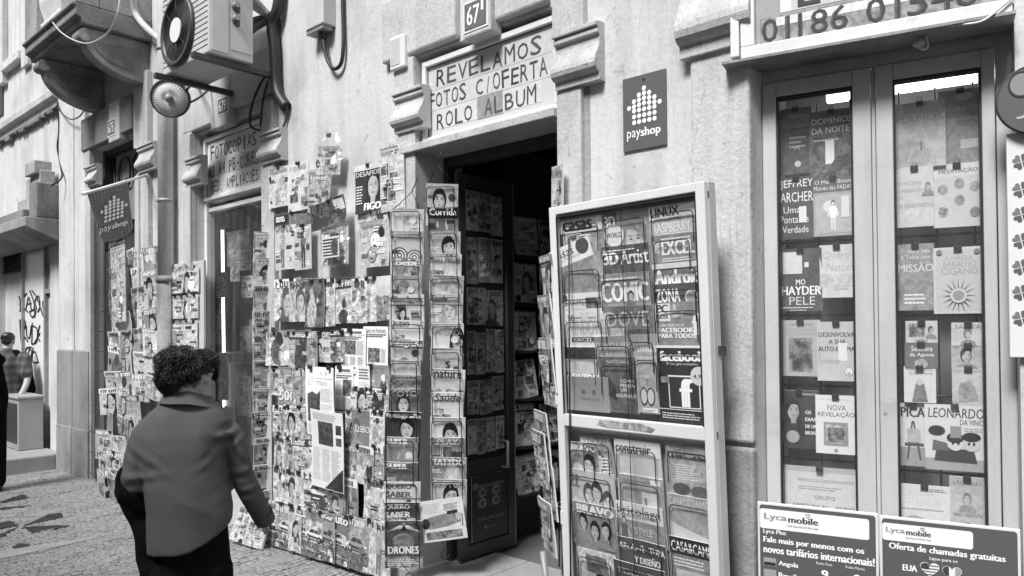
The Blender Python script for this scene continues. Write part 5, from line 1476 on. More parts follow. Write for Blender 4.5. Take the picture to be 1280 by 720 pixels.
# ------------------------------------------------------------------ the wall display: seven rows of papers clipped on wires
dW = .07
rail = MB()
W_rows = [
 ('top', .07, [(345.4,366.8,349,402,0),(364,383,351,402,0),(382,404,350,409,'dark'),(403,417,349,408,0),(418,443,350,404,'photo'),(442,457,348,404,0),(456,470,346,402,0),(470,488,345,401,'plain')]),
 ('second', .08, [(336.7,365,415,452,'blocks'),(363,387,415,457,'photo'),(385,395,414,455,'photo'),(393,416,415,448,'sport'),(415,428,413,448,'photo'),(427,455,411,458,'news'),(454,484,408,455,'diario')]),
 ('third', .09, [(339,352,461,489,'face'),(350,369,459,506,'500'),(368,383,460,506,'blocks'),(381,390,460,506,'blocks'),(420,440,458,512,'news'),(439,462,457,486,'P'),(462,484,456,492,'dec'),(440,462,484,512,'blocks'),(461,483,486,512,'photo')]),
 ('fourth', .10, [(343,358,507,545,'photo'),(356,374,507,545,'face'),(373,386,508,545,'photo'),(433,446,514,555,'face'),(443,466,512,556,'lisb'),(464,478,513,555,'photo')]),
 ('fifth', .11, [(343.5,358,545,588,'face'),(357,369,547,588,'person'),(368,385,548,590,'blocks'),(384,393,549,590,'photo'),(431,446,556,597,'photo'),(445,466,557,600,'blocks'),(466,479,557,597,'blocks')]),
 ('sixth', .12, [(343,358,583,626,'photo'),(357,373,588,628,'face'),(371,384,590,632,'blocks'),(382,413,590,636,'car'),(410,426,612,642,'face'),(424,446,598,645,'person'),(456,481,599,649,'person')]),
 ('bottom', .13, [(334,348,626,682,'car'),(346,363,629,687,'car'),(362,373,631,690,'blocks'),(371,386,634,694,'car'),(384,403,637,698,'car'),(399,418,640,701,'top'),(415,436,643,706,'auto'),(434,460,647,713,'car'),(458,486,651,720,'person')]),
]
special = {
 'plain': dkS(k='scene', bg=.6, a=.15, hl=0), 'dark': dkS(k='photo', bg=.16, a=.9, hl=0),
 'sport': dkS(k='blocks', bg=.6, a=.4, t='SPORT', tg=.45, bold=.05, th=.16, tw=.74, shadow=1),
 'diario': dkS(k='news', bg=.7, px=.24, pz=.14, t='Diario de Noticias'), '500': dkS(k='blocks', bg=.35, a=.4, ex=(('500', .1, .9, .2, .44, .66, .03),)),
 'dec': dkS(k='photo', bg=.3, a=.5, ex=(('DECORAÇÃO', .05, .95, .12, .22, .3, .0),), band=.25, bh=.1),
 'lisb': dkS(k='face', bg=.2, a=.3, skin=.3, cx=.2, s=.3, ex=(('LISBOA', .2, .95, .42, .58, .72, .0),), hl=0),
 'top': dkS(k='car', bg=.35, a=.4, t='TopGear', tg=.85, bold=.05, th=.13, tw=.96, shadow=1), 'auto': dkS(k='car', bg=.2, a=.4, t='auto', tg=.75, bold=.05, th=.15, tw=.9),
 'P': lambda c: (c.bg(.7, .05), c.text('P', .08, .3, .35, .95, .08, .03), c.lines(.38, .95, .5, .92, 4, .12, 0, .6), c.lines(.38, .95, .08, .42, 6, .35)),
}
sdesc = {'plain': 'pale magazine with a soft landscape', 'dark': 'dark magazine covered by one murky photo', 'sport': 'sports magazine with outlined masthead', 'diario': 'white newspaper with a dark square photo',
         '500': 'grey puzzle magazine with big pale digits', 'dec': 'grey magazine with a pale title strip below', 'lisb': 'dark magazine with pale city lettering', 'top': 'car magazine with shadowed white masthead',
         'auto': 'dark car magazine with pale lower-case masthead', 'P': 'newspaper with one huge black initial'}
for rI_, (rname, d, its) in enumerate(W_rows):
    d = .05 + .019 * rI_
    hs = []
    for i, (x0, x1, y0, y1, k) in enumerate(its):
        if k in special: S, desc, mt = special[k], sdesc[k], ('news' if k in ('diario', 'P') else 'print')
        elif k == 'news': S, desc, mt = dkS(k='news', bg=.68), 'newspaper with columns of print', 'news'
        else:
            S0 = autospec((k if k != 'blocks' else rs.choice(('photo', 'face', 'blocks')),) if k else ('face', 'person', 'photo')); S0['a'] = rs.uniform(.6, .95); S0['n'] = 2; S0['hl'] = int(rs.random() < .3); S0.pop('band', None); wb_band = rs.random() < .5; S0['bg'] = rs.choice((.3, .4, .5, .66)) if rname != 'top' else rs.choice((.5, .6, .66)); S0['tg'] = .78 if S0['bg'] < .5 else .06
            if wb_band: S0['band'] = rs.choice((.74, .7, .05)); S0['bh'] = .2; S0['tg'] = .06 if S0['band'] > .5 else .78
            S, desc, mt = auto(S0), '%s magazine with %s' % (tone(S0['bg']), KIND[S0['k']]), 'print'
        lab = '%s, %s in the %s row of wall display' % (desc, ORD[i + 1], rname)
        dd = d + .004 * (i % 3) + (.02 if (x1 - x0) < 14 else 0) * .3
        x0 -= 1.5; x1 += 2.2
        if rname not in ('top', 'bottom'): y1 += 5
        a0, a1, b0, b1 = R(A, x0, x1, y0, y1, dd)
        item(A, (a0 + a1) / 2, b0, dd, a1 - a0, b1 - b0, S, lab, name='newspaper' if mt == 'news' else 'magazine', cat='newspaper' if mt == 'news' else 'magazine', group='papers on the wall display',
             roll=rs.uniform(-.03, .03), lean=-.015, mat=mt, t=rs.uniform(.002, .005), bow=.009, yaw=rs.uniform(-.08, .08))
        hs.append(b1)
        if rs.random() < .85: clip(A, a0 + (a1 - a0) * rs.uniform(.15, .4), b1 - .006, dd + .004, rs.uniform(-.15, .15))
        if rs.random() < .3 and x1 - x0 > 16: clip(A, a0 + (a1 - a0) * .85, b1 - .006, dd + .004, rs.uniform(-.15, .15))
    ha, hb2 = A.px(its[0][0] - 4, its[0][2] + 2, d - .01), A.px(its[-1][1] + 3, its[-1][2] + 2, d - .01)
    rail.tube([A.pt(ha[0], ha[1], d - .012), A.pt(hb2[0], hb2[1], d - .012)], .004, 6)
# board the rows hang on
a0, a1 = sA(337, 520, .05), sA(484, 520, .05)
hb_, ht_ = hA(400, 690, .05), hA(400, 350, .05)
bd = thing('display_rack', A.pt((a0 + a1) / 2, hb_, .03), 'dark wall rack of horizontal wires holding rows of clipped papers', 'display rack')
rail.build('wire', 'wire', bd)
m = MB(); m.box(A, a0 + .02, a1 - .02, hA(400, 640, .05), hA(400, 415, .05), .004, .022)
for a_ in (a0 + .03, a1 - .06): m.box(A, a_, a_ + .04, -.1, ht_ - .35, .022, .05)
m.build('backing', 'metal_dark', bd)
bx(A, a0 + .02, a1 + .12, -.2, hA(400, 690, .1), .0, .09, 'plinth', 'stain_stone', bld, .02)
# two long newspapers hung over the rows
a0, a1, b0, b1 = R(A, 384, 419, 459, 545, .20)
def paper1(c):
    c.bg(.72, .05); c.text('Benfica', .38, .8, .88, .95, .1, .0); c.rect(.05, .95, .83, .835, .2); c.text('1.º Maio', .1, .72, .73, .81, .35, .0)
    c.poly([(.06, .2), (.42, .2), (.46, .66), (.34, .6), (.2, .64), (.06, .6)], .10, .9); c.lines(.48, .95, .5, .7, 9, .4); c.lines(.48, .95, .22, .47, 11, .42); c.rect(.05, .95, .19, .192, .3)
    for i in range(4): c.lines(.05 + .23 * i, .25 + .23 * i, .03, .17, 7, .42)
item(A, (a0 + a1) / 2, b0, .20, a1 - a0, b1 - b0, paper1, 'long white newspaper with a dark animal photo hanging over the middle of the wall display', name='newspaper', cat='newspaper', group='papers on the wall display', mat='news', lean=.03, bow=.02, t=.004)
clip(A, a0 + .06, b1, .215); clip(A, a1 - .05, b1, .215)
a0, a1, b0, b1 = R(A, 391, 431, 513, 611, .18)
def paper2(c):
    c.bg(.66, .05); c.rect(.25, .72, .56, .86, .08, .8); c.rect(.80, .95, .72, .84, .06, .7); c.rect(.8, .95, .58, .68, .1, .7); c.lines(.1, .9, .88, .97, 4, .3)
    for i in range(3): c.lines(.06 + .3 * i, .32 + .3 * i, .1, .52, 18, .4)
    c.poly([(.99, .30), (.45, .01), (.99, .01)], .05, .6)
item(A, (a0 + a1) / 2, b0, .18, a1 - a0, b1 - b0, paper2, 'long newspaper with a square dark photo hanging below the other long newspaper', name='newspaper', cat='newspaper', group='papers on the wall display', mat='news', lean=.04, bow=.02, t=.004, roll=.03)
clip(A, a0 + .1, b1, .19)
# upper group: shrink-wrapped packs and loose covers above the rows
G2 = 'packs hung high on the wall'
def up(x0, x1, y0, y1, S, label, d=.05, **kw):
    o = stick(A, d, x0, x1, y0, y1, S, label, group=G2, bow=kw.pop('bow', .012), yaw=kw.pop('yaw', rs.uniform(-.06, .06)), **kw)
    a0, a1, b0, b1 = R(A, x0, x1, y0, y1, d); clip(A, (a0 + a1) / 2, b1 - .005, d + .008)
    return o
up(338, 362, 209, 259, auto(dkS(k='photo', bg=.62, a=.4, tg=.3, th=.1)), 'pale wrapped magazine, upper left of the packs hung high on the wall')
up(360, 387, 203, 263, auto(dkS(k='blocks', bg=.66, a=.3, tg=.45, th=.1)), 'white wrapped magazine with small photos beside the tall plastic pack', d=.06)
up(345, 388, 264, 284, lambda c: (c.bg(.08, .3), c.rect(.04, .38, .3, .85, .03), c.lines(.06, .34, .45, .8, 3, .7, 0, .7), c.rect(.42, .98, .1, .9, .22, .6)), 'dark wide cover strip with white block letters on the wall', d=.04)
up(345, 370, 282, 337, auto(dkS(k='person', bg=.55, a=.2, tg=.2, th=.1)), 'grey magazine with a small figure below the dark cover strip')
up(368, 390, 281, 337, auto(dkS(k='person', bg=.5, a=.3, s=.7, tg=.75, th=.1)), 'magazine with a tall woman below the dark cover strip', d=.06)
def crumple(x0, x1, y0, y1, d, label, skew=0, seed=1, peak=0, inner=None):
    a0, a1, b0, b1 = R(A, x0, x1, y0, y1, d); m = MB(); nx, ny = 26, 40; W_, H_ = a1 - a0, b1 - b0; ac_ = (a0 + a1) / 2
    def q(i, j, f):
        u, v = i / nx, j / ny; x = a0 + W_ * (u + skew * (v - .5)); z = b0 + H_ * v
        cx = ac_ + W_ * skew * (v - .5)
        w_ = (1 - .5 * max(0, v - .62) / .38) if peak else 1 - .06 * (abs(v - .5) * 2) ** 3
        p = Vector((u * 3.1, v * 4.2 * H_ / W_ / 1.6, seed * 3.7))
        bul = max(0, (1 - (2 * u - 1) ** 2) * (1 - (2 * v - 1) ** 4)) ** .5
        rg = 1 - abs(noise.noise(p * 1.5)) * 2.5; r2 = 1 - abs(noise.noise(p * 3.1 + Vector((4, 0, 0)))) * 2.5
        return A.pt(cx + (x - cx) * w_, z + .006 * noise.noise(p * 1.2), d + f * (.012 + .026 * bul + (.4 + .6 * bul) * (.016 * rg + .009 * r2)))
    for f, s_ in ((1, 1), (-.15, -1)):
        b = len(m.v); m.v += [q(i, j, f) for j in range(ny + 1) for i in range(nx + 1)]
        for j in range(ny):
            for i in range(nx):
                t = (b + j * (nx + 1) + i, b + j * (nx + 1) + i + 1, b + (j + 1) * (nx + 1) + i + 1, b + (j + 1) * (nx + 1) + i)
                m.face(t if s_ > 0 else t[::-1], (.5, 0), False)
    o = m.build('plastic_pack', 'wrap', None)
    clip(A, ac_ + skew * W_ * .5, b1 + .0, d + .01)
    for k, (u0, u1, v0, v1, sp, lab) in enumerate(inner or ()):
        item(A, a0 + W_ * (u0 + u1) / 2, b0 + H_ * v0, d + .006, W_ * (u1 - u0), H_ * (v1 - v0), auto(sp), lab, group=G2, roll=skew * .5, t=.004)
    return tag(o, label, 'plastic pack', G2)
crumple(383, 430, 171, 268, .06, 'tall crumpled clear plastic pack hanging highest on the wall', .30, 2, 1, [(.05, .62, .02, .52, dkS(k='photo', bg=.5, a=.9, tg=.7, th=.08), 'pale cover inside the tall plastic pack, lower half'), (.28, .92, .5, .86, dkS(k='blocks', bg=.6, a=.8, tg=.3, th=.08), 'pale cover inside the tall plastic pack, upper half')])
up(391, 434, 250, 284, lambda c: (c.bg(.12, 1), c.poly([(.6, .95), (.95, .9), (.98, .5), (.7, .55)], .7, .3), c.poly([(.0, .1), (.5, .0), (.5, .4), (.1, .5)], .04)), 'dark glossy picture strip below the tall plastic pack', d=.09, roll=-.1)
crumple(400, 440, 280, 334, .07, 'lower wrapped pack with a striped toy below the tall plastic pack', .05, 5, 0, [(.08, .92, .05, .92, dkS(k='blocks', bg=.6, a=.8, tg=.3, th=.08), 'pale cover inside the lower wrapped pack')])
a0, a1, b0, b1 = R(A, 404, 425, 296, 322, .125)
item(A, (a0 + a1) / 2, b0, .13, a1 - a0, b1 - b0, lambda c: (c.bg(.6, .2), [c.rect(.05, .95, .08 + .15 * i, .15 + .15 * i, .03) for i in range(6)], c.ell(.75, .5, .2, .3, .1, .5)), 'small striped card inside the lower wrapped pack', name='card', cat='card', group=G2)
up(446, 478, 205, 266, lambda c: (c.bg(.05, .2), c.face(.66, .56, .40, .5, .03, .05), c.rect(0, 1, .88, 1, .7, .2), c.text('DESAFIOS', .04, .96, .76, .86, .6, .03), c.text('FIGO', .36, .98, .05, .2, .85, .07), c.lines(.05, .3, .2, .6, 7, .7)),
   'dark book with a portrait and white capitals hung high beside the door', d=.05)
up(477, 506, 183, 264, auto(dkS(k='blocks', bg=.6, a=.5, tg=.4, th=.07)), 'tall wrapped pale magazine hung high next to the dark portrait book', d=.06, lean=.02)
up(446, 487, 264, 286, auto(dkS(k='blocks', bg=.62, a=.5, tg=.3, th=.2)), 'wide pale picture strip under the dark portrait book', d=.045)
up(452, 487, 276, 334, auto(dkS(k='toon', bg=.55, a=.5, tg=.3, th=.08)), 'wrapped pack with a round face below the dark portrait book', d=.06)

# ------------------------------------------------------------------ newspapers clipped on the narrow board right of the drainpipe
nbd = thing('display_board', A.pt(sA(233, 400), .4, .03), 'narrow pale board of clipped picture papers right of the drainpipe', 'display board')
a0, a1 = sA(213, 400, .05), sA(254, 400, .05)
m = MB(); m.box(A, a0, a1, .25, hA(233, 328, .05), .02, .045); m.build('board', 'offwhite', nbd, bev=.004)
for i, (x0, x1, y0, y1) in enumerate(((213.5, 249, 334, 366), (216, 248, 369, 398), (215, 247, 401, 435), (214, 246, 438, 470), (214, 247, 474, 508), (214, 247, 512, 548))):
    a0, a1, b0, b1 = R(A, x0, x1, y0, y1, .06)
    item(A, (a0 + a1) / 2, b0, .06, a1 - a0, b1 - b0, auto(dkS(k='blocks', bg=.6, a=.6, tg=.2, th=.05)), 'pale picture paper, %s from the top of the narrow board by the drainpipe' % ORD[i + 1], name='newspaper', cat='newspaper', group='papers on the narrow board', mat='news', bow=.008)
    for q in range(4): clip(A, a0 + (a1 - a0) * (q + .5) / 4, b1 - .004, .064)

# ------------------------------------------------------------------ the far doorway packed with magazines
GD = 'magazines in the far doorway'
bk = thing('display_rack', A.pt(-5.2, 0, -.1), 'tall dark magazine rack filling the far doorway', 'display rack')
bx(A, d1L + .1, d1R + .2, .0, 2.6, -.12, -.09, 'backing', 'metal_dark', bk)
m = MB()
ys = [311, 335, 360, 386, 412, 438, 464, 490, 516, 542, 568, 594]
for rI, y in enumerate(ys):
    xl = 146 - max(0, (y - 335)) * .095 if y < 440 else 136 - (y - 440) * .11
    xr = 199 if y < 480 else 176
    n = 3 if xr - xl < 52 else 4
    for i in range(n):
        if rI >= 10 and i >= 2: continue
        wpx = (xr - xl) / n
        x0 = xl + wpx * i + rs.uniform(-1, 1); x1 = x0 + wpx * rs.uniform(1.05, 1.3); y0 = y + rs.uniform(-4, 4) + (1.5 - i) * 2 * (-.6 if y < 430 else -1.2); y1 = y0 + rs.uniform(33, 42)
        if rI < 2 and i == 0: continue
        d = .0 + max(0, y - 335) / 260 * .30 + .006 * i
        S0 = autospec(('face', 'blocks', 'photo', 'person', 'photo')); S0['n'] = 2; S0['hl'] = int(rs.random() < .3); S0['bg'] = rs.choice((.3, .45, .58, .66))
        if rs.random() < .3: S0['band'] = .7; S0['tg'] = .05
        a0, a1, b0, b1 = R(A, x0, x1, y0, y1, d)
        item(A, (a0 + a1) / 2, b0, d, a1 - a0, b1 - b0, auto(S0), '%s magazine with %s, %s from left in %s row of the far doorway' % (tone(S0['bg']), KIND[S0['k']], ORD[i + 1], ORD[rI + 1]), group=GD,
             roll=rs.uniform(-.09, .09), lean=rs.uniform(-.02, .1), t=.006, bow=.01, yaw=rs.uniform(-.25, .25))
        if rs.random() < .5: clip(A, a0 + (a1 - a0) * rs.uniform(.2, .8), b1 - .006, d + .01)
    h_ = A.px(160, y + 28, -.05)[1]
    m.tube([A.pt(d1L + .15, h_, -.06 + .02 * rI), A.pt(d1R + .1, h_, -.06 + .02 * rI)], .005, 5)
m.build('wire', 'wire', bk)
crumple(139, 161, 302, 408, .12, 'tall clear wrapped bag hanging at the top left of the far doorway', -.1, 9, 0, [(.1, .9, .05, .95, dkS(k='photo', bg=.55, a=.9, tg=.3, th=.06), 'long pale paper inside the wrapped bag in far doorway')])

# ------------------------------------------------------------------ photocopy window: things behind the glass, and the rack at its right edge
GI = 'things in the photocopy window'
m = MB(); p0 = AP(278, 288, -.7); p1 = AP(281, 560, -.7)
tl_ = thing('tube_lamp', p1, 'lit upright fluorescent tube inside the photocopy shop window', 'lamp')
m.tube([p1, p0], .015, 12); m.build('tube', 'tube', tl_)
m = MB(); m.tube([p1 - Vector((0, 0, .05)), p1], .03, 12); m.tube([p0, p0 + Vector((0, 0, .05))], .026, 12); m.build('end_cap', 'white', tl_)
def machine():
    t = thing('photocopier', AP(300, 560, -.8), 'pale photocopier with a raised lid deep in the left shop window', 'photocopier', None)
    s0, s1 = A.px(286, 450, -.8)[0], A.px(316, 450, -.8)[0]; h0, h1 = A.px(300, 440, -.8)[1], A.px(300, 392, -.8)[1]
    bx(A, s0, s1, .35, h0 - .12, -1.08, -.72, 'body', 'metal_dark', t, .02)
    bx(A, s0 - .03, s1 + .03, h0 - .12, h0 + .0, -1.08, -.68, 'scanner', 'grey', t, .02)
    bx(A, s0 + .02, s1 - .02, h0 + .02, h0 + .36, -1.08, -1.03, 'lid', 'white', t, .015)
    bx(A, s0 + .06, s1 - .2, .6, .85, -.715, -.69, 'paper_tray', 'offwhite', t, .01)
machine()
for i, (x0, x1, y0, y1, g) in enumerate(((284, 312, 288, 332, .35), (296, 314, 308, 338, .5), (288, 300, 332, 352, .6), (270, 284, 340, 372, .55), (302, 316, 345, 372, .6), (262, 276, 388, 430, .4), (300, 314, 408, 440, .5), (272, 286, 452, 500, .35), (296, 314, 470, 520, .45))):
    stick(A, -.5 if i > 2 else -.8, x0, x1, y0, y1, auto(dkS(k='blocks', bg=g, a=.5, tg=.1, th=.1)), '%s notice sheet, %s from the top behind the left shop window glass' % (tone(g), ORD[i + 1]), name='notice', cat='notice', group=GI, t=.002)
    a0_, a1_, b0_, b1_ = R(A, x0, x1, y0, y1, -.5)
# side rack: magazines turned edge-on at the right jamb of that window
E_ = Frame(A.pt(-2.12, 0, .36), Vector((.93, .36, 0)))
rk = thing('wire_rack', E_.pt(0, .5, -.05), 'narrow wire magazine rack turned sideways at the left end of the wall display', 'magazine rack', 'hanging wire magazine racks')
m = MB(); c0 = E_.px(331, 400)[0]
for sg in (-1, 1): m.tube([E_.pt(c0 + sg * .08, .45, -.05), E_.pt(c0 + sg * .08, E_.px(331, 285)[1], -.05)], .004, 6)
hk2 = E_.pt(c0, E_.px(333, 280)[1], -.05); m.tube([E_.pt(c0 - .08, E_.px(331, 290)[1], -.05), hk2, E_.pt(c0 + .08, E_.px(331, 290)[1], -.05)], .003, 5)
m.build('hanger', 'wire', rk)
for i, y in enumerate((290, 322, 357, 388, 420, 450, 482, 514, 546, 580, 612)):
    xc = 332 - (1 if i % 2 else 0)
    h_ = E_.px(xc, y)[1]; w_ = .2
    S0 = autospec(('face', 'blocks', 'photo')); S0['bg'] = rs.choice((.4, .55, .65))
    item(E_, E_.px(xc, y)[0], h_ - .27, -.03 + rs.uniform(-.01, .02), w_, .27, auto(S0), '%s magazine with %s, %s from top of the sideways narrow rack' % (tone(S0['bg']), KIND[S0['k']], ORD[i + 1]), group='magazines in the sideways rack', roll=rs.uniform(-.06, .06), lean=.14, t=.008, yaw=rs.uniform(-.1, .5), bow=.01)
    m = MB(); m.tube(rloop(E_, E_.px(xc, y)[0] - .085, E_.px(xc, y)[0] + .085, h_ - .18, h_ - .03, .03), .003, 5); m.build('pocket', 'wire', rk)
# magazines slumped on the pavement behind the walking woman
Z_ = Frame(A.pt(-2.45, 0, .42), Vector((.9, -.45, 0)))
for i, (x, y, r_) in enumerate(((300, 692, .22), (311, 694, .16), (322, 694, .1))):
    a_, b_ = Z_.px(x, y)
    item(Z_, a_, max(b_, -.01) + .0, .02 * i, .2, .27, auto(dkS(k='blocks', bg=.6, a=.5, tg=.1, th=.12)), '%s of three pale magazines leaning in a fan on the pavement by the woman' % ('left', 'middle', 'right')[i], group='magazines leaning on the pavement', roll=r_, lean=-.25, t=.02, bow=.01)
# ------------------------------------------------------------------ covers behind the glass of the open door, and its dark poster
GO = 'covers behind the open door glass'
rowsP = [(.10, .74, 2.02, 2.44, 3), (.09, .74, 1.66, 2.0, 3), (.09, .74, 1.48, 1.64, 2), (.09, .74, 1.30, 1.46, 4), (.09, .74, 1.16, 1.30, 3), (.09, .74, 1.02, 1.15, 4)]
ht_ = HD - .24; lb_ = lowp + .11
levels = [0, .17, .36, .52, .70, .85, 1]
for r_ in range(6):
    z1 = ht_ - (ht_ - lb_) * levels[r_]; z0 = ht_ - (ht_ - lb_) * levels[r_ + 1] + .015
    n = (3, 3, 2, 4, 3, 4)[r_]
    for i in range(n):
        u0 = .085 + (LW - .17) * i / n; u1 = .085 + (LW - .17) * (i + 1) / n - .008
        S0 = autospec(('toon', 'toon', 'blocks', 'face', 'blocks')); S0['bg'] = rs.choice((.5, .65, .76)); S0['tg'] = .1; S0['n'] = 3
        item(P, (u0 + u1) / 2, z0 + rs.uniform(0, .02), -.022, u1 - u0, z1 - z0 - rs.uniform(.01, .03), auto(S0), '%s cover with %s, %s in %s row behind open door glass' % (tone(S0['bg']), KIND[S0['k']], ORD[i + 1], ORD[r_ + 1]), group=GO, roll=rs.uniform(-.02, .02), t=.003)
bx(P, .072, LW - .072, lowp + .1, hgt - .09, -.036, -.032, 'backing', 'interior', door)
def poster(c):
    c.bg(.035, .2); c.rect(.1, .9, .8, .85, .14, .3); c.ell(.1, .84, .07, .07, .2, .6)
    for x in (.14, .52):
        for z in (.5, .66): c.rect(x, x + .34, z, z + .13, .06); c.ell(x + .15, z + .065, .11, .1, .25, .7); c.ell(x + .15, z + .065, .05, .05, .06)
    c.text('Escolha o seu sucesso!', .16, .9, .30, .36, .22, .0); c.rect(.34, .4, .16, .21, .22); c.lines(.43, .74, .17, .2, 1, .18)
item(P, LW / 2, .235, .004, LW - .19, lowp - .24, poster, 'dark advertising poster with four round pictures on the open door panel', name='poster', cat='poster', t=.003, bow=.001)
# ------------------------------------------------------------------ dark shelves inside the shop, behind the open door
I_ = Frame(A.pt(.0, 0, -.2 - LW - .05), -A.n + A.t * .16)
sh = thing('shelf_unit', I_.pt(.8, .1, -.1), 'dark wall shelf packed with magazines just inside the open doorway', 'shelves')
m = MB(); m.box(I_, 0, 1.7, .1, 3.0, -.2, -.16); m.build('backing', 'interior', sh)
for z in (.45, .8, 1.15, 1.5, 1.85, 2.2): bx(I_, 0, 1.7, z - .02, z, -.16, .0, 'shelf', 'metal_dark', sh)
for r_, z in enumerate((2.2, 1.85, 1.5, 1.15, .8, .45)):
    for i in range(4):
        S0 = autospec(('toon', 'blocks', 'face', 'photo')); S0['bg'] = rs.choice((.5, .62, .72))
        item(I_, .14 + .26 * i + rs.uniform(-.02, .02), z + .003, -.02 - .01 * (i % 2), .22, rs.uniform(.26, .31), auto(S0), '%s magazine with %s, %s from left on %s shelf inside the doorway' % (tone(S0['bg']), KIND[S0['k']], ORD[i + 1], ORD[r_ + 1]), group='magazines on the inner shelves', roll=rs.uniform(-.1, .15), lean=-.12, t=.006)
bas = thing('basket', I_.pt(.5, .115, .12), 'dark wire-rimmed basket on the shop floor below the inner shelves', 'basket')
m = MB(); m.rings([[I_.pt(.5 + q * math.cos(2 * PI * k / 20), .115 + z, .14 + q * .6 * math.sin(2 * PI * k / 20)) for k in range(20)] for q, z in ((.16, 0), (.2, .24), (.19, .24), (.15, .01))]); m.build('bowl', 'metal_dark', bas)
m = MB(); m.tube([I_.pt(.5 + .2 * math.cos(2 * PI * k / 20), .355, .14 + .12 * math.sin(2 * PI * k / 20)) for k in range(21)], .006, 6); m.build('rim', 'alu', bas)
# ------------------------------------------------------------------ rack seen edge-on just left of the display case, and the magazine above it
T_ = Frame((.21, 3.88, 0), (.25, -.97, 0))
rk = thing('wire_rack', T_.pt(0, .25, -.03), 'wire magazine rack seen almost edge-on along the left side of the display case', 'magazine rack', 'hanging wire magazine racks')
m = MB()
for y0_, y1_ in ((300, 716),):
    c0, c1 = T_.px(697, y0_)[0], T_.px(699, y1_)[0]
    for q in (-.09, .09): m.tube([T_.pt(c0 + q, T_.px(697, y0_)[1], -.03), T_.pt(c1 + q, T_.px(699, y1_)[1], -.03)], .004, 6)
m.build('hanger', 'wire', rk)
for i, (x, y, k) in enumerate(((691, 318, .28), (689, 368, .28), (690, 422, .28), (688, 440, .28), (686, 512, .28), (685, 536, .30), (688, 578, .28), (689, 622, .28))):
    a_, b_ = T_.px(x, y)
    S0 = autospec(('blocks', 'face')); S0['bg'] = rs.choice((.45, .6))
    item(T_, a_ * .5, b_ - k, .006 * (i % 3) + (.02 if i in (4, 5) else 0), .215, k, auto(S0), 'thin magazine seen edge-on, %s from the top beside the display case' % ORD[i + 1], group='magazines in the edge-on rack', t=.007, lean=.10 + .02 * (i % 2), edge=None) if 0 else \
    item(T_, a_ * .5, b_ - k, .006 * (i % 3) + (.02 if i in (4, 5) else 0), .215, k, auto(S0), 'thin magazine seen edge-on, %s from the top beside the display case' % ORD[i + 1], group='magazines in the edge-on rack', t=.007, lean=.10 + .02 * (i % 2))
    m = MB(); m.tube(rloop(T_, a_ * .5 - .09, a_ * .5 + .09, b_ - .2, b_ - .04, .04), .003, 5); m.build('pocket', 'wire', rk)
T2 = Frame((.25, 4.0, 0), (.45, -.89, 0))
a0, b0 = T2.px(697, 262); h1 = T2.px(697, 207)[1]
item(T2, a0, b0 - .06, .0, .12, h1 - b0 + .06, auto(dkS(k='blocks', bg=.5, a=.4, tg=.1, th=.14)), 'small magazine on the door jamb just above the display case corner', t=.006, roll=.03)
m = MB(); q = T_.pt(.02, .1, .05); m.tube([q + Vector((.03, -.05, .0)), q + Vector((-.02, .0, .42))], .016, 10)
q_ = tag(m.build('rolled_poster', 'grey'), 'grey rolled paper tube standing at the foot of the display case', 'paper roll')

# ------------------------------------------------------------------ tall aluminium display case standing against the wall
yaw, lean_, roll_ = .8006, -.037, .0077
tv = Vector((math.cos(yaw), -math.sin(yaw), 0)); iv = Vector((math.sin(yaw), math.cos(yaw), 0)); uv = Vector((0, 0, 1)) * math.cos(lean_) + iv * math.sin(lean_)
t2 = tv * math.cos(roll_) + uv * math.sin(roll_); u3 = uv * math.cos(roll_) - tv * math.sin(roll_)
DC = Frame((.2598, 3.8165, .12), t2, u3)
CW, CH, m0, m1, st = .895, 2.1618, 1.0563, 1.1164, .045
case = thing('display_case', DC.pt(CW / 2, 0, -.06), 'tall aluminium-framed glass display case of magazines standing against the wall', 'display case')
m = MB()
m.box(DC, 0, st, 0, CH, -.03, 0); m.box(DC, CW - st, CW, 0, CH, -.03, 0)
m.box(DC, st, CW - st, CH - st * .9, CH, -.03, 0); m.box(DC, st, CW - st, m0, m1, -.03, 0); m.box(DC, st, CW - st, .0, st, -.03, 0)
m.build('frame', 'alu', case, bev=.004)
m = MB()
m.box(DC, -.002, .012, 0, CH, -.088, -.031); m.box(DC, CW - .012, CW + .002, 0, CH, -.088, -.031); m.box(DC, .012, CW - .012, CH - .012, CH + .001, -.088, -.031); m.box(DC, .012, CW - .012, 0, .012, -.088, -.031)
m.build('side_panel', 'alu_side', case, bev=.003)
bx(DC, .012, CW - .012, .012, CH - .012, -.088, -.081, 'back_panel', 'back', case)
xm = .5 * CW
for z0, z1 in ((m1, CH - st * .9), (st, m0)):
    bx(DC, st, xm + .07, z0, z1, -.012, -.008, 'glass_pane', 'caseglass', case)
    bx(DC, xm - .0, CW - st, z0, z1, -.020, -.016, 'glass_pane', 'caseglass', case)
m = MB(); m.box(DC, st - .003, st + .006, m1, CH - .05, -.006, -.001); m.box(DC, CW - st - .006, CW - st + .003, m1, CH - .05, -.006, -.001); m.box(DC, st, CW - st, CH - .056, CH - .049, -.006, -.001)
m.box(DC, xm - .0015, xm + .0015, m1, CH - .05, -.0075, -.005); m.box(DC, xm - .0015, xm + .0015, st, m0, -.0075, -.005)
m.build('glazing_strip', 'black', case)
m = MB(); m.plate(DC, [(.26, m0 + .022), (.33, m0 + .014), (.44, m0 + .016), (.58, m0 + .012), (.60, m0 + .03), (.52, m0 + .05), (.4, m0 + .047), (.28, m0 + .05)], .0005, .0015, (.4, .8)); m.build('torn_sticker', 'sign', case)
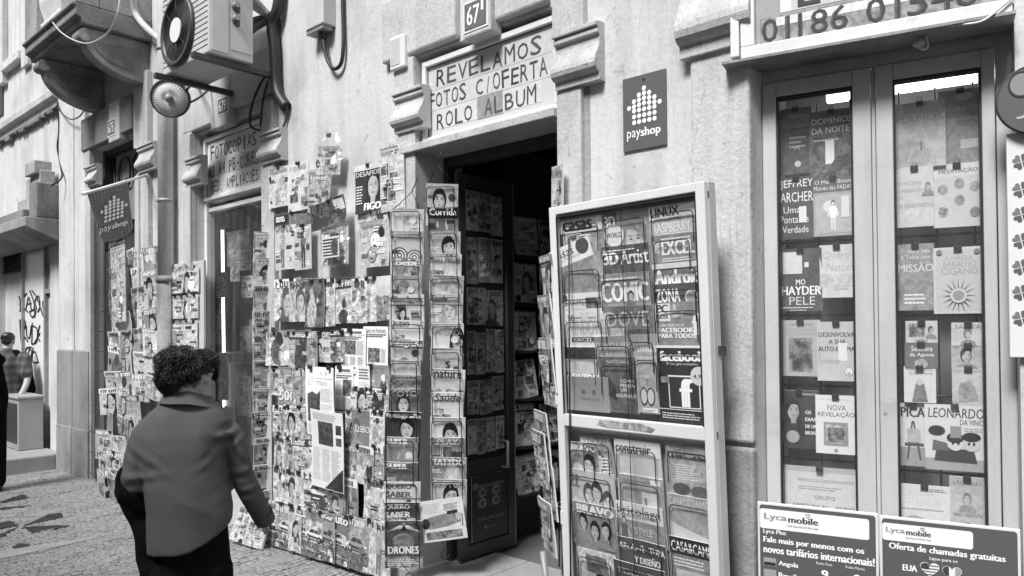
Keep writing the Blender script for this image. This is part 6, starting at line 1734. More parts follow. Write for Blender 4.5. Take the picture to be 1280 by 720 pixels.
for z in (m1 - .02, CH - .04):
    m = MB(); m.box(Frame(DC.pt(CW + .002, z, 0), iv * 1.0, u3), .03, .062, -.03, .0, -.006, .0); m.build('hinge', 'metal_dark', case)
    m = MB(); 
m = MB(); m.box(DC, CW - .01, CW + .03, 1.42, 1.46, -.08, -.06); m.build('hasp', 'metal_dark', case)
bx(DC, -.004, .008, 1.16, 1.24, -.03, .004, 'latch', 'alu', case); bx(DC, .0, .014, .55, .62, -.03, .004, 'latch', 'alu', case)
for sg in (.1, CW - .16):
    bx(DC, sg, sg + .06, -.125, 0, -.08, -.02, 'foot', 'metal_dark', case)
GC = 'magazines in the display case'
def busy2(S):
    return (lambda c: (S(c) if callable(S) else cover(c, S)))
def dc(x0, x1, y0, S, label, y1=None, roll=0, d=-.036, wire=True, lean=.07, hk=1.3, t=.006, yaw=0, mat='print'):
    xm_ = (x0 + x1) / 2
    w_ = DC.px(x1, y0, d)[0] - DC.px(x0, y0, d)[0]
    a_, b_ = DC.px(xm_, y0, d)
    h_ = b_ - DC.px(xm_, y1, d)[1] if y1 else w_ * hk
    # top leans towards the glass; lower edge stays back so that the next cover overlaps it
    o = item(DC, a_, b_ - h_ * math.cos(lean), d - .034 + (0 if not y1 else .016), w_, h_, S, label, group=GC, roll=roll, lean=lean, t=t, yaw=yaw, bow=.006)
    if wire:
        m = MB(); top = b_ - rs.uniform(.03, .05); m.tube(rloop(DC, a_ - w_ * .42, a_ + w_ * .42, top - .14, top, d + .008, .022), .0025, 5); m.build('pocket', 'wire', case)
    return o
dc(699, 751, 272, dkS(k='blocks', bg=.4, a=.5, t='casas', tg=.05, bold=.07, th=.14, tw=.72, tx=.05, band=.68, bh=.2, hl=0, sub=0), 'pale magazine with heavy lower-case dark masthead, top left of the display case')
dc(752, 809, 263, lambda c: (c.bg(.36, .3), c.face(.66, .60, .42, .6, .3, .4), c.rect(0, .30, .58, 1, .13, .2), c.text('3D', .02, .27, .80, .95, .8, .06), c.ell(.22, .68, .22, .2, .68), c.text('WORLD', .05, .39, .65, .72, .06, .03)), 'grey magazine with a face and a white round badge, top middle of the display case')
dc(809, 871, 253, lambda c: (c.bg(.3, .5), c.rect(.0, 1, .80, .98, .76, .05), c.text('LINUX', .03, .62, .83, .955, .04, .05), c.text('FORMAT', .40, .66, .785, .815, .1, .02), c.rect(.66, .97, .88, .95, .75), c.rect(0, .98, .58, .77, .5, .2), c.text('RASPBERRY PI', .05, .97, .62, .75, .72, .03), c.lines(.1, .9, .57, .6, 1, .8), c.lines(.1, .9, .3, .5, 4, .7)), 'white-topped computer magazine, top right of the display case')
dc(699, 751, 301, lambda c: (c.bg(.30, .4), c.rect(0, 1, .72, 1, .78, .02), c.text('Casas', .05, .60, .84, .97, .04, .0), c.text('de Madeira', .2, .72, .785, .83, .3, .0), c.ell(.82, .9, .15, .15, .08)), 'white-banded tilted magazine under the top left one in the display case', roll=-.24, d=-.029, wire=False)
dc(749, 809, 306, lambda c: (c.bg(.12, .5), c.text('3D', .03, .36, .76, .92, .85, .07), c.text('Artist', .40, .98, .75, .94, .85, .03), c.face(.66, .5, .2, .4, .05), c.lines(.05, .95, .93, .97, 1, .7)), 'dark magazine with mixed white masthead and figure, second in the middle column of the case')
dc(813, 866, 292, lambda c: (c.bg(.26, .3), c.rect(0, .16, .72, .9, .6, .3), c.lines(.2, .95, .92, .97, 1, .7), c.text('EXCEL', .2, .98, .68, .9, .8, .06), c.lines(.2, .9, .58, .65, 2, .75)), 'grey magazine with fat white capitals, second in the right column of the display case')
dc(701, 752, 327, dkS(k='scene', bg=.42, a=.3, t='Mundo', tg=.12, bold=-.005, th=.16, tw=.9, tz=.86, hl=0, sub=0), 'soft grey magazine with thin dark masthead in the left column of the display case')
dc(747, 809, 341, lambda c: (c.bg(.35, .5), c.rect(.0, 1, .62, .9, .25, .3), c.text('COMIC', .02, .98, .64, .88, .82, .06), c.person(.62, .1, .4, .08), c.lines(.05, .95, .92, .97, 1, .7)), 'magazine with huge white capitals and dark figure, third in middle column of the case')
dc(813, 874, 327, lambda c: (c.bg(.22, .4), c.rect(0, 1, .92, .99, .7, .1), c.text('Android', .03, .97, .70, .9, .82, .06), c.text('magazine', .44, .97, .64, .71, .75, .02)), 'dark magazine with rounded white masthead, third in the right column of the display case')
dc(699, 751, 366, lambda c: (c.bg(.6, .2), c.rect(0, 1, .72, 1, .72, .05), c.ell(.1, .93, .08, .08, .15), c.text('EXAME', .10, .60, .82, .91, .3, .01), c.text('informática', .1, .58, .755, .805, .5, .0), c.rect(.62, .97, .78, .93, .25, 1)), 'white magazine with slim grey masthead and inset photo, left column of the display case')
dc(815, 874, 354, lambda c: (c.bg(.12, .4), c.text('ZONA', .04, .56, .74, .93, .85, .04), c.text('HACKER', .04, .60, .56, .72, .85, .04), c.ell(.8, .8, .14, .14, .65), c.ell(.8, .8, .11, .11, .3)), 'dark magazine with two-line white masthead and round badge, right column of the display case')
dc(703, 756, 392, lambda c: (c.bg(.66, .1), c.lines(.1, .9, .93, .98, 1, .2), c.text('WINDOWS', .04, .97, .70, .92, .42, .04), c.text('3D', .1, .26, .9, .98, .1, .03), c.rect(.15, .7, .6, .67, .06, .1), c.text('EXCEL', .2, .65, .61, .66, .7, .01), c.rect(.1, .9, .1, .5, .4, 1)), 'white magazine with wide grey capitals, fifth in the left column of the display case')
dc(752, 814, 382, lambda c: (c.bg(.2, .5), c.text('DOVE', .08, .92, .74, .93, .5, .0), c.rect(.12, .42, .35, .72, .5, .5), c.rect(.5, .9, .3, .7, .1, .5)), 'murky grey magazine with thin pale capitals, middle column of the display case')
dc(817, 876, 377, lambda c: (c.bg(.3, .4), c.rect(0, .34, .60, .97, .72, .03), c.text('PC', .03, .3, .78, .95, .08, .06), c.text('GUIA', .05, .3, .65, .74, .08, .04), c.rect(.36, .62, .66, .95, .6, .9), c.text('f', .78, .98, .30, .75, .75, .08), c.text('GUIA PRATICO', .05, .62, .48, .54, .75, .02),
    c.text('FACEBOOK', .05, .82, .36, .46, .85, .05), c.text('PARA TODOS', .05, .86, .24, .34, .85, .05)), 'grey computer magazine with stacked white guide title, right column of the display case', y1=437, lean=.04)
dc(742, 790, 420, lambda c: (c.bg(.26, .2), c.text('CURRICULARES', .03, .97, .80, .90, .6, .0), c.text('ULTRA LEVE', .05, .8, .68, .76, .5, .0), c.lines(.1, .9, .2, .5, 5, .5)), 'grey catalogue with thin pale capitals, middle of the upper case', roll=-.03)
dc(786, 819, 418, lambda c: (c.bg(.36, .2), c.text('+ LIVRES', .03, .97, .72, .82, .7, .02), c.lines(.1, .9, .2, .5, 5, .6)), 'narrow pale catalogue beside the grey catalogue in the display case', hk=1.9)
dc(703, 747, 434, dkS(k='scene', bg=.05, a=.4, t='NEWTON', tg=.85, bold=.04, th=.12, tw=.86, tz=.55, hl=0, sub=0), 'black magazine with small white masthead, low in the left column of the display case', d=-.04)
dc(707, 758, 471, lambda c: (c.bg(.26, .05), c.rect(.1, .92, .12, .88, .3, .0), c.rect(.12, .90, .14, .86, .25, .0), c.ell(.4, .55, .05, .05, .12), c.ell(.66, .55, .05, .05, .12), c.text('VÍDEOS', .25, .8, .32, .40, .14, .0)), 'plain grey boxed set with two small dots, bottom left of the upper case', y1=514, d=-.03, lean=.03, wire=False)
dc(748, 793, 446, lambda c: (c.bg(.14, .6), c.text('NATIONAL', .2, .85, .88, .94, .5, .0), c.poly([(.1, .7), (.4, .5), (.45, .2), (.2, .3)], .05, .5), c.text('COMO', .55, .92, .54, .6, .7, .01), c.text('PENSA', .55, .95, .46, .52, .7, .01), c.text('UM', .55, .72, .38, .44, .7, .01), c.text('GOLFINHO?', .42, .97, .28, .34, .7, .01)), 'dark science magazine with four short white lines, bottom of the upper case', y1=516, d=-.03, lean=.03)
dc(791, 823, 440, lambda c: (c.bg(.4, .4), c.lines(.1, .9, .85, .95, 2, .6), c.person(.5, .45, .25, .2), c.ell(.35, .28, .16, .3, .06), c.ell(.35, .28, .12, .24, .5), c.ell(.62, .28, .16, .3, .06), c.ell(.62, .28, .12, .24, .5), c.rect(.3, .85, .02, .09, .75), c.lines(.33, .82, .03, .08, 2, .1)), 'grey slim magazine with looping headphones, bottom of the upper case', y1=517, d=-.035, lean=.03)
dc(819, 882, 432, lambda c: (c.bg(.035, .1), c.rect(0, 1, .97, 1, .72), c.text('facebook', .06, .96, .80, .93, .85, .07), c.text('O seu guia completo', .2, .82, .745, .785, .7, .0), c.rect(.22, .84, .20, .62, .75, .0), c.rect(.24, .82, .215, .60, .04, .0), c.text('f', .44, .72, .22, .58, .85, .10), c.ell(.83, .62, .16, .16, .6), c.text('4,90', .72, .94, .58, .64, .06, .02),
     c.rect(.04, .24, .52, .6, .3, .5), c.rect(0, 1, .175, .185, .7), c.lines(.06, .94, .06, .15, 3, .6)), 'black guide magazine with large white letter logo, bottom right of the upper case', y1=530, d=-.03, lean=.03)
# lower half
dc(711, 745, 553, lambda c: (c.bg(.3, .6), c.text('BRAVO', .02, .98, .80, .94, .8, .05), c.face(.65, .5, .34, .6, .03, .7), c.ell(.25, .4, .2, .2, .6, .5)), 'teen magazine with a dark-haired girl, top left of the lower case', roll=-.04, d=-.035)
dc(727, 764, 546, lambda c: (c.bg(.4, .5), c.text('RAGAZZA', .02, .98, .8, .94, .7, .02), c.face(.5, .5, .3, .6, .1, .5), c.lines(.6, .95, .2, .6, 6, .8)), 'grey magazine behind the teen magazine in the lower case', roll=-.08, d=-.04)
dc(708, 766, 589, lambda c: (c.bg(.55, .3), c.text('tt', .05, .28, .76, .94, .2, .06, .2), c.face(.45, .70, .19, .6, .1), c.face(.62, .74, .19, .6, .05), c.face(.84, .64, .19, .6, .1), c.lines(.02, .98, .5, .54, 1, .1)), 'pale teen magazine with three smiling faces in the lower case', d=-.035)
dc(714, 766, 630, lambda c: (c.bg(.3, .5), c.text('BRAVO', .1, .98, .84, .97, .78, .06), c.face(.25, .72, .17, .5, .02), c.face(.52, .62, .19, .5, .02), c.face(.78, .66, .17, .5, .02), c.rect(0, 1, 0, .25, .2, .8)), 'dark teen magazine with a music group, left column of the lower case', d=-.03)
dc(720, 767, 690, lambda c: (c.bg(.45, .4), c.text('POPCORN', .03, .97, .78, .92, .7, .05), c.rect(0, 1, .92, 1, .6, .5), c.face(.6, .45, .3, .5, .02)), 'magazine with curly-haired portrait at the bottom left of the lower case', d=-.03)
dc(766, 823, 551, lambda c: (c.bg(.55, .1), c.rect(0, 1, .78, 1, .7, .02), c.text('construir', .02, .80, .82, .95, .07, .04), c.text('e mais por menos', .14, .96, .755, .80, .25, .0), c.rect(.1, .2, .6, .7, .6), c.rect(.22, .95, .35, .5, .14, .2), c.rect(.3, .5, .38, .47, .6), c.rect(.6, .8, .38, .47, .6)), 'white building magazine with heavy dark masthead, top middle of the lower case')
dc(771, 826, 596, lambda c: (c.bg(.36, .3), c.lines(.1, .9, .9, .96, 1, .2), c.rect(.72, .95, .9, .97, .7), c.rect(.5, .85, .2, .78, .6, .2), c.rect(.56, .62, .2, .7, .2), c.rect(.1, .45, .2, .6, .25, .3)), 'grey magazine showing a tall pale cabinet, second in the middle of the lower case')
dc(768, 826, 631, lambda c: (c.bg(.3, .4), c.rect(0, 1, .76, 1, .66, .05), c.text('bricolage', .02, .95, .8, .96, .12, .01), c.text('STYLE', .38, .75, .58, .68, .6, .0), c.person(.16, .3, .3, .05), c.lines(.4, .8, .2, .5, 5, .6)), 'magazine with rounded dark masthead on white, third in the middle of the lower case')
dc(771, 831, 676, lambda c: (c.bg(.10, .3), c.text('ARQUITECTURA', .03, .97, .82, .93, .85, .03), c.text('Y DISEÑO', .32, .85, .68, .79, .85, .03), c.lines(.5, .9, .4, .55, 4, .5)), 'dark magazine with two-line white capitals, fourth in the middle of the lower case')
dc(766, 829, 706, lambda c: (c.bg(.08, .3), c.text('ESPECIAL DORMITORIOS', .1, .97, .85, .92, .75, .01), c.rect(.5, .9, .4, .8, .3, .8)), 'black magazine with one white line, lowest in the middle of the lower case', d=-.03)
dc(830, 887, 556, lambda c: (c.bg(.45, .5), c.text('micasa', .02, .98, .76, .92, .12, .05), c.lines(.2, .7, .45, .7, 7, .7), c.ell(.3, .3, .2, .12, .1, .3), c.ell(.7, .28, .2, .12, .12, .3), c.lines(.1, .6, .94, .97, 1, .2)), 'home magazine with heavy dark masthead over chairs, top right of the lower case', hk=1.25)
dc(832, 891, 621, lambda c: (c.bg(.4, .4), c.text('CASAS&CAMPO', .02, .98, .84, .96, .55, .0), c.poly([(.0, .6), (.9, .42), (1, .5), (1, .3), (0, .2)], .62, .1), c.rect(.1, .3, .1, .3, .6, .3), c.lines(.1, .9, .05, .1, 1, .1)), 'grey magazine with a swooping white house, right column of the lower case')
dc(835, 896, 676, lambda c: (c.bg(.3, .5), c.rect(0, 1, .76, 1, .03, .05), c.text('CASA&CAMPO', .03, .97, .80, .95, .85, .02), c.lines(.05, .8, .6, .74, 3, .75), c.house(.1, .9, .05, .55)), 'magazine with white masthead on black band, lowest right in the lower case', d=-.03)

# ------------------------------------------------------------------ books and notices behind the right shop window
GB = 'books behind the right shop window'
def wb(x0, x1, y0, y1, S, label, d=-.17, name='book', cat='book', roll=0, t=.012, mat='print', clips=True):
    a0, a1, b0, b1 = R(B, x0, x1, y0, y1, d)
    o = item(B, (a0 + a1) / 2, b0, d, a1 - a0, b1 - b0, S, label, name=name, cat=cat, group=GB, roll=roll, t=t, bow=.002, mat=mat)
    if clips: clip(B, (a0 + a1) / 2, b1 - .004, d + .013, 0, .9)
    return o
wb(975, 1016, 136, 218, lambda c: (c.bg(.15, .5), c.lines(.3, .8, .4, .6, 3, .55), c.rect(0, 1, .7, .9, .3, .6), c.text('M', .45, .6, .36, .42, .6, .0), c.ell(.55, .15, .1, .1, .6)), 'dark book with small pale lettering, top left in the window', d=-.19)
wb(1012, 1068, 138, 222, lambda c: (c.bg(.18, .8), c.rect(0, 1, .62, 1, .16, .2), c.text('DOMINIOS', .06, .96, .80, .89, .8, .01), c.text('DA NOITE', .06, .9, .66, .75, .8, .01), c.lines(.1, .8, .55, .6, 1, .6), c.rect(.36, .56, .2, .55, .75), c.poly([(.3, .0), (1, .2), (1, .35), (.6, .3)], .1, .4)), 'dark book with spaced white capitals and a white price slip, top of left pane')
wb(975, 1017, 222, 299, lambda c: (c.bg(.10, .25), c.text('JEFFREY', .03, 1.0, .80, .96, .85, .0), c.text('ARCHER', .03, 1.0, .60, .76, .85, .0), c.text('Uma', .12, .62, .42, .53, .75, .0), c.text('Ponta de', .02, .86, .26, .38, .75, .0), c.text('Verdade', .08, .86, .1, .21, .75, .0), c.rect(.58, .8, .26, .52, .72)), 'dark book with tall white serif-like author name, left edge of the window', d=-.165)
wb(1016, 1068, 221, 295, lambda c: (c.bg(.40, .2), c.rect(0, 1, .74, 1, .16, .3), c.text('O Maravilhoso', .06, .94, .88, .95, .75, .0), c.text('Mundo das FADAS', .04, .96, .78, .85, .75, .0), c.rect(.08, .94, .05, .7, .48, .2), c.ell(.42, .5, .16, .16, .68), c.person(.5, .1, .35, .65, .7), c.rect(.7, .88, .3, .66, .7)), 'book with a pale dancing figure under a dark title strip')
wb(974, 1028, 311, 389, lambda c: (c.bg(.10, .4), c.rect(.1, .55, .6, .95, .66, .1), c.rect(.6, .7, .7, .78, .7), c.text('MO', .4, .62, .42, .51, .8, .02), c.text('HAYDER', .06, .98, .26, .40, .85, .03), c.text('PELE', .24, .84, .10, .23, .6, -.01), c.lines(.05, .95, .05, .08, 1, .75), c.lines(.25, .75, .01, .035, 1, .6)), 'dark book with a white note and big white surname, middle of left pane')
wb(1025, 1068, 306, 372, lambda c: (c.bg(.64, .15), c.text('Quero', .1, .9, .72, .88, .42, .0, .2), c.text('Nascer', .2, 1.0, .5, .66, .42, .0, .2), c.lines(.4, .95, .15, .25, 2, .4), c.rect(0, 1, .2, .45, .58, .3)), 'white book with faint slanted title held by a clip, left pane')
wb(977, 1026, 400, 470, lambda c: (c.bg(.42, .1), c.text('Carlos Nunes', .2, .8, .90, .95, .08, .0), c.text('LOUCOS DA BARRIO', .1, .92, .8, .85, .3, .0), c.text('LUGARES A VEGAR', .1, .92, .73, .78, .3, .0), c.rect(.2, .8, .08, .68, .3, 1), c.rect(.26, .74, .12, .64, .22, 1)), 'grey book with a framed dark painting of a crowd, left pane')
wb(1022, 1070, 402, 476, lambda c: (c.bg(.52, .1), c.text('DESENVOLVA', .04, .98, .74, .82, .07, .03), c.text('A SUA', .3, .75, .62, .7, .07, .03), c.text('AUTO-ESTIMA', .02, .98, .5, .58, .07, .03), c.rect(.55, .78, .34, .64, .7), c.text('aumentar', .1, .6, .3, .37, .35, .0), c.toon(.82, .16, .11, .7)), 'pale self-help book with bold dark capitals and a small cartoon, left pane')
wb(977, 1023, 488, 560, lambda c: (c.bg(.05, .1), c.face(.34, .66, .34, .42, .03, .04), c.text('OS', .66, .82, .60, .66, .8, .03), c.text('DIAS', .66, .96, .48, .54, .8, .03), c.text('DE UM', .66, .98, .36, .42, .8, .03), c.text('BRUXO', .66, .98, .25, .31, .8, .03), c.text('FRANCISCO', .6, .98, .92, .96, .6, .0), c.ell(.32, .2, .18, .18, .35)), 'black book with a balding man portrait and white capitals, left pane', d=-.185)
wb(1020, 1071, 494, 567, lambda c: (c.bg(.68, .04), c.text('Sir Arthur Conan Doyle', .15, .85, .90, .95, .4, .0), c.text('NOVA', .3, .75, .74, .84, .08, .0), c.text('REVELAÇÃO', .06, .96, .62, .73, .08, .0), c.rect(.2, .8, .14, .54, .3, .2), c.rect(.26, .74, .18, .5, .5, .8), c.rect(.3, .7, .2, .45, .25, 1), c.ell(.5, .06, .05, .05, .3)), 'white book with dark title above a framed old photo, left pane')
wb(980, 1073, 584, 680, lambda c: (c.bg(.55, .08), c.rect(0, 1, .93, 1, .4, .05), c.text('PERIODO DE FUNCIONAMENTO', .2, .95, .80, .84, .2, .0), c.lines(.2, .9, .70, .76, 2, .3), c.text('GRUPO', .42, .7, .58, .63, .2, .0), c.text('ABERTURA AS     HORAS', .12, .95, .47, .51, .15, .0), c.text('ENCERRAMENTO AS     HORAS', .12, .95, .38, .42, .15, .0), c.lines(.1, .95, .25, .33, 2, .4)), 'opening-hours notice on pale paper at the bottom of the left pane', name='notice', cat='notice', t=.002, d=-.15)
wb(1119, 1182, 128, 210, lambda c: (c.bg(.52, .3), c.text('CAMUS', .03, .95, .70, .80, .3, .0), c.ell(.3, .15, .4, .4, .4, .3), c.rect(.5, .54, .25, .4, .2)), 'pale book with thin grey capitals, top left of right pane')
wb(1173, 1228, 112, 205, lambda c: (c.bg(.30, .4), c.text('MEDICINA NATURAL', .08, .96, .72, .78, .6, .01), c.ell(.6, .9, .2, .1, .5), c.text('GUIA DAS ERVAS', .2, .9, .58, .62, .55, .0), c.rect(.5, .9, .2, .32, .5, .1)), 'grey book with two pale caption lines, top right of right pane', d=-.185)
wb(1120, 1167, 209, 284, lambda c: (c.bg(.60, .15), c.text('OS PODERES', .05, .7, .70, .76, .35, .02), c.text('SOBRENATURAIS', .05, .85, .58, .64, .35, .02), c.text('DO', .05, .2, .46, .52, .35, .02), c.text('DR. SOUSA MARTINS', .05, .98, .32, .39, .35, .02), c.face(.85, .66, .13, .5, .3)), 'white book with four lines of grey capitals, right pane')
wb(1165, 1228, 205, 284, lambda c: (c.bg(.56, .1), c.rect(.0, 1, .8, 1, .62, .05), c.text('MEDITAÇÃO', .14, .92, .84, .93, .25, .05), [c.ell(x, z, .10, .12, .35, .6) for x, z in ((.22, .6), (.55, .68), (.85, .62), (.55, .42), (.22, .25), (.85, .22))]), 'pale book with six small seated figures, right pane', d=-.185)
wb(1121, 1168, 305, 388, lambda c: (c.bg(.34, .5), c.text('Você vale', .3, .9, .86, .92, .65, .0), c.text('A Terra com', .1, .9, .77, .83, .65, .0), c.text('MISSÃO', .04, .98, .58, .72, .6, .02), c.lines(.2, .9, .1, .28, 3, .75)), 'grey book with pale glowing title, middle left of right pane')
wb(1167, 1229, 309, 392, lambda c: (c.bg(.56, .05), c.rect(.05, .95, .04, .96, .5, .05), c.text('A MAGIA', .22, .8, .80, .87, .32, .0), c.text('BARALHO', .2, .86, .70, .79, .36, .02), c.text('CIGANO', .15, .9, .59, .69, .36, .02),
    [c.poly([(.5 + .12 * math.cos(q * PI / 8 - .12), .27 + .09 * math.sin(q * PI / 8 - .12)), (.5 + .36 * math.cos(q * PI / 8), .27 + .27 * math.sin(q * PI / 8)), (.5 + .12 * math.cos(q * PI / 8 + .12), .27 + .09 * math.sin(q * PI / 8 + .12))], .12) for q in range(16)], c.ell(.5, .27, .17, .17, .55), c.ell(.5, .27, .12, .12, .35, .4), c.ell(.12, .93, .06, .06, .2), c.ell(.88, .93, .06, .06, .2)), 'pale book with a spiky sun face, middle of right pane', d=-.16)
wb(1132, 1172, 401, 430, lambda c: (c.bg(.55, .2), c.rect(.1, .6, .3, .9, .35, 1), c.face(.8, .6, .14, .5, .1), c.text('PADRE', .3, .7, .08, .2, .2, .01)), 'small white prayer booklet, upper one of a left column in right pane')
wb(1131, 1172, 428, 460, lambda c: (c.bg(.16, .2), c.text('Senhora', .2, .85, .66, .86, .7, .02), c.text('da Agonia', .15, .9, .42, .6, .7, .02), c.ell(.5, .15, .2, .2, .5, .6)), 'small dark prayer booklet between two white ones, right pane')
wb(1130, 1170, 458, 503, lambda c: (c.bg(.62, .08), c.text('Nosso Senhora', .1, .9, .88, .95, .15, .0), c.text('do Bom Parto', .15, .9, .78, .85, .15, .0), c.poly([(.25, .02), (.75, .02), (.64, .5), (.5, .66), (.36, .5)], .22, .5), c.ell(.5, .58, .1, .13, .5)), 'small white prayer booklet with a robed statue, right pane')
wb(1189, 1231, 403, 432, lambda c: (c.bg(.55, .2), c.text('SANTA', .1, .9, .72, .9, .2, .01), c.face(.5, .5, .2, .55, .2)), 'small pale booklet with a veiled face, right column of right pane')
wb(1189, 1231, 430, 461, lambda c: (c.bg(.45, .3), c.face(.45, .55, .28, .5, .06), c.text('SANTA RITA', .05, .7, .85, .95, .2, .0)), 'small grey booklet with a dark-haired face, right column of right pane')
wb(1190, 1231, 459, 506, lambda c: (c.bg(.52, .25), c.text('SANTO ANTÓNIO', .1, .9, .86, .94, .2, .0), c.poly([(.2, .05), (.8, .1), (.7, .5), (.4, .75), (.2, .5)], .32, .6), c.ell(.35, .7, .13, .14, .5)), 'small grey booklet with a seated saint, right column of right pane')
wb(1124, 1160, 504, 582, lambda c: (c.bg(.60, .05), c.text('PICASSO', .06, 1.6, .78, .94, .03, .04), c.rect(0, 1, 0, .3, .3, .1), c.poly([(.25, .1), (.32, .1), (.5, .72), (.44, .72)], .08), c.poly([(.78, .1), (.7, .1), (.48, .72), (.54, .72)], .08), c.rect(.2, .85, .32, .37, .08), c.rect(.28, .75, .38, .6, .45, .3)), 'white book with a painter easel, partly behind a wider book, right pane', d=-.19)
wb(1156, 1233, 506, 588, lambda c: (c.bg(.60, .04), c.text('LEONARDO', .06, .97, .80, .95, .04, .01, .1), c.text('DA VINCI', .58, .96, .70, .78, .04, .01), c.rect(.0, 1, .0, .18, .34, .1), c.lines(.65, .95, .60, .67, 2, .3),
    c.poly([(.15, .14), (.85, .12), (.8, .32), (.2, .36)], .05), c.ell(.25, .5, .13, .15, .55), c.ell(.2, .6, .14, .1, .03), c.poly([(.12, .3), (.4, .3), (.36, .42), (.14, .46)], .12), c.ell(.5, .42, .13, .14, .58), c.ell(.5, .5, .14, .1, .03), c.ell(.76, .42, .15, .14, .5), c.ell(.76, .52, .15, .09, .02), c.ell(.46, .42, .02, .03, .02), c.ell(.55, .42, .02, .03, .02), c.ell(.72, .42, .02, .03, .02), c.ell(.8, .42, .02, .03, .02), c.rect(.42, .6, .5, .68, .25)), 'white children book with three cartoon people in a boat, right pane', d=-.165)
wb(1125, 1188, 606, 680, lambda c: (c.bg(.62, .1), c.text('A HORA', .15, .7, .82, .92, .5, .0), c.text('DO NASCER', .1, .8, .68, .78, .5, .0), c.lines(.6, .95, .9, .96, 2, .1), c.lines(.05, .95, .58, .63, 1, .3), c.ell(.3, .3, .3, .24, .35, .2), c.ell(.7, .26, .32, .22, .22, .3)), 'white book with two soft rounded shapes, bottom of right pane')
wb(1187, 1232, 596, 680, lambda c: (c.bg(.46, .3), c.text('SÃO BRÁS', .1, .9, .88, .95, .15, .01), c.face(.5, .68, .2, .5, .2), c.text('SÃO VICENTE', .1, .92, .42, .48, .15, .0), c.face(.5, .24, .2, .45, .1)), 'grey prayer leaflet with two saints, bottom right of right pane')

# ------------------------------------------------------------------ two phone-card boards leaning below the window
dL_ = .10
LB = Frame(B.pt(0, 0, dL_ + .02), B.t)
def board(x0, x1, yl, yr, label, draw, q):
    a0, a1 = B.px(x0, yl + 30, dL_)[0], B.px(x1, yr + 30, dL_)[0]
    top = (B.px(x0, yl, dL_)[1] + B.px(x1, yr, dL_)[1]) / 2
    h_ = .62; w_ = a1 - a0
    t = thing('advertising_board', B.pt((a0 + a1) / 2, top - h_, dL_), label, 'sign')
    bx(B, a0, a1, top - h_, top, dL_ - .014, dL_, 'board', 'white', t, .003)
    m = MB(); e = w_ * .022
    def rr_(x0_, x1_, z0_, z1_, r_, g, d, n=6):
        pts = []
        for cx, cz, a_ in ((x1_ - r_, z1_ - r_, 0), (x0_ + r_, z1_ - r_, PI / 2), (x0_ + r_, z0_ + r_, PI), (x1_ - r_, z0_ + r_, 1.5 * PI)):
            for i in range(n + 1): t_ = a_ + PI / 2 * i / n; pts.append(B.pt(cx + r_ * math.cos(t_), cz + r_ * math.sin(t_), d))
        m.poly(pts, (g, .0))
    X = lambda u: a0 + w_ * u
    Z = lambda v: top - w_ * v                    # v measured down from the top in widths
    d = dL_ + .001
    rr_(X(.02), X(.98), top - h_ + e, Z(.02), .012, .09, d)
    draw(m, X, Z, d, rr_, w_)
    m.build('print', 'sign', t)
    return t
def lyca_head(m, X, Z, d, rr_, w_, x0, x1, z0, z1, k=1):
    rr_(X(x0), X(x1), Z(z1), Z(z0), .010, .74, d + .0006)
    W_ = x1 - x0; H_ = z1 - z0
    m.text(B, 'Lyca', X(x0 + W_ * .04), Z(z0 + H_ * .62), w_ * W_ * .22, w_ * H_ * .40, d + .0012, (.26, 0), .035)
    m.text(B, 'mobile', X(x0 + W_ * .27), Z(z0 + H_ * .58), w_ * W_ * .28, w_ * H_ * .32, d + .0012, (.06, 0), .045)
    m.text(B, 'Call the world for less', X(x0 + W_ * .26), Z(z0 + H_ * .80), w_ * W_ * .29, w_ * H_ * .11, d + .0012, (.1, 0), .01)
    hx, hz = x0 + W_ * .455, z0 + H_ * .14
    pts = []
    for i in range(24):
        s_ = 2 * PI * i / 24; pts.append(B.pt(X(hx) + w_ * W_ * .022 * 16 * math.sin(s_) ** 3 / 17, Z(hz) + w_ * W_ * .022 * (13 * math.cos(s_) - 5 * math.cos(2 * s_) - 2 * math.cos(3 * s_) - math.cos(4 * s_)) / 17, d + .0025))
    m.tube(pts + pts[:1], .0012, 4, (.3, 0))
def drawA(m, X, Z, d, rr_, w_):
    lyca_head(m, X, Z, d, rr_, w_, .022, .93, .055, .235)
    T = lambda s, x0, z1, ww, hh, g=.8, b=.03: m.text(B, s, X(x0), Z(z1), w_ * ww, w_ * hh, d + .0012, (g, 0), b)
    T('Lyca Plus', .05, .29, .2, .05); T('Fale mais por menos com os', .05, .375, .84, .068, .82, .045); T('novos tarifários internacionais!', .05, .455, .92, .068, .82, .045)
    rr_(X(.05), X(.16), Z(.575), Z(.5), .004, .3, d + .0006); rr_(X(.055), X(.155), Z(.57), Z(.54), .003, .03, d + .0012)
    T('Angola', .18, .57, .17, .055, .82, .035); rr_(X(.05), X(.16), Z(.68), Z(.605), .004, .3, d + .0006); T('Brasil', .18, .675, .15, .055, .82, .035)
    T('Redes Fixas', .50, .50, .13, .022, .7, .01); T('Redes Móveis', .74, .50, .15, .022, .7, .01)
    T('9', .54, .62, .06, .075, .85, .04); T('9', .80, .62, .06, .075, .85, .04)
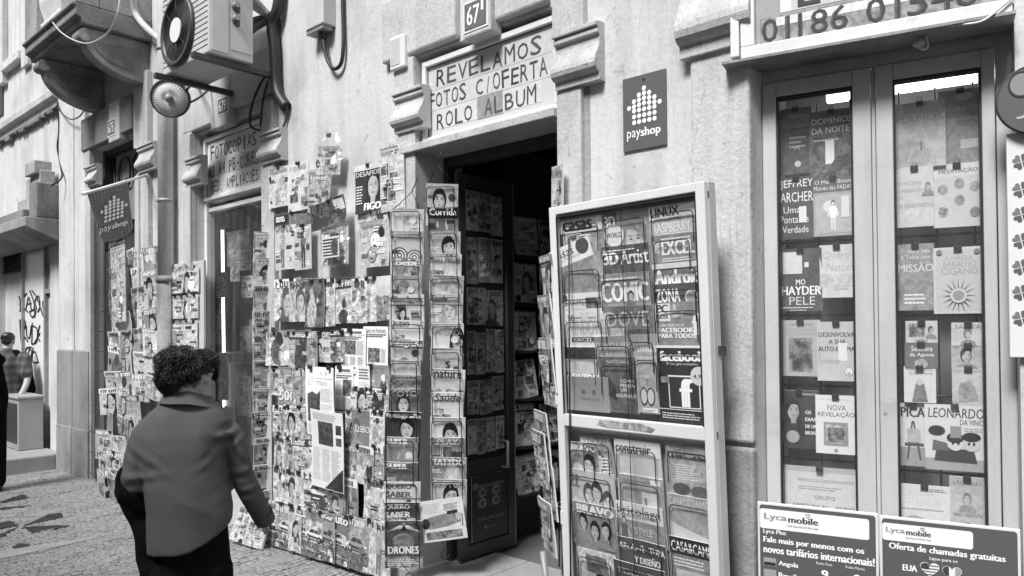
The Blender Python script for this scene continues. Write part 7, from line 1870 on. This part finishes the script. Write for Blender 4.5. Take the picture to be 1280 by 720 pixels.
def drawB(m, X, Z, d, rr_, w_):
    lyca_head(m, X, Z, d, rr_, w_, .022, .68, .055, .20)
    T = lambda s, x0, z1, ww, hh, g=.8, b=.03: m.text(B, s, X(x0), Z(z1), w_ * ww, w_ * hh, d + .0012, (g, 0), b)
    T('Oferta de chamadas gratuitas', .07, .285, .83, .068, .82, .04); T('Ligue para os', .37, .33, .2, .032, .75, .02)
    T('EUA', .17, .44, .11, .052, .82, .05); T('Europa', .6, .48, .2, .052, .82, .04)
    def heart(cx, cz, r_, g, lay, cut=None):
        pts = []
        for i in range(28):
            s_ = 2 * PI * i / 28; x, z = 16 * math.sin(s_) ** 3 / 17, (13 * math.cos(s_) - 5 * math.cos(2 * s_) - 2 * math.cos(3 * s_) - math.cos(4 * s_)) / 17
            if cut: x = min(max(x, cut[0]), cut[1]); z = min(max(z, cut[2]), cut[3])
            pts.append(B.pt(X(cx) + w_ * r_ * x, Z(cz) + w_ * r_ * z, d + lay))
        m.poly(pts[::-1], (g, 0))
    heart(.37, .40, .075, .75, .0010)
    for i in range(4): heart(.37, .40, .072, .14, .0014 + i * .0002, (-1, 1, .45 - i * .34 - .15, .45 - i * .34))
    heart(.37, .40, .07, .05, .0024, (-1, -.05, -.05, 1))
    heart(.53, .41, .075, .7, .0010); heart(.53, .41, .072, .05, .0014, (-1, -.3, -1, 1)); heart(.53, .41, .072, .3, .0014, (.3, 1, -1, 1))
board(947, 1098, 625, 644.5, 'grey phone-card advertising board with two-line white headline, left of two under the window', drawA, 0)
board(1099.5, 1276, 644.5, 662, 'grey phone-card advertising board offering free calls with two flag hearts, right of two', drawB, 1)
# ------------------------------------------------------------------ people
def chain(mb, pts, r, n=12, dens=4):
    """a limb: tapered tube with round ends"""
    P_ = smoothpath(pts, dens); k = len(P_)
    rr = []
    for i in range(k):
        u = i / (k - 1) * (len(r) - 1); a = int(min(u, len(r) - 2)); rr.append(r[a] + (r[a + 1] - r[a]) * (u - a))
    d0 = (P_[0] - P_[1]).normalized(); d1 = (P_[-1] - P_[-2]).normalized()
    pre = [(P_[0] + d0 * rr[0] * .8, rr[0] * .55), (P_[0] + d0 * rr[0] * .98, rr[0] * .15)]
    post = [(P_[-1] + d1 * rr[-1] * .8, rr[-1] * .55), (P_[-1] + d1 * rr[-1] * .98, rr[-1] * .15)]
    full = [pre[1], pre[0]] + list(zip(P_, rr)) + post
    mb.tube([p for p, _ in full], [q for _, q in full], n)
def local(base, right):
    rt = Vector(right).normalized(); fw = Vector((-rt.y, rt.x, 0))
    return lambda x, y, z: Vector(base) + rt * x + fw * y + Vector((0, 0, z))
def loft(mb, L, rings, n=28, zfun=None, wob=0, seed=0):
    """rings: (z, cx, cy, rx, ry, power)"""
    out = []
    for q, (z, cx, cy, rx, ry) in enumerate(rings):
        row = []
        for k in range(n):
            a = 2 * PI * k / n
            c_, s_ = math.cos(a), math.sin(a)
            ex = .85
            x = cx + rx * math.copysign(abs(c_) ** ex, c_); y = cy + ry * math.copysign(abs(s_) ** ex, s_)
            zz = z if zfun is None else zfun(z, x, y)
            row.append(L(x, y, zz))
        out.append(row)
    mb.rings(out)
def head_mesh(mb, c, fwd, s=1.0):
    """skull, jaw, nose, ears, neck root; fwd = facing direction"""
    f_ = Vector(fwd).normalized(); r_ = f_.cross(Vector((0, 0, 1))).normalized(); u_ = r_.cross(f_)
    rot = Matrix((r_, f_, u_)).transposed()
    H = lambda x, y, z: Vector(c) + r_ * (x * s) + f_ * (y * s) + u_ * (z * s)
    B_ = lambda x, y, z, rx, ry, rz: mb.ball(H(x, y, z), (rx * s, ry * s, rz * s), 20, 14, rot)
    B_(0, -.012, .03, .074, .094, .085); B_(0, .022, -.03, .062, .066, .075); B_(0, .045, -.075, .040, .042, .032)
    B_(0, .075, -.02, .040, .025, .045)
    chain(mb, [H(0, .085, .012), H(0, .103, -.022), H(0, .098, -.034)], [.010 * s, .014 * s, .014 * s], 8)
    for sg in (-1, 1):
        B_(sg * .076, -.005, -.018, .010, .020, .031); B_(sg * .043, .058, -.02, .026, .024, .022); B_(sg * .03, .078, .03, .026, .014, .012)
    B_(0, .088, -.056, .022, .010, .007); B_(0, .086, -.066, .020, .010, .008)
    return H
def hand(mb, wrist, dirv, palm_n, k=1.0, side=1, curl=.5):
    """palm, four unequal bent fingers and a thumb off the side"""
    d = Vector(dirv).normalized(); n_ = Vector(palm_n); n_ = (n_ - d * n_.dot(d)).normalized(); s_ = d.cross(n_) * side
    W = Vector(wrist)
    pc = W + d * .045 * k
    for t in (-.026, -.009, .009, .026): chain(mb, [W + s_ * t * .6 * k, W + d * .085 * k + s_ * t * k], [.013 * k, .012 * k], 8)
    for t, l in ((-.028, .062), (-.0095, .074), (.0095, .080), (.028, .070)):
        b = W + d * .088 * k + s_ * t * k; p = [b]; a = curl * .4
        for i, fr_ in enumerate((.45, .3, .25)):
            p.append(p[-1] + (d * math.cos(a) + n_ * math.sin(a)) * l * fr_ * k); a += curl
        chain(mb, p, [.0095 * k, .009 * k, .008 * k, .007 * k], 8)
    t0 = W + d * .025 * k + s_ * .028 * k
    chain(mb, [t0, t0 + (s_ * .8 + d * .6 + n_ * .3) * .03 * k, t0 + (s_ * .8 + d * 1.3 + n_ * .8) * .042 * k], [.013 * k, .011 * k, .009 * k], 8)

# --- the woman walking past, seen from behind, head turned to the shop
wb_ = at_depth(238, 500, 3.3); wb_.z = gz(wb_)
view = Vector((wb_.x, wb_.y, 0)).normalized()
Lw = local((wb_.x, wb_.y, 0), (view.y, -view.x, 0))
q_ = 3.3 / F / view.y * .5 + 3.58 / F * .5
kx = math.hypot(wb_.x, wb_.y) / F / math.hypot(1, (238 - CX) / F)           # metres per pixel across the view at the woman
def W2(px_, py_, y=0):                          # picture position -> local right, local depth, height
    Y = math.hypot(wb_.x, wb_.y)
    p = EYEP + (cf + CR * ((px_ - CX) / F) - CU * ((py_ - CY) / F))
    r = p - EYEP
    k = (Y + y) / (r.x * view.x + r.y * view.y)
    P_ = EYEP + r * k
    return ((P_ - Vector((wb_.x, wb_.y, 0))).dot(Vector((view.y, -view.x, 0))), y, P_.z)
def WP(px_, py_, y=0): return Lw(*W2(px_, py_, y))
body = MB()
hc_ = WP(237, 466, .0)
rt = Vector((view.y, -view.x, 0))
fwd = (rt * .94 + view * .34 + Vector((0, 0, -.2))).normalized()
H = head_mesh(body, hc_, fwd, 1.0)
chain(body, [H(0, -.02, -.05), WP(236, 505, .0), WP(236, 530, .02)], [.058, .056, .075])
hip = .80
chain(body, [WP(236, 535, .02), WP(236, 570, .0), WP(236, 640, .02)], [.09, .10, .085])
for sg in (-1, 1):
    chain(body, [Lw(sg * .07, .02, .82), Lw(sg * .09, .02, .45), Lw(sg * .09, -.02, .08)], [.07, .055, .042])
    chain(body, [Lw(sg * .09, -.02, .06), Lw(sg * .10, .12, .035)], [.04, .03])
sR, eR, hR = WP(290, 535, .0), WP(305, 592, .02), WP(331, 646, .16)
sL_, eL, hL = WP(181, 540, .0), WP(166, 600, .0), WP(190, 622, .22)
chain(body, [sR, eR, hR], [.034, .032, .026]); chain(body, [sL_, eL, hL], [.034, .032, .026])
dR_ = (hR - eR).normalized()
hand(body, hR, (dR_ + view * .9 + Vector((0, 0, -.2))).normalized(), -rt, 1.0, 1, .35)
hand(body, hL, (hL - eL).normalized(), Vector((0, 0, -1)), 1.0, -1, .6)
bs_ = solid(body, .0065, 5)
wm = bs_.build('person', 'skin', None, origin=Vector((wb_.x, wb_.y, gz(wb_))))
tag(wm, 'woman seen from behind in a loose dark grey shirt with short curly dark hair', 'person')
# shirt: loose back, two sleeves, a collar band
sh_ = MB()
ringp = [(690, 182, 291, .15), (665, 182, 292, .155), (640, 182, 289, .16), (615, 179, 284, .16), (590, 176, 280, .155), (565, 172, 280, .15), (545, 171, 288, .14), (530, 176, 290, .125), (518, 184, 284, .11), (508, 196, 274, .09), (500, 207, 266, .072)]
rr_ = []
for y, x0, x1, dp_ in ringp:
    l, r = W2(x0, y), W2(x1, y); rr_.append((l[2], (l[0] + r[0]) / 2, .01, (r[0] - l[0]) / 2, dp_))
hl, hm, hr = W2(203, 689), W2(250, 678), W2(290, 647)
def hem(z, x, y):
    t = (x - hl[0]) / (hr[0] - hl[0]); zz = hl[2] + (hr[2] - hl[2]) * max(0, t) ** 2.3
    top = rr_[4][0]
    if z >= top: return z
    z0 = rr_[0][0]
    return zz + (top - zz) * (z - z0) / (top - z0)
loft(sh_, Lw, rr_, 32, hem)
chain(sh_, [WP(274, 534, .0), WP(290, 548, .0), WP(301, 590, .02), WP(315, 620, .06), WP(330, 648, .14)], [.060, .058, .053, .052, .046], 14)
chain(sh_, [WP(198, 532, .0), WP(182, 546, .0), WP(170, 582, .0), WP(169, 603, .0), WP(180, 612, .10), WP(190, 620, .19)], [.062, .062, .054, .056, .054, .045], 14)
ss = solid(sh_, .0085, 4)
# folds pressed into the cloth
yc = WP(240, 560, 0)
for v in ss.v:
    p = v - Vector((wb_.x, wb_.y, 0)); x = p.dot(rt); z = p.z; dpt = p.dot(view)
    f_ = 0
    zz = W2(270, 545)[2]; xx = W2(278, 545)[0]
    f_ += .020 * math.exp(-((x - xx + (z - zz) * -.5) / .03) ** 2) * math.exp(-((z - zz) / .06) ** 2) * math.sin((z - zz) * 90)
    f_ += .011 * noise.noise(Vector((x * 8, dpt * 5, z * 2.2))) + .016 * noise.noise(Vector((x * 3.2 + z * 1.6, dpt * 3, z * 1.1 + 5)))
    low = max(0, min(1, (1.15 - z) / .5)); hi_ = 1 - low
    f_ += .005 * math.sin(x * 31 + z * 4 + 4.5 * noise.noise(Vector((x * 4, 1.3, z * 2.2)))) * low
    rg = 1 - abs(noise.noise(Vector((x * 5 + z * 3.4, 3.1, z * 2.0 - x * 1.5)))) * 2.2
    f_ += .006 * max(0, rg) ** 2 * (.35 + .65 * hi_)
    for ax_, az_, dx_, dz_ in ((276, 558, -.8, -.6), (180, 570, .8, -.6), (296, 560, .5, -.85), (312, 612, .9, .3), (168, 598, .9, .2), (305, 590, .9, .35)):
        q_a = W2(ax_, az_); ux, uz = x - q_a[0], z - q_a[2]; al = ux * dx_ + uz * dz_; pr_ = -ux * dz_ + uz * dx_
        f_ += .008 * math.exp(-(al / .09) ** 2) * math.exp(-(pr_ / .035) ** 2) * math.sin(pr_ * 105 + al * 14 + 2 * noise.noise(v * 9))
    v += (Vector((p.x, p.y, 0)) - rt * 0).normalized() * 0 - view * f_ * (1 if dpt < .05 else -.6) 
shirt = ss.build('shirt', 'shirt', wm)
m = MB()
n = 26
ctr = [WP(236, 502, .01), WP(237, 494, .012), WP(237, 485.5, .015), WP(236.5, 488, .012), WP(235.5, 502, -.005)]
rad_ = [(.106, .085), (.094, .078), (.084, .072), (.095, .082), (.122, .108)]
m.rings([[c_ + rt * (q[0] * math.cos(2 * PI * k / n)) + view * (q[1] * math.sin(2 * PI * k / n)) + Vector((0, 0, -.025 * max(0, math.sin(2 * PI * k / n)) - .032 * max(0, math.cos(2 * PI * k / n)))) for k in range(n)] for c_, q in zip(ctr, rad_)], cap=False)
cl_ = m.build('collar', 'shirt', shirt)
sf = cl_.modifiers.new('s', 'SUBSURF'); sf.levels = 1; sf.render_levels = 2
m = MB()
cu = WP(331, 649, .145)
ax = (hR - eR).normalized()
m.tube([cu - ax * .05, cu + ax * .006], [.0495, .0485], 18, cap=False); m.build('cuff', 'shirt', shirt)
# trousers
tr_ = MB()
loft(tr_, Lw, [(.95, .0, .02, .14, .09), (.80, .0, .02, .155, .10), (.66, .0, .02, .165, .11), (.58, .0, .02, .165, .11)], 24)
for sg in (-1, 1): chain(tr_, [Lw(sg * .085, .0, .62), Lw(sg * .095, .01, .4), Lw(sg * .10, .0, .1)], [.092, .086, .08], 14)
solid(tr_, .013, 5).build('trousers', 'blackcloth', wm)
for sg in (-1, 1):
    m = MB(); chain(m, [Lw(sg * .10, -.04, .045 + gz(wb_)), Lw(sg * .105, .06, .045 + gz(wb_)), Lw(sg * .11, .16, .035 + gz(wb_))], [.05, .05, .035], 14)
    for v in m.v: v.z = max(v.z, gz(wb_))
    m.build('shoe', 'black', wm)
# curly hair: a full cap under many short curls
r0_ = random.Random(11)
up_ = Vector((0, 0, 1))
f_h = fwd; r_h = f_h.cross(up_).normalized(); u_h = r_h.cross(f_h)
hcap = MB()
Hh = lambda x, y, z: hc_ + r_h * x + f_h * y + u_h * z
rot_h = Matrix((r_h, f_h, u_h)).transposed()
hcap.ball(Hh(0, -.022, .038), (.099, .118, .064), 24, 16, rot_h)
hcap.ball(Hh(0, -.075, -.015), (.082, .055, .065), 18, 12, rot_h)
hcap.ball(Hh(0, .052, .074), (.070, .048, .032), 18, 12, rot_h)
for sg in (-1, 1): hcap.ball(Hh(sg * .070, -.005, .045), (.026, .045, .034), 14, 10, rot_h)
cap = solid(hcap, .007, 3)
for v in cap.v: v += (v - hc_).normalized() * .010 * noise.noise(v * 38)
def hair_ok(v):
    q = v - hc_; y_, z_ = q.dot(f_h), q.dot(u_h)
    return not (y_ > .02 and z_ < .035) and not (abs(y_ + .0) < .035 and z_ < .0)
pts_ = [v.copy() for v in cap.v if hair_ok(v)]
hair = cap.build('hair', 'hair', wm)
m = MB()
for i in range(2600):
    p = r0_.choice(pts_); o_ = (p - Hh(0, -.02, .0)).normalized()
    a_ = o_.orthogonal().normalized(); a_ = (Matrix.Rotation(r0_.uniform(0, 6.28), 3, o_) @ a_); b_ = o_.cross(a_)
    rr0 = r0_.uniform(.004, .010); turns = r0_.uniform(.3, .9); ph = r0_.uniform(0, 6.28)
    ln = r0_.uniform(.02, .055)
    cl0 = noise.noise_vector(p * 17)                      # neighbouring strands turn together into locks
    dn = Vector((0, 0, -1)) * .5 + cl0 * 1.6
    path = []
    for k in range(7):
        t = k / 6; an = cl0.x * 9 + turns * 2 * PI * t
        path.append(p - o_ * .004 + o_ * (.012 * math.sin(PI * min(1, t * 1.1)) + .004 + rr0 * .6 * math.cos(an)) + (dn - o_ * dn.dot(o_)) * ln * t + b_ * rr0 * math.sin(an))
    m.tube(path, [.0016, .0018, .0018, .0017, .0015, .0012, .0006], 4, cap=False)
for i in range(140):
    p = r0_.choice(pts_); o_ = (p - Hh(0, -.02, .0)).normalized()
    d_ = Vector((r0_.uniform(-1, 1), r0_.uniform(-1, 1), r0_.uniform(-.4, 1)))
    m.tube(smoothpath([p, p + o_ * .015 + d_ * .008, p + o_ * .022 + d_ * .020, p + o_ * .016 + d_ * .030], 3), .0007, 4)
m.build('curl', 'hair', hair)
# spectacles and eyes
gl = MB()
for sg in (-1, 1):
    c_ = H(sg * .036, .102, .006); gl.tube([c_ + r_h * (.031 * math.cos(2 * PI * k / 20)) + u_h * (.025 * math.sin(2 * PI * k / 20)) for k in range(21)], .003, 6, cap=False)
    gl.tube([H(sg * .060, .098, .012), H(sg * .076, .06, .014), H(sg * .080, .0, .010), H(sg * .080, -.01, -.004)], .0032, 6)
    gl.poly([c_ + r_h * (.030 * math.cos(2 * PI * k / 20)) + u_h * (.024 * math.sin(2 * PI * k / 20)) for k in range(20)])
gl.tube([H(-.008, .104, .010), H(.008, .104, .010)], .003, 6)
gl.build('spectacles', 'black', wm)
m = MB()
for sg in (-1, 1): m.ball(H(sg * .032, .077, .006), .013, 12, 8)
m.build('eye', 'white', wm)
# a dark jacket hanging over the bent left forearm, and the bag strap below it
jk = MB()
P_ = [(162, 594, .0, .055), (166, 612, .02, .075), (176, 628, .05, .085), (184, 646, .06, .075), (186, 672, .05, .06), (190, 700, .04, .055), (193, 740, .03, .05)]
chain(jk, [WP(x, y, d) for x, y, d, _ in P_], [r_ for *_, r_ in P_], 14)
chain(jk, [WP(152, 592, .03), WP(160, 612, .05), WP(172, 634, .08)], [.018, .045, .05], 12)
chain(jk, [WP(180, 640, .05), WP(186, 668, .02), WP(200, 700, .0), WP(206, 730, -.01)], [.06, .05, .035, .02], 12)
js = solid(jk, .011, 2)
for v in js.v: v += view * (.018 * noise.noise(v * 14)) + rt * .012 * noise.noise(v * 11 + Vector((7, 0, 0)))
tag(js.build('jacket', 'blackcloth'), 'black jacket draped over the left forearm of the walking woman', 'jacket')

# --- man in a checked short-sleeved shirt bending over the white cabinet, far left
def plaid_mat():
    mt, t, b = nodes_mat('checked_cloth')
    tc = N(t, 'ShaderNodeTexCoord')
    sep = N(t, 'ShaderNodeSeparateXYZ'); t.links.new(tc.outputs['Object'], sep.inputs[0])
    outs = []
    for ax, sc_ in (('X', 75), ('Z', 60)):
        mu = N(t, 'ShaderNodeMath', operation='MULTIPLY'); mu.inputs[1].default_value = sc_; t.links.new(sep.outputs[ax], mu.inputs[0])
        sn = N(t, 'ShaderNodeMath', operation='SINE'); t.links.new(mu.outputs[0], sn.inputs[0]); outs.append(sn)
    ad = N(t, 'ShaderNodeMath', operation='ADD'); t.links.new(outs[0].outputs[0], ad.inputs[0]); t.links.new(outs[1].outputs[0], ad.inputs[1])
    r = ramp(t, [(.0, .04), (.5, .07), (1.0, .13)]); mr = N(t, 'ShaderNodeMapRange'); mr.inputs[1].default_value = -2; mr.inputs[2].default_value = 2
    t.links.new(ad.outputs[0], mr.inputs[0]); t.links.new(mr.outputs[0], r.inputs[0]); t.links.new(r.outputs[0], b.inputs['Base Color']); b.inputs['Roughness'].default_value = .9
    return mt
M['plaid'] = plaid_mat()
def man(px_, Y, head_y, lean_f, label, shirt_mat, sleeves, arms, hair_mat='hair', face_right=.5, trousers='blackcloth', vest=False, wide=1.0, foot_off=(0, 0)):
    b0 = at_depth(px_, 500, Y); g0 = gz(b0)
    vw = Vector((b0.x, b0.y, 0)).normalized(); r_ = Vector((vw.y, -vw.x, 0))
    base = Vector((b0.x, b0.y, 0))
    def LP(x, y, Yd=0.0):
        ray_ = cf + CR * ((x - CX) / F) - CU * ((y - CY) / F); k = (Vector((b0.x, b0.y, 0)).length + Yd) / (ray_.x * vw.x + ray_.y * vw.y); return EYEP + ray_ * k
    mb = MB()
    hcen = LP(*head_y)
    fw_ = (r_ * face_right + vw * .8 + Vector((0, 0, -.25))).normalized()
    head_mesh(mb, hcen, fw_, 1.02)
    hipP = base + Vector((0, 0, .92 + g0)); sh0 = hcen + Vector((0, 0, -.26)) - fw_ * .05
    chain(mb, [hcen + Vector((0, 0, -.06)), sh0 + Vector((0, 0, .05))], [.06, .065])
    chain(mb, [sh0, (sh0 + hipP) / 2, hipP], [.13, .14, .15])
    for sg in (-1, 1):
        chain(mb, [hipP + r_ * sg * .09, base + r_ * sg * .10 + Vector((0, 0, .5)), base + r_ * sg * .11 + Vector((0, 0, .1 + g0))], [.09, .065, .05])
    for a_ in arms:
        p = [LP(*q) for q in a_]; chain(mb, p, [.05, .042, .032]); hand(mb, p[-1], (p[-1] - p[-2]).normalized(), Vector((0, 0, -1)), 1.0, 1, .6)
    o = solid(mb, .011, 4).build('person', 'skin', None, origin=base + Vector((0, 0, g0)))
    tag(o, label, 'person')
    s = MB()
    chain(s, [sh0 + Vector((0, 0, .06)), sh0 - Vector((0, 0, .06)), (sh0 + hipP) / 2, hipP - Vector((0, 0, .06))], [.10, .17 * wide, .185 * wide, .18 * wide], 16)
    for sg in (-1, 1): chain(s, [sh0 + r_ * sg * .08, sh0 + r_ * sg * .19 * wide + Vector((0, 0, -.03))], [.10, .085])
    for a_ in arms:
        p = [LP(*q) for q in a_]
        if sleeves == 'short': chain(s, [p[0], p[0].lerp(p[1], .75)], [.09, .085])
        else: chain(s, p, [.085, .075, .06])
    so_ = solid(s, .015, 5)
    for v in so_.v: v += vw * .012 * noise.noise(v * 6)
    so_.build('shirt' if shirt_mat == 'plaid' else 'jacket', shirt_mat, o)
    if vest:
        s = MB(); chain(s, [sh0 + Vector((0, 0, .03)) + r_ * .10, (sh0 + hipP) / 2 + r_ * .12, hipP + r_ * .12], [.10, .135, .12], 14); chain(s, [sh0 + Vector((0, 0, .03)) - r_ * .14, (sh0 + hipP) / 2 - r_ * .12, hipP - r_ * .12], [.10, .13, .12], 14)
        solid(s, .015, 4).build('waistcoat', 'blackcloth', o)
    s = MB()
    chain(s, [hipP + Vector((0, 0, .08)), hipP - Vector((0, 0, .1))], [.16, .17], 14)
    for sg in (-1, 1): chain(s, [hipP + r_ * sg * .09, base + r_ * sg * .10 + Vector((0, 0, .5)), base + r_ * sg * .11 + Vector((0, 0, .1 + g0))], [.115, .1, .085], 14)
    solid(s, .015, 4).build('trousers', trousers, o)
    for sg in (-1, 1):
        s = MB(); chain(s, [base + r_ * sg * .11 - vw * .03 + Vector((0, 0, .05 + g0)), base + r_ * sg * .13 + vw * .16 + Vector((0, 0, .04 + g0))], [.05, .042], 12); s.build('shoe', 'black', o)
    s = MB()
    rr_h = fw_.cross(Vector((0, 0, 1))).normalized(); ru = rr_h.cross(fw_); rot_ = Matrix((rr_h, fw_, ru)).transposed()
    s.ball(hcen + fw_ * -.02 + ru * .04, (.086, .105, .078), 20, 12, rot_); s.ball(hcen - fw_ * .055, (.074, .05, .07), 16, 10, rot_)
    hs_ = solid(s, .008, 2)
    for v in hs_.v: v += (v - hcen).normalized() * .008 * noise.noise(v * 40)
    hs_.build('hair', 'hair', o)
    return o
man(20, 10.4, (10, 426), .3, 'dark-haired man in a checked short-sleeved shirt bending over the white cabinet', 'plaid', 'short', [[(30, 447, -.1), (34, 475, -.25), (25, 495, -.4)]], face_right=.2, vest=True)
man(-19, 8.1, (-34, 418), 0, 'person in black clothes cut off by the left edge of the picture', 'blackcloth', 'long', [[(-8, 458, 0), (1, 495, 0), (-2, 525, .1)]], face_right=-.4)
# white cabinet on the step
s1 = A.px(54.5, 530, .04)[0]; s0 = s1 - .62
dC = .10
while proj_x(A.pt(s1, .5, dC)) > 23: dC += .01
cabn = thing('cabinet', A.pt((s0 + s1) / 2, .11, .3), 'small white cabinet with a rounded top standing on the far doorstep', 'cabinet')
tz = A.px(40, 498, .3)[1]
bx(A, s0, s1, .115, tz - .045, .04, dC, 'body', 'boxgrey', cabn, .01)
bx(A, s0 - .02, s1 + .015, tz - .045, tz, .03, dC + .02, 'top', 'boxgrey', cabn, .015)
bx(A, s0 + .05, s1 - .05, .2, tz - .1, dC, dC + .008, 'door', 'metal_dark', cabn, .004)
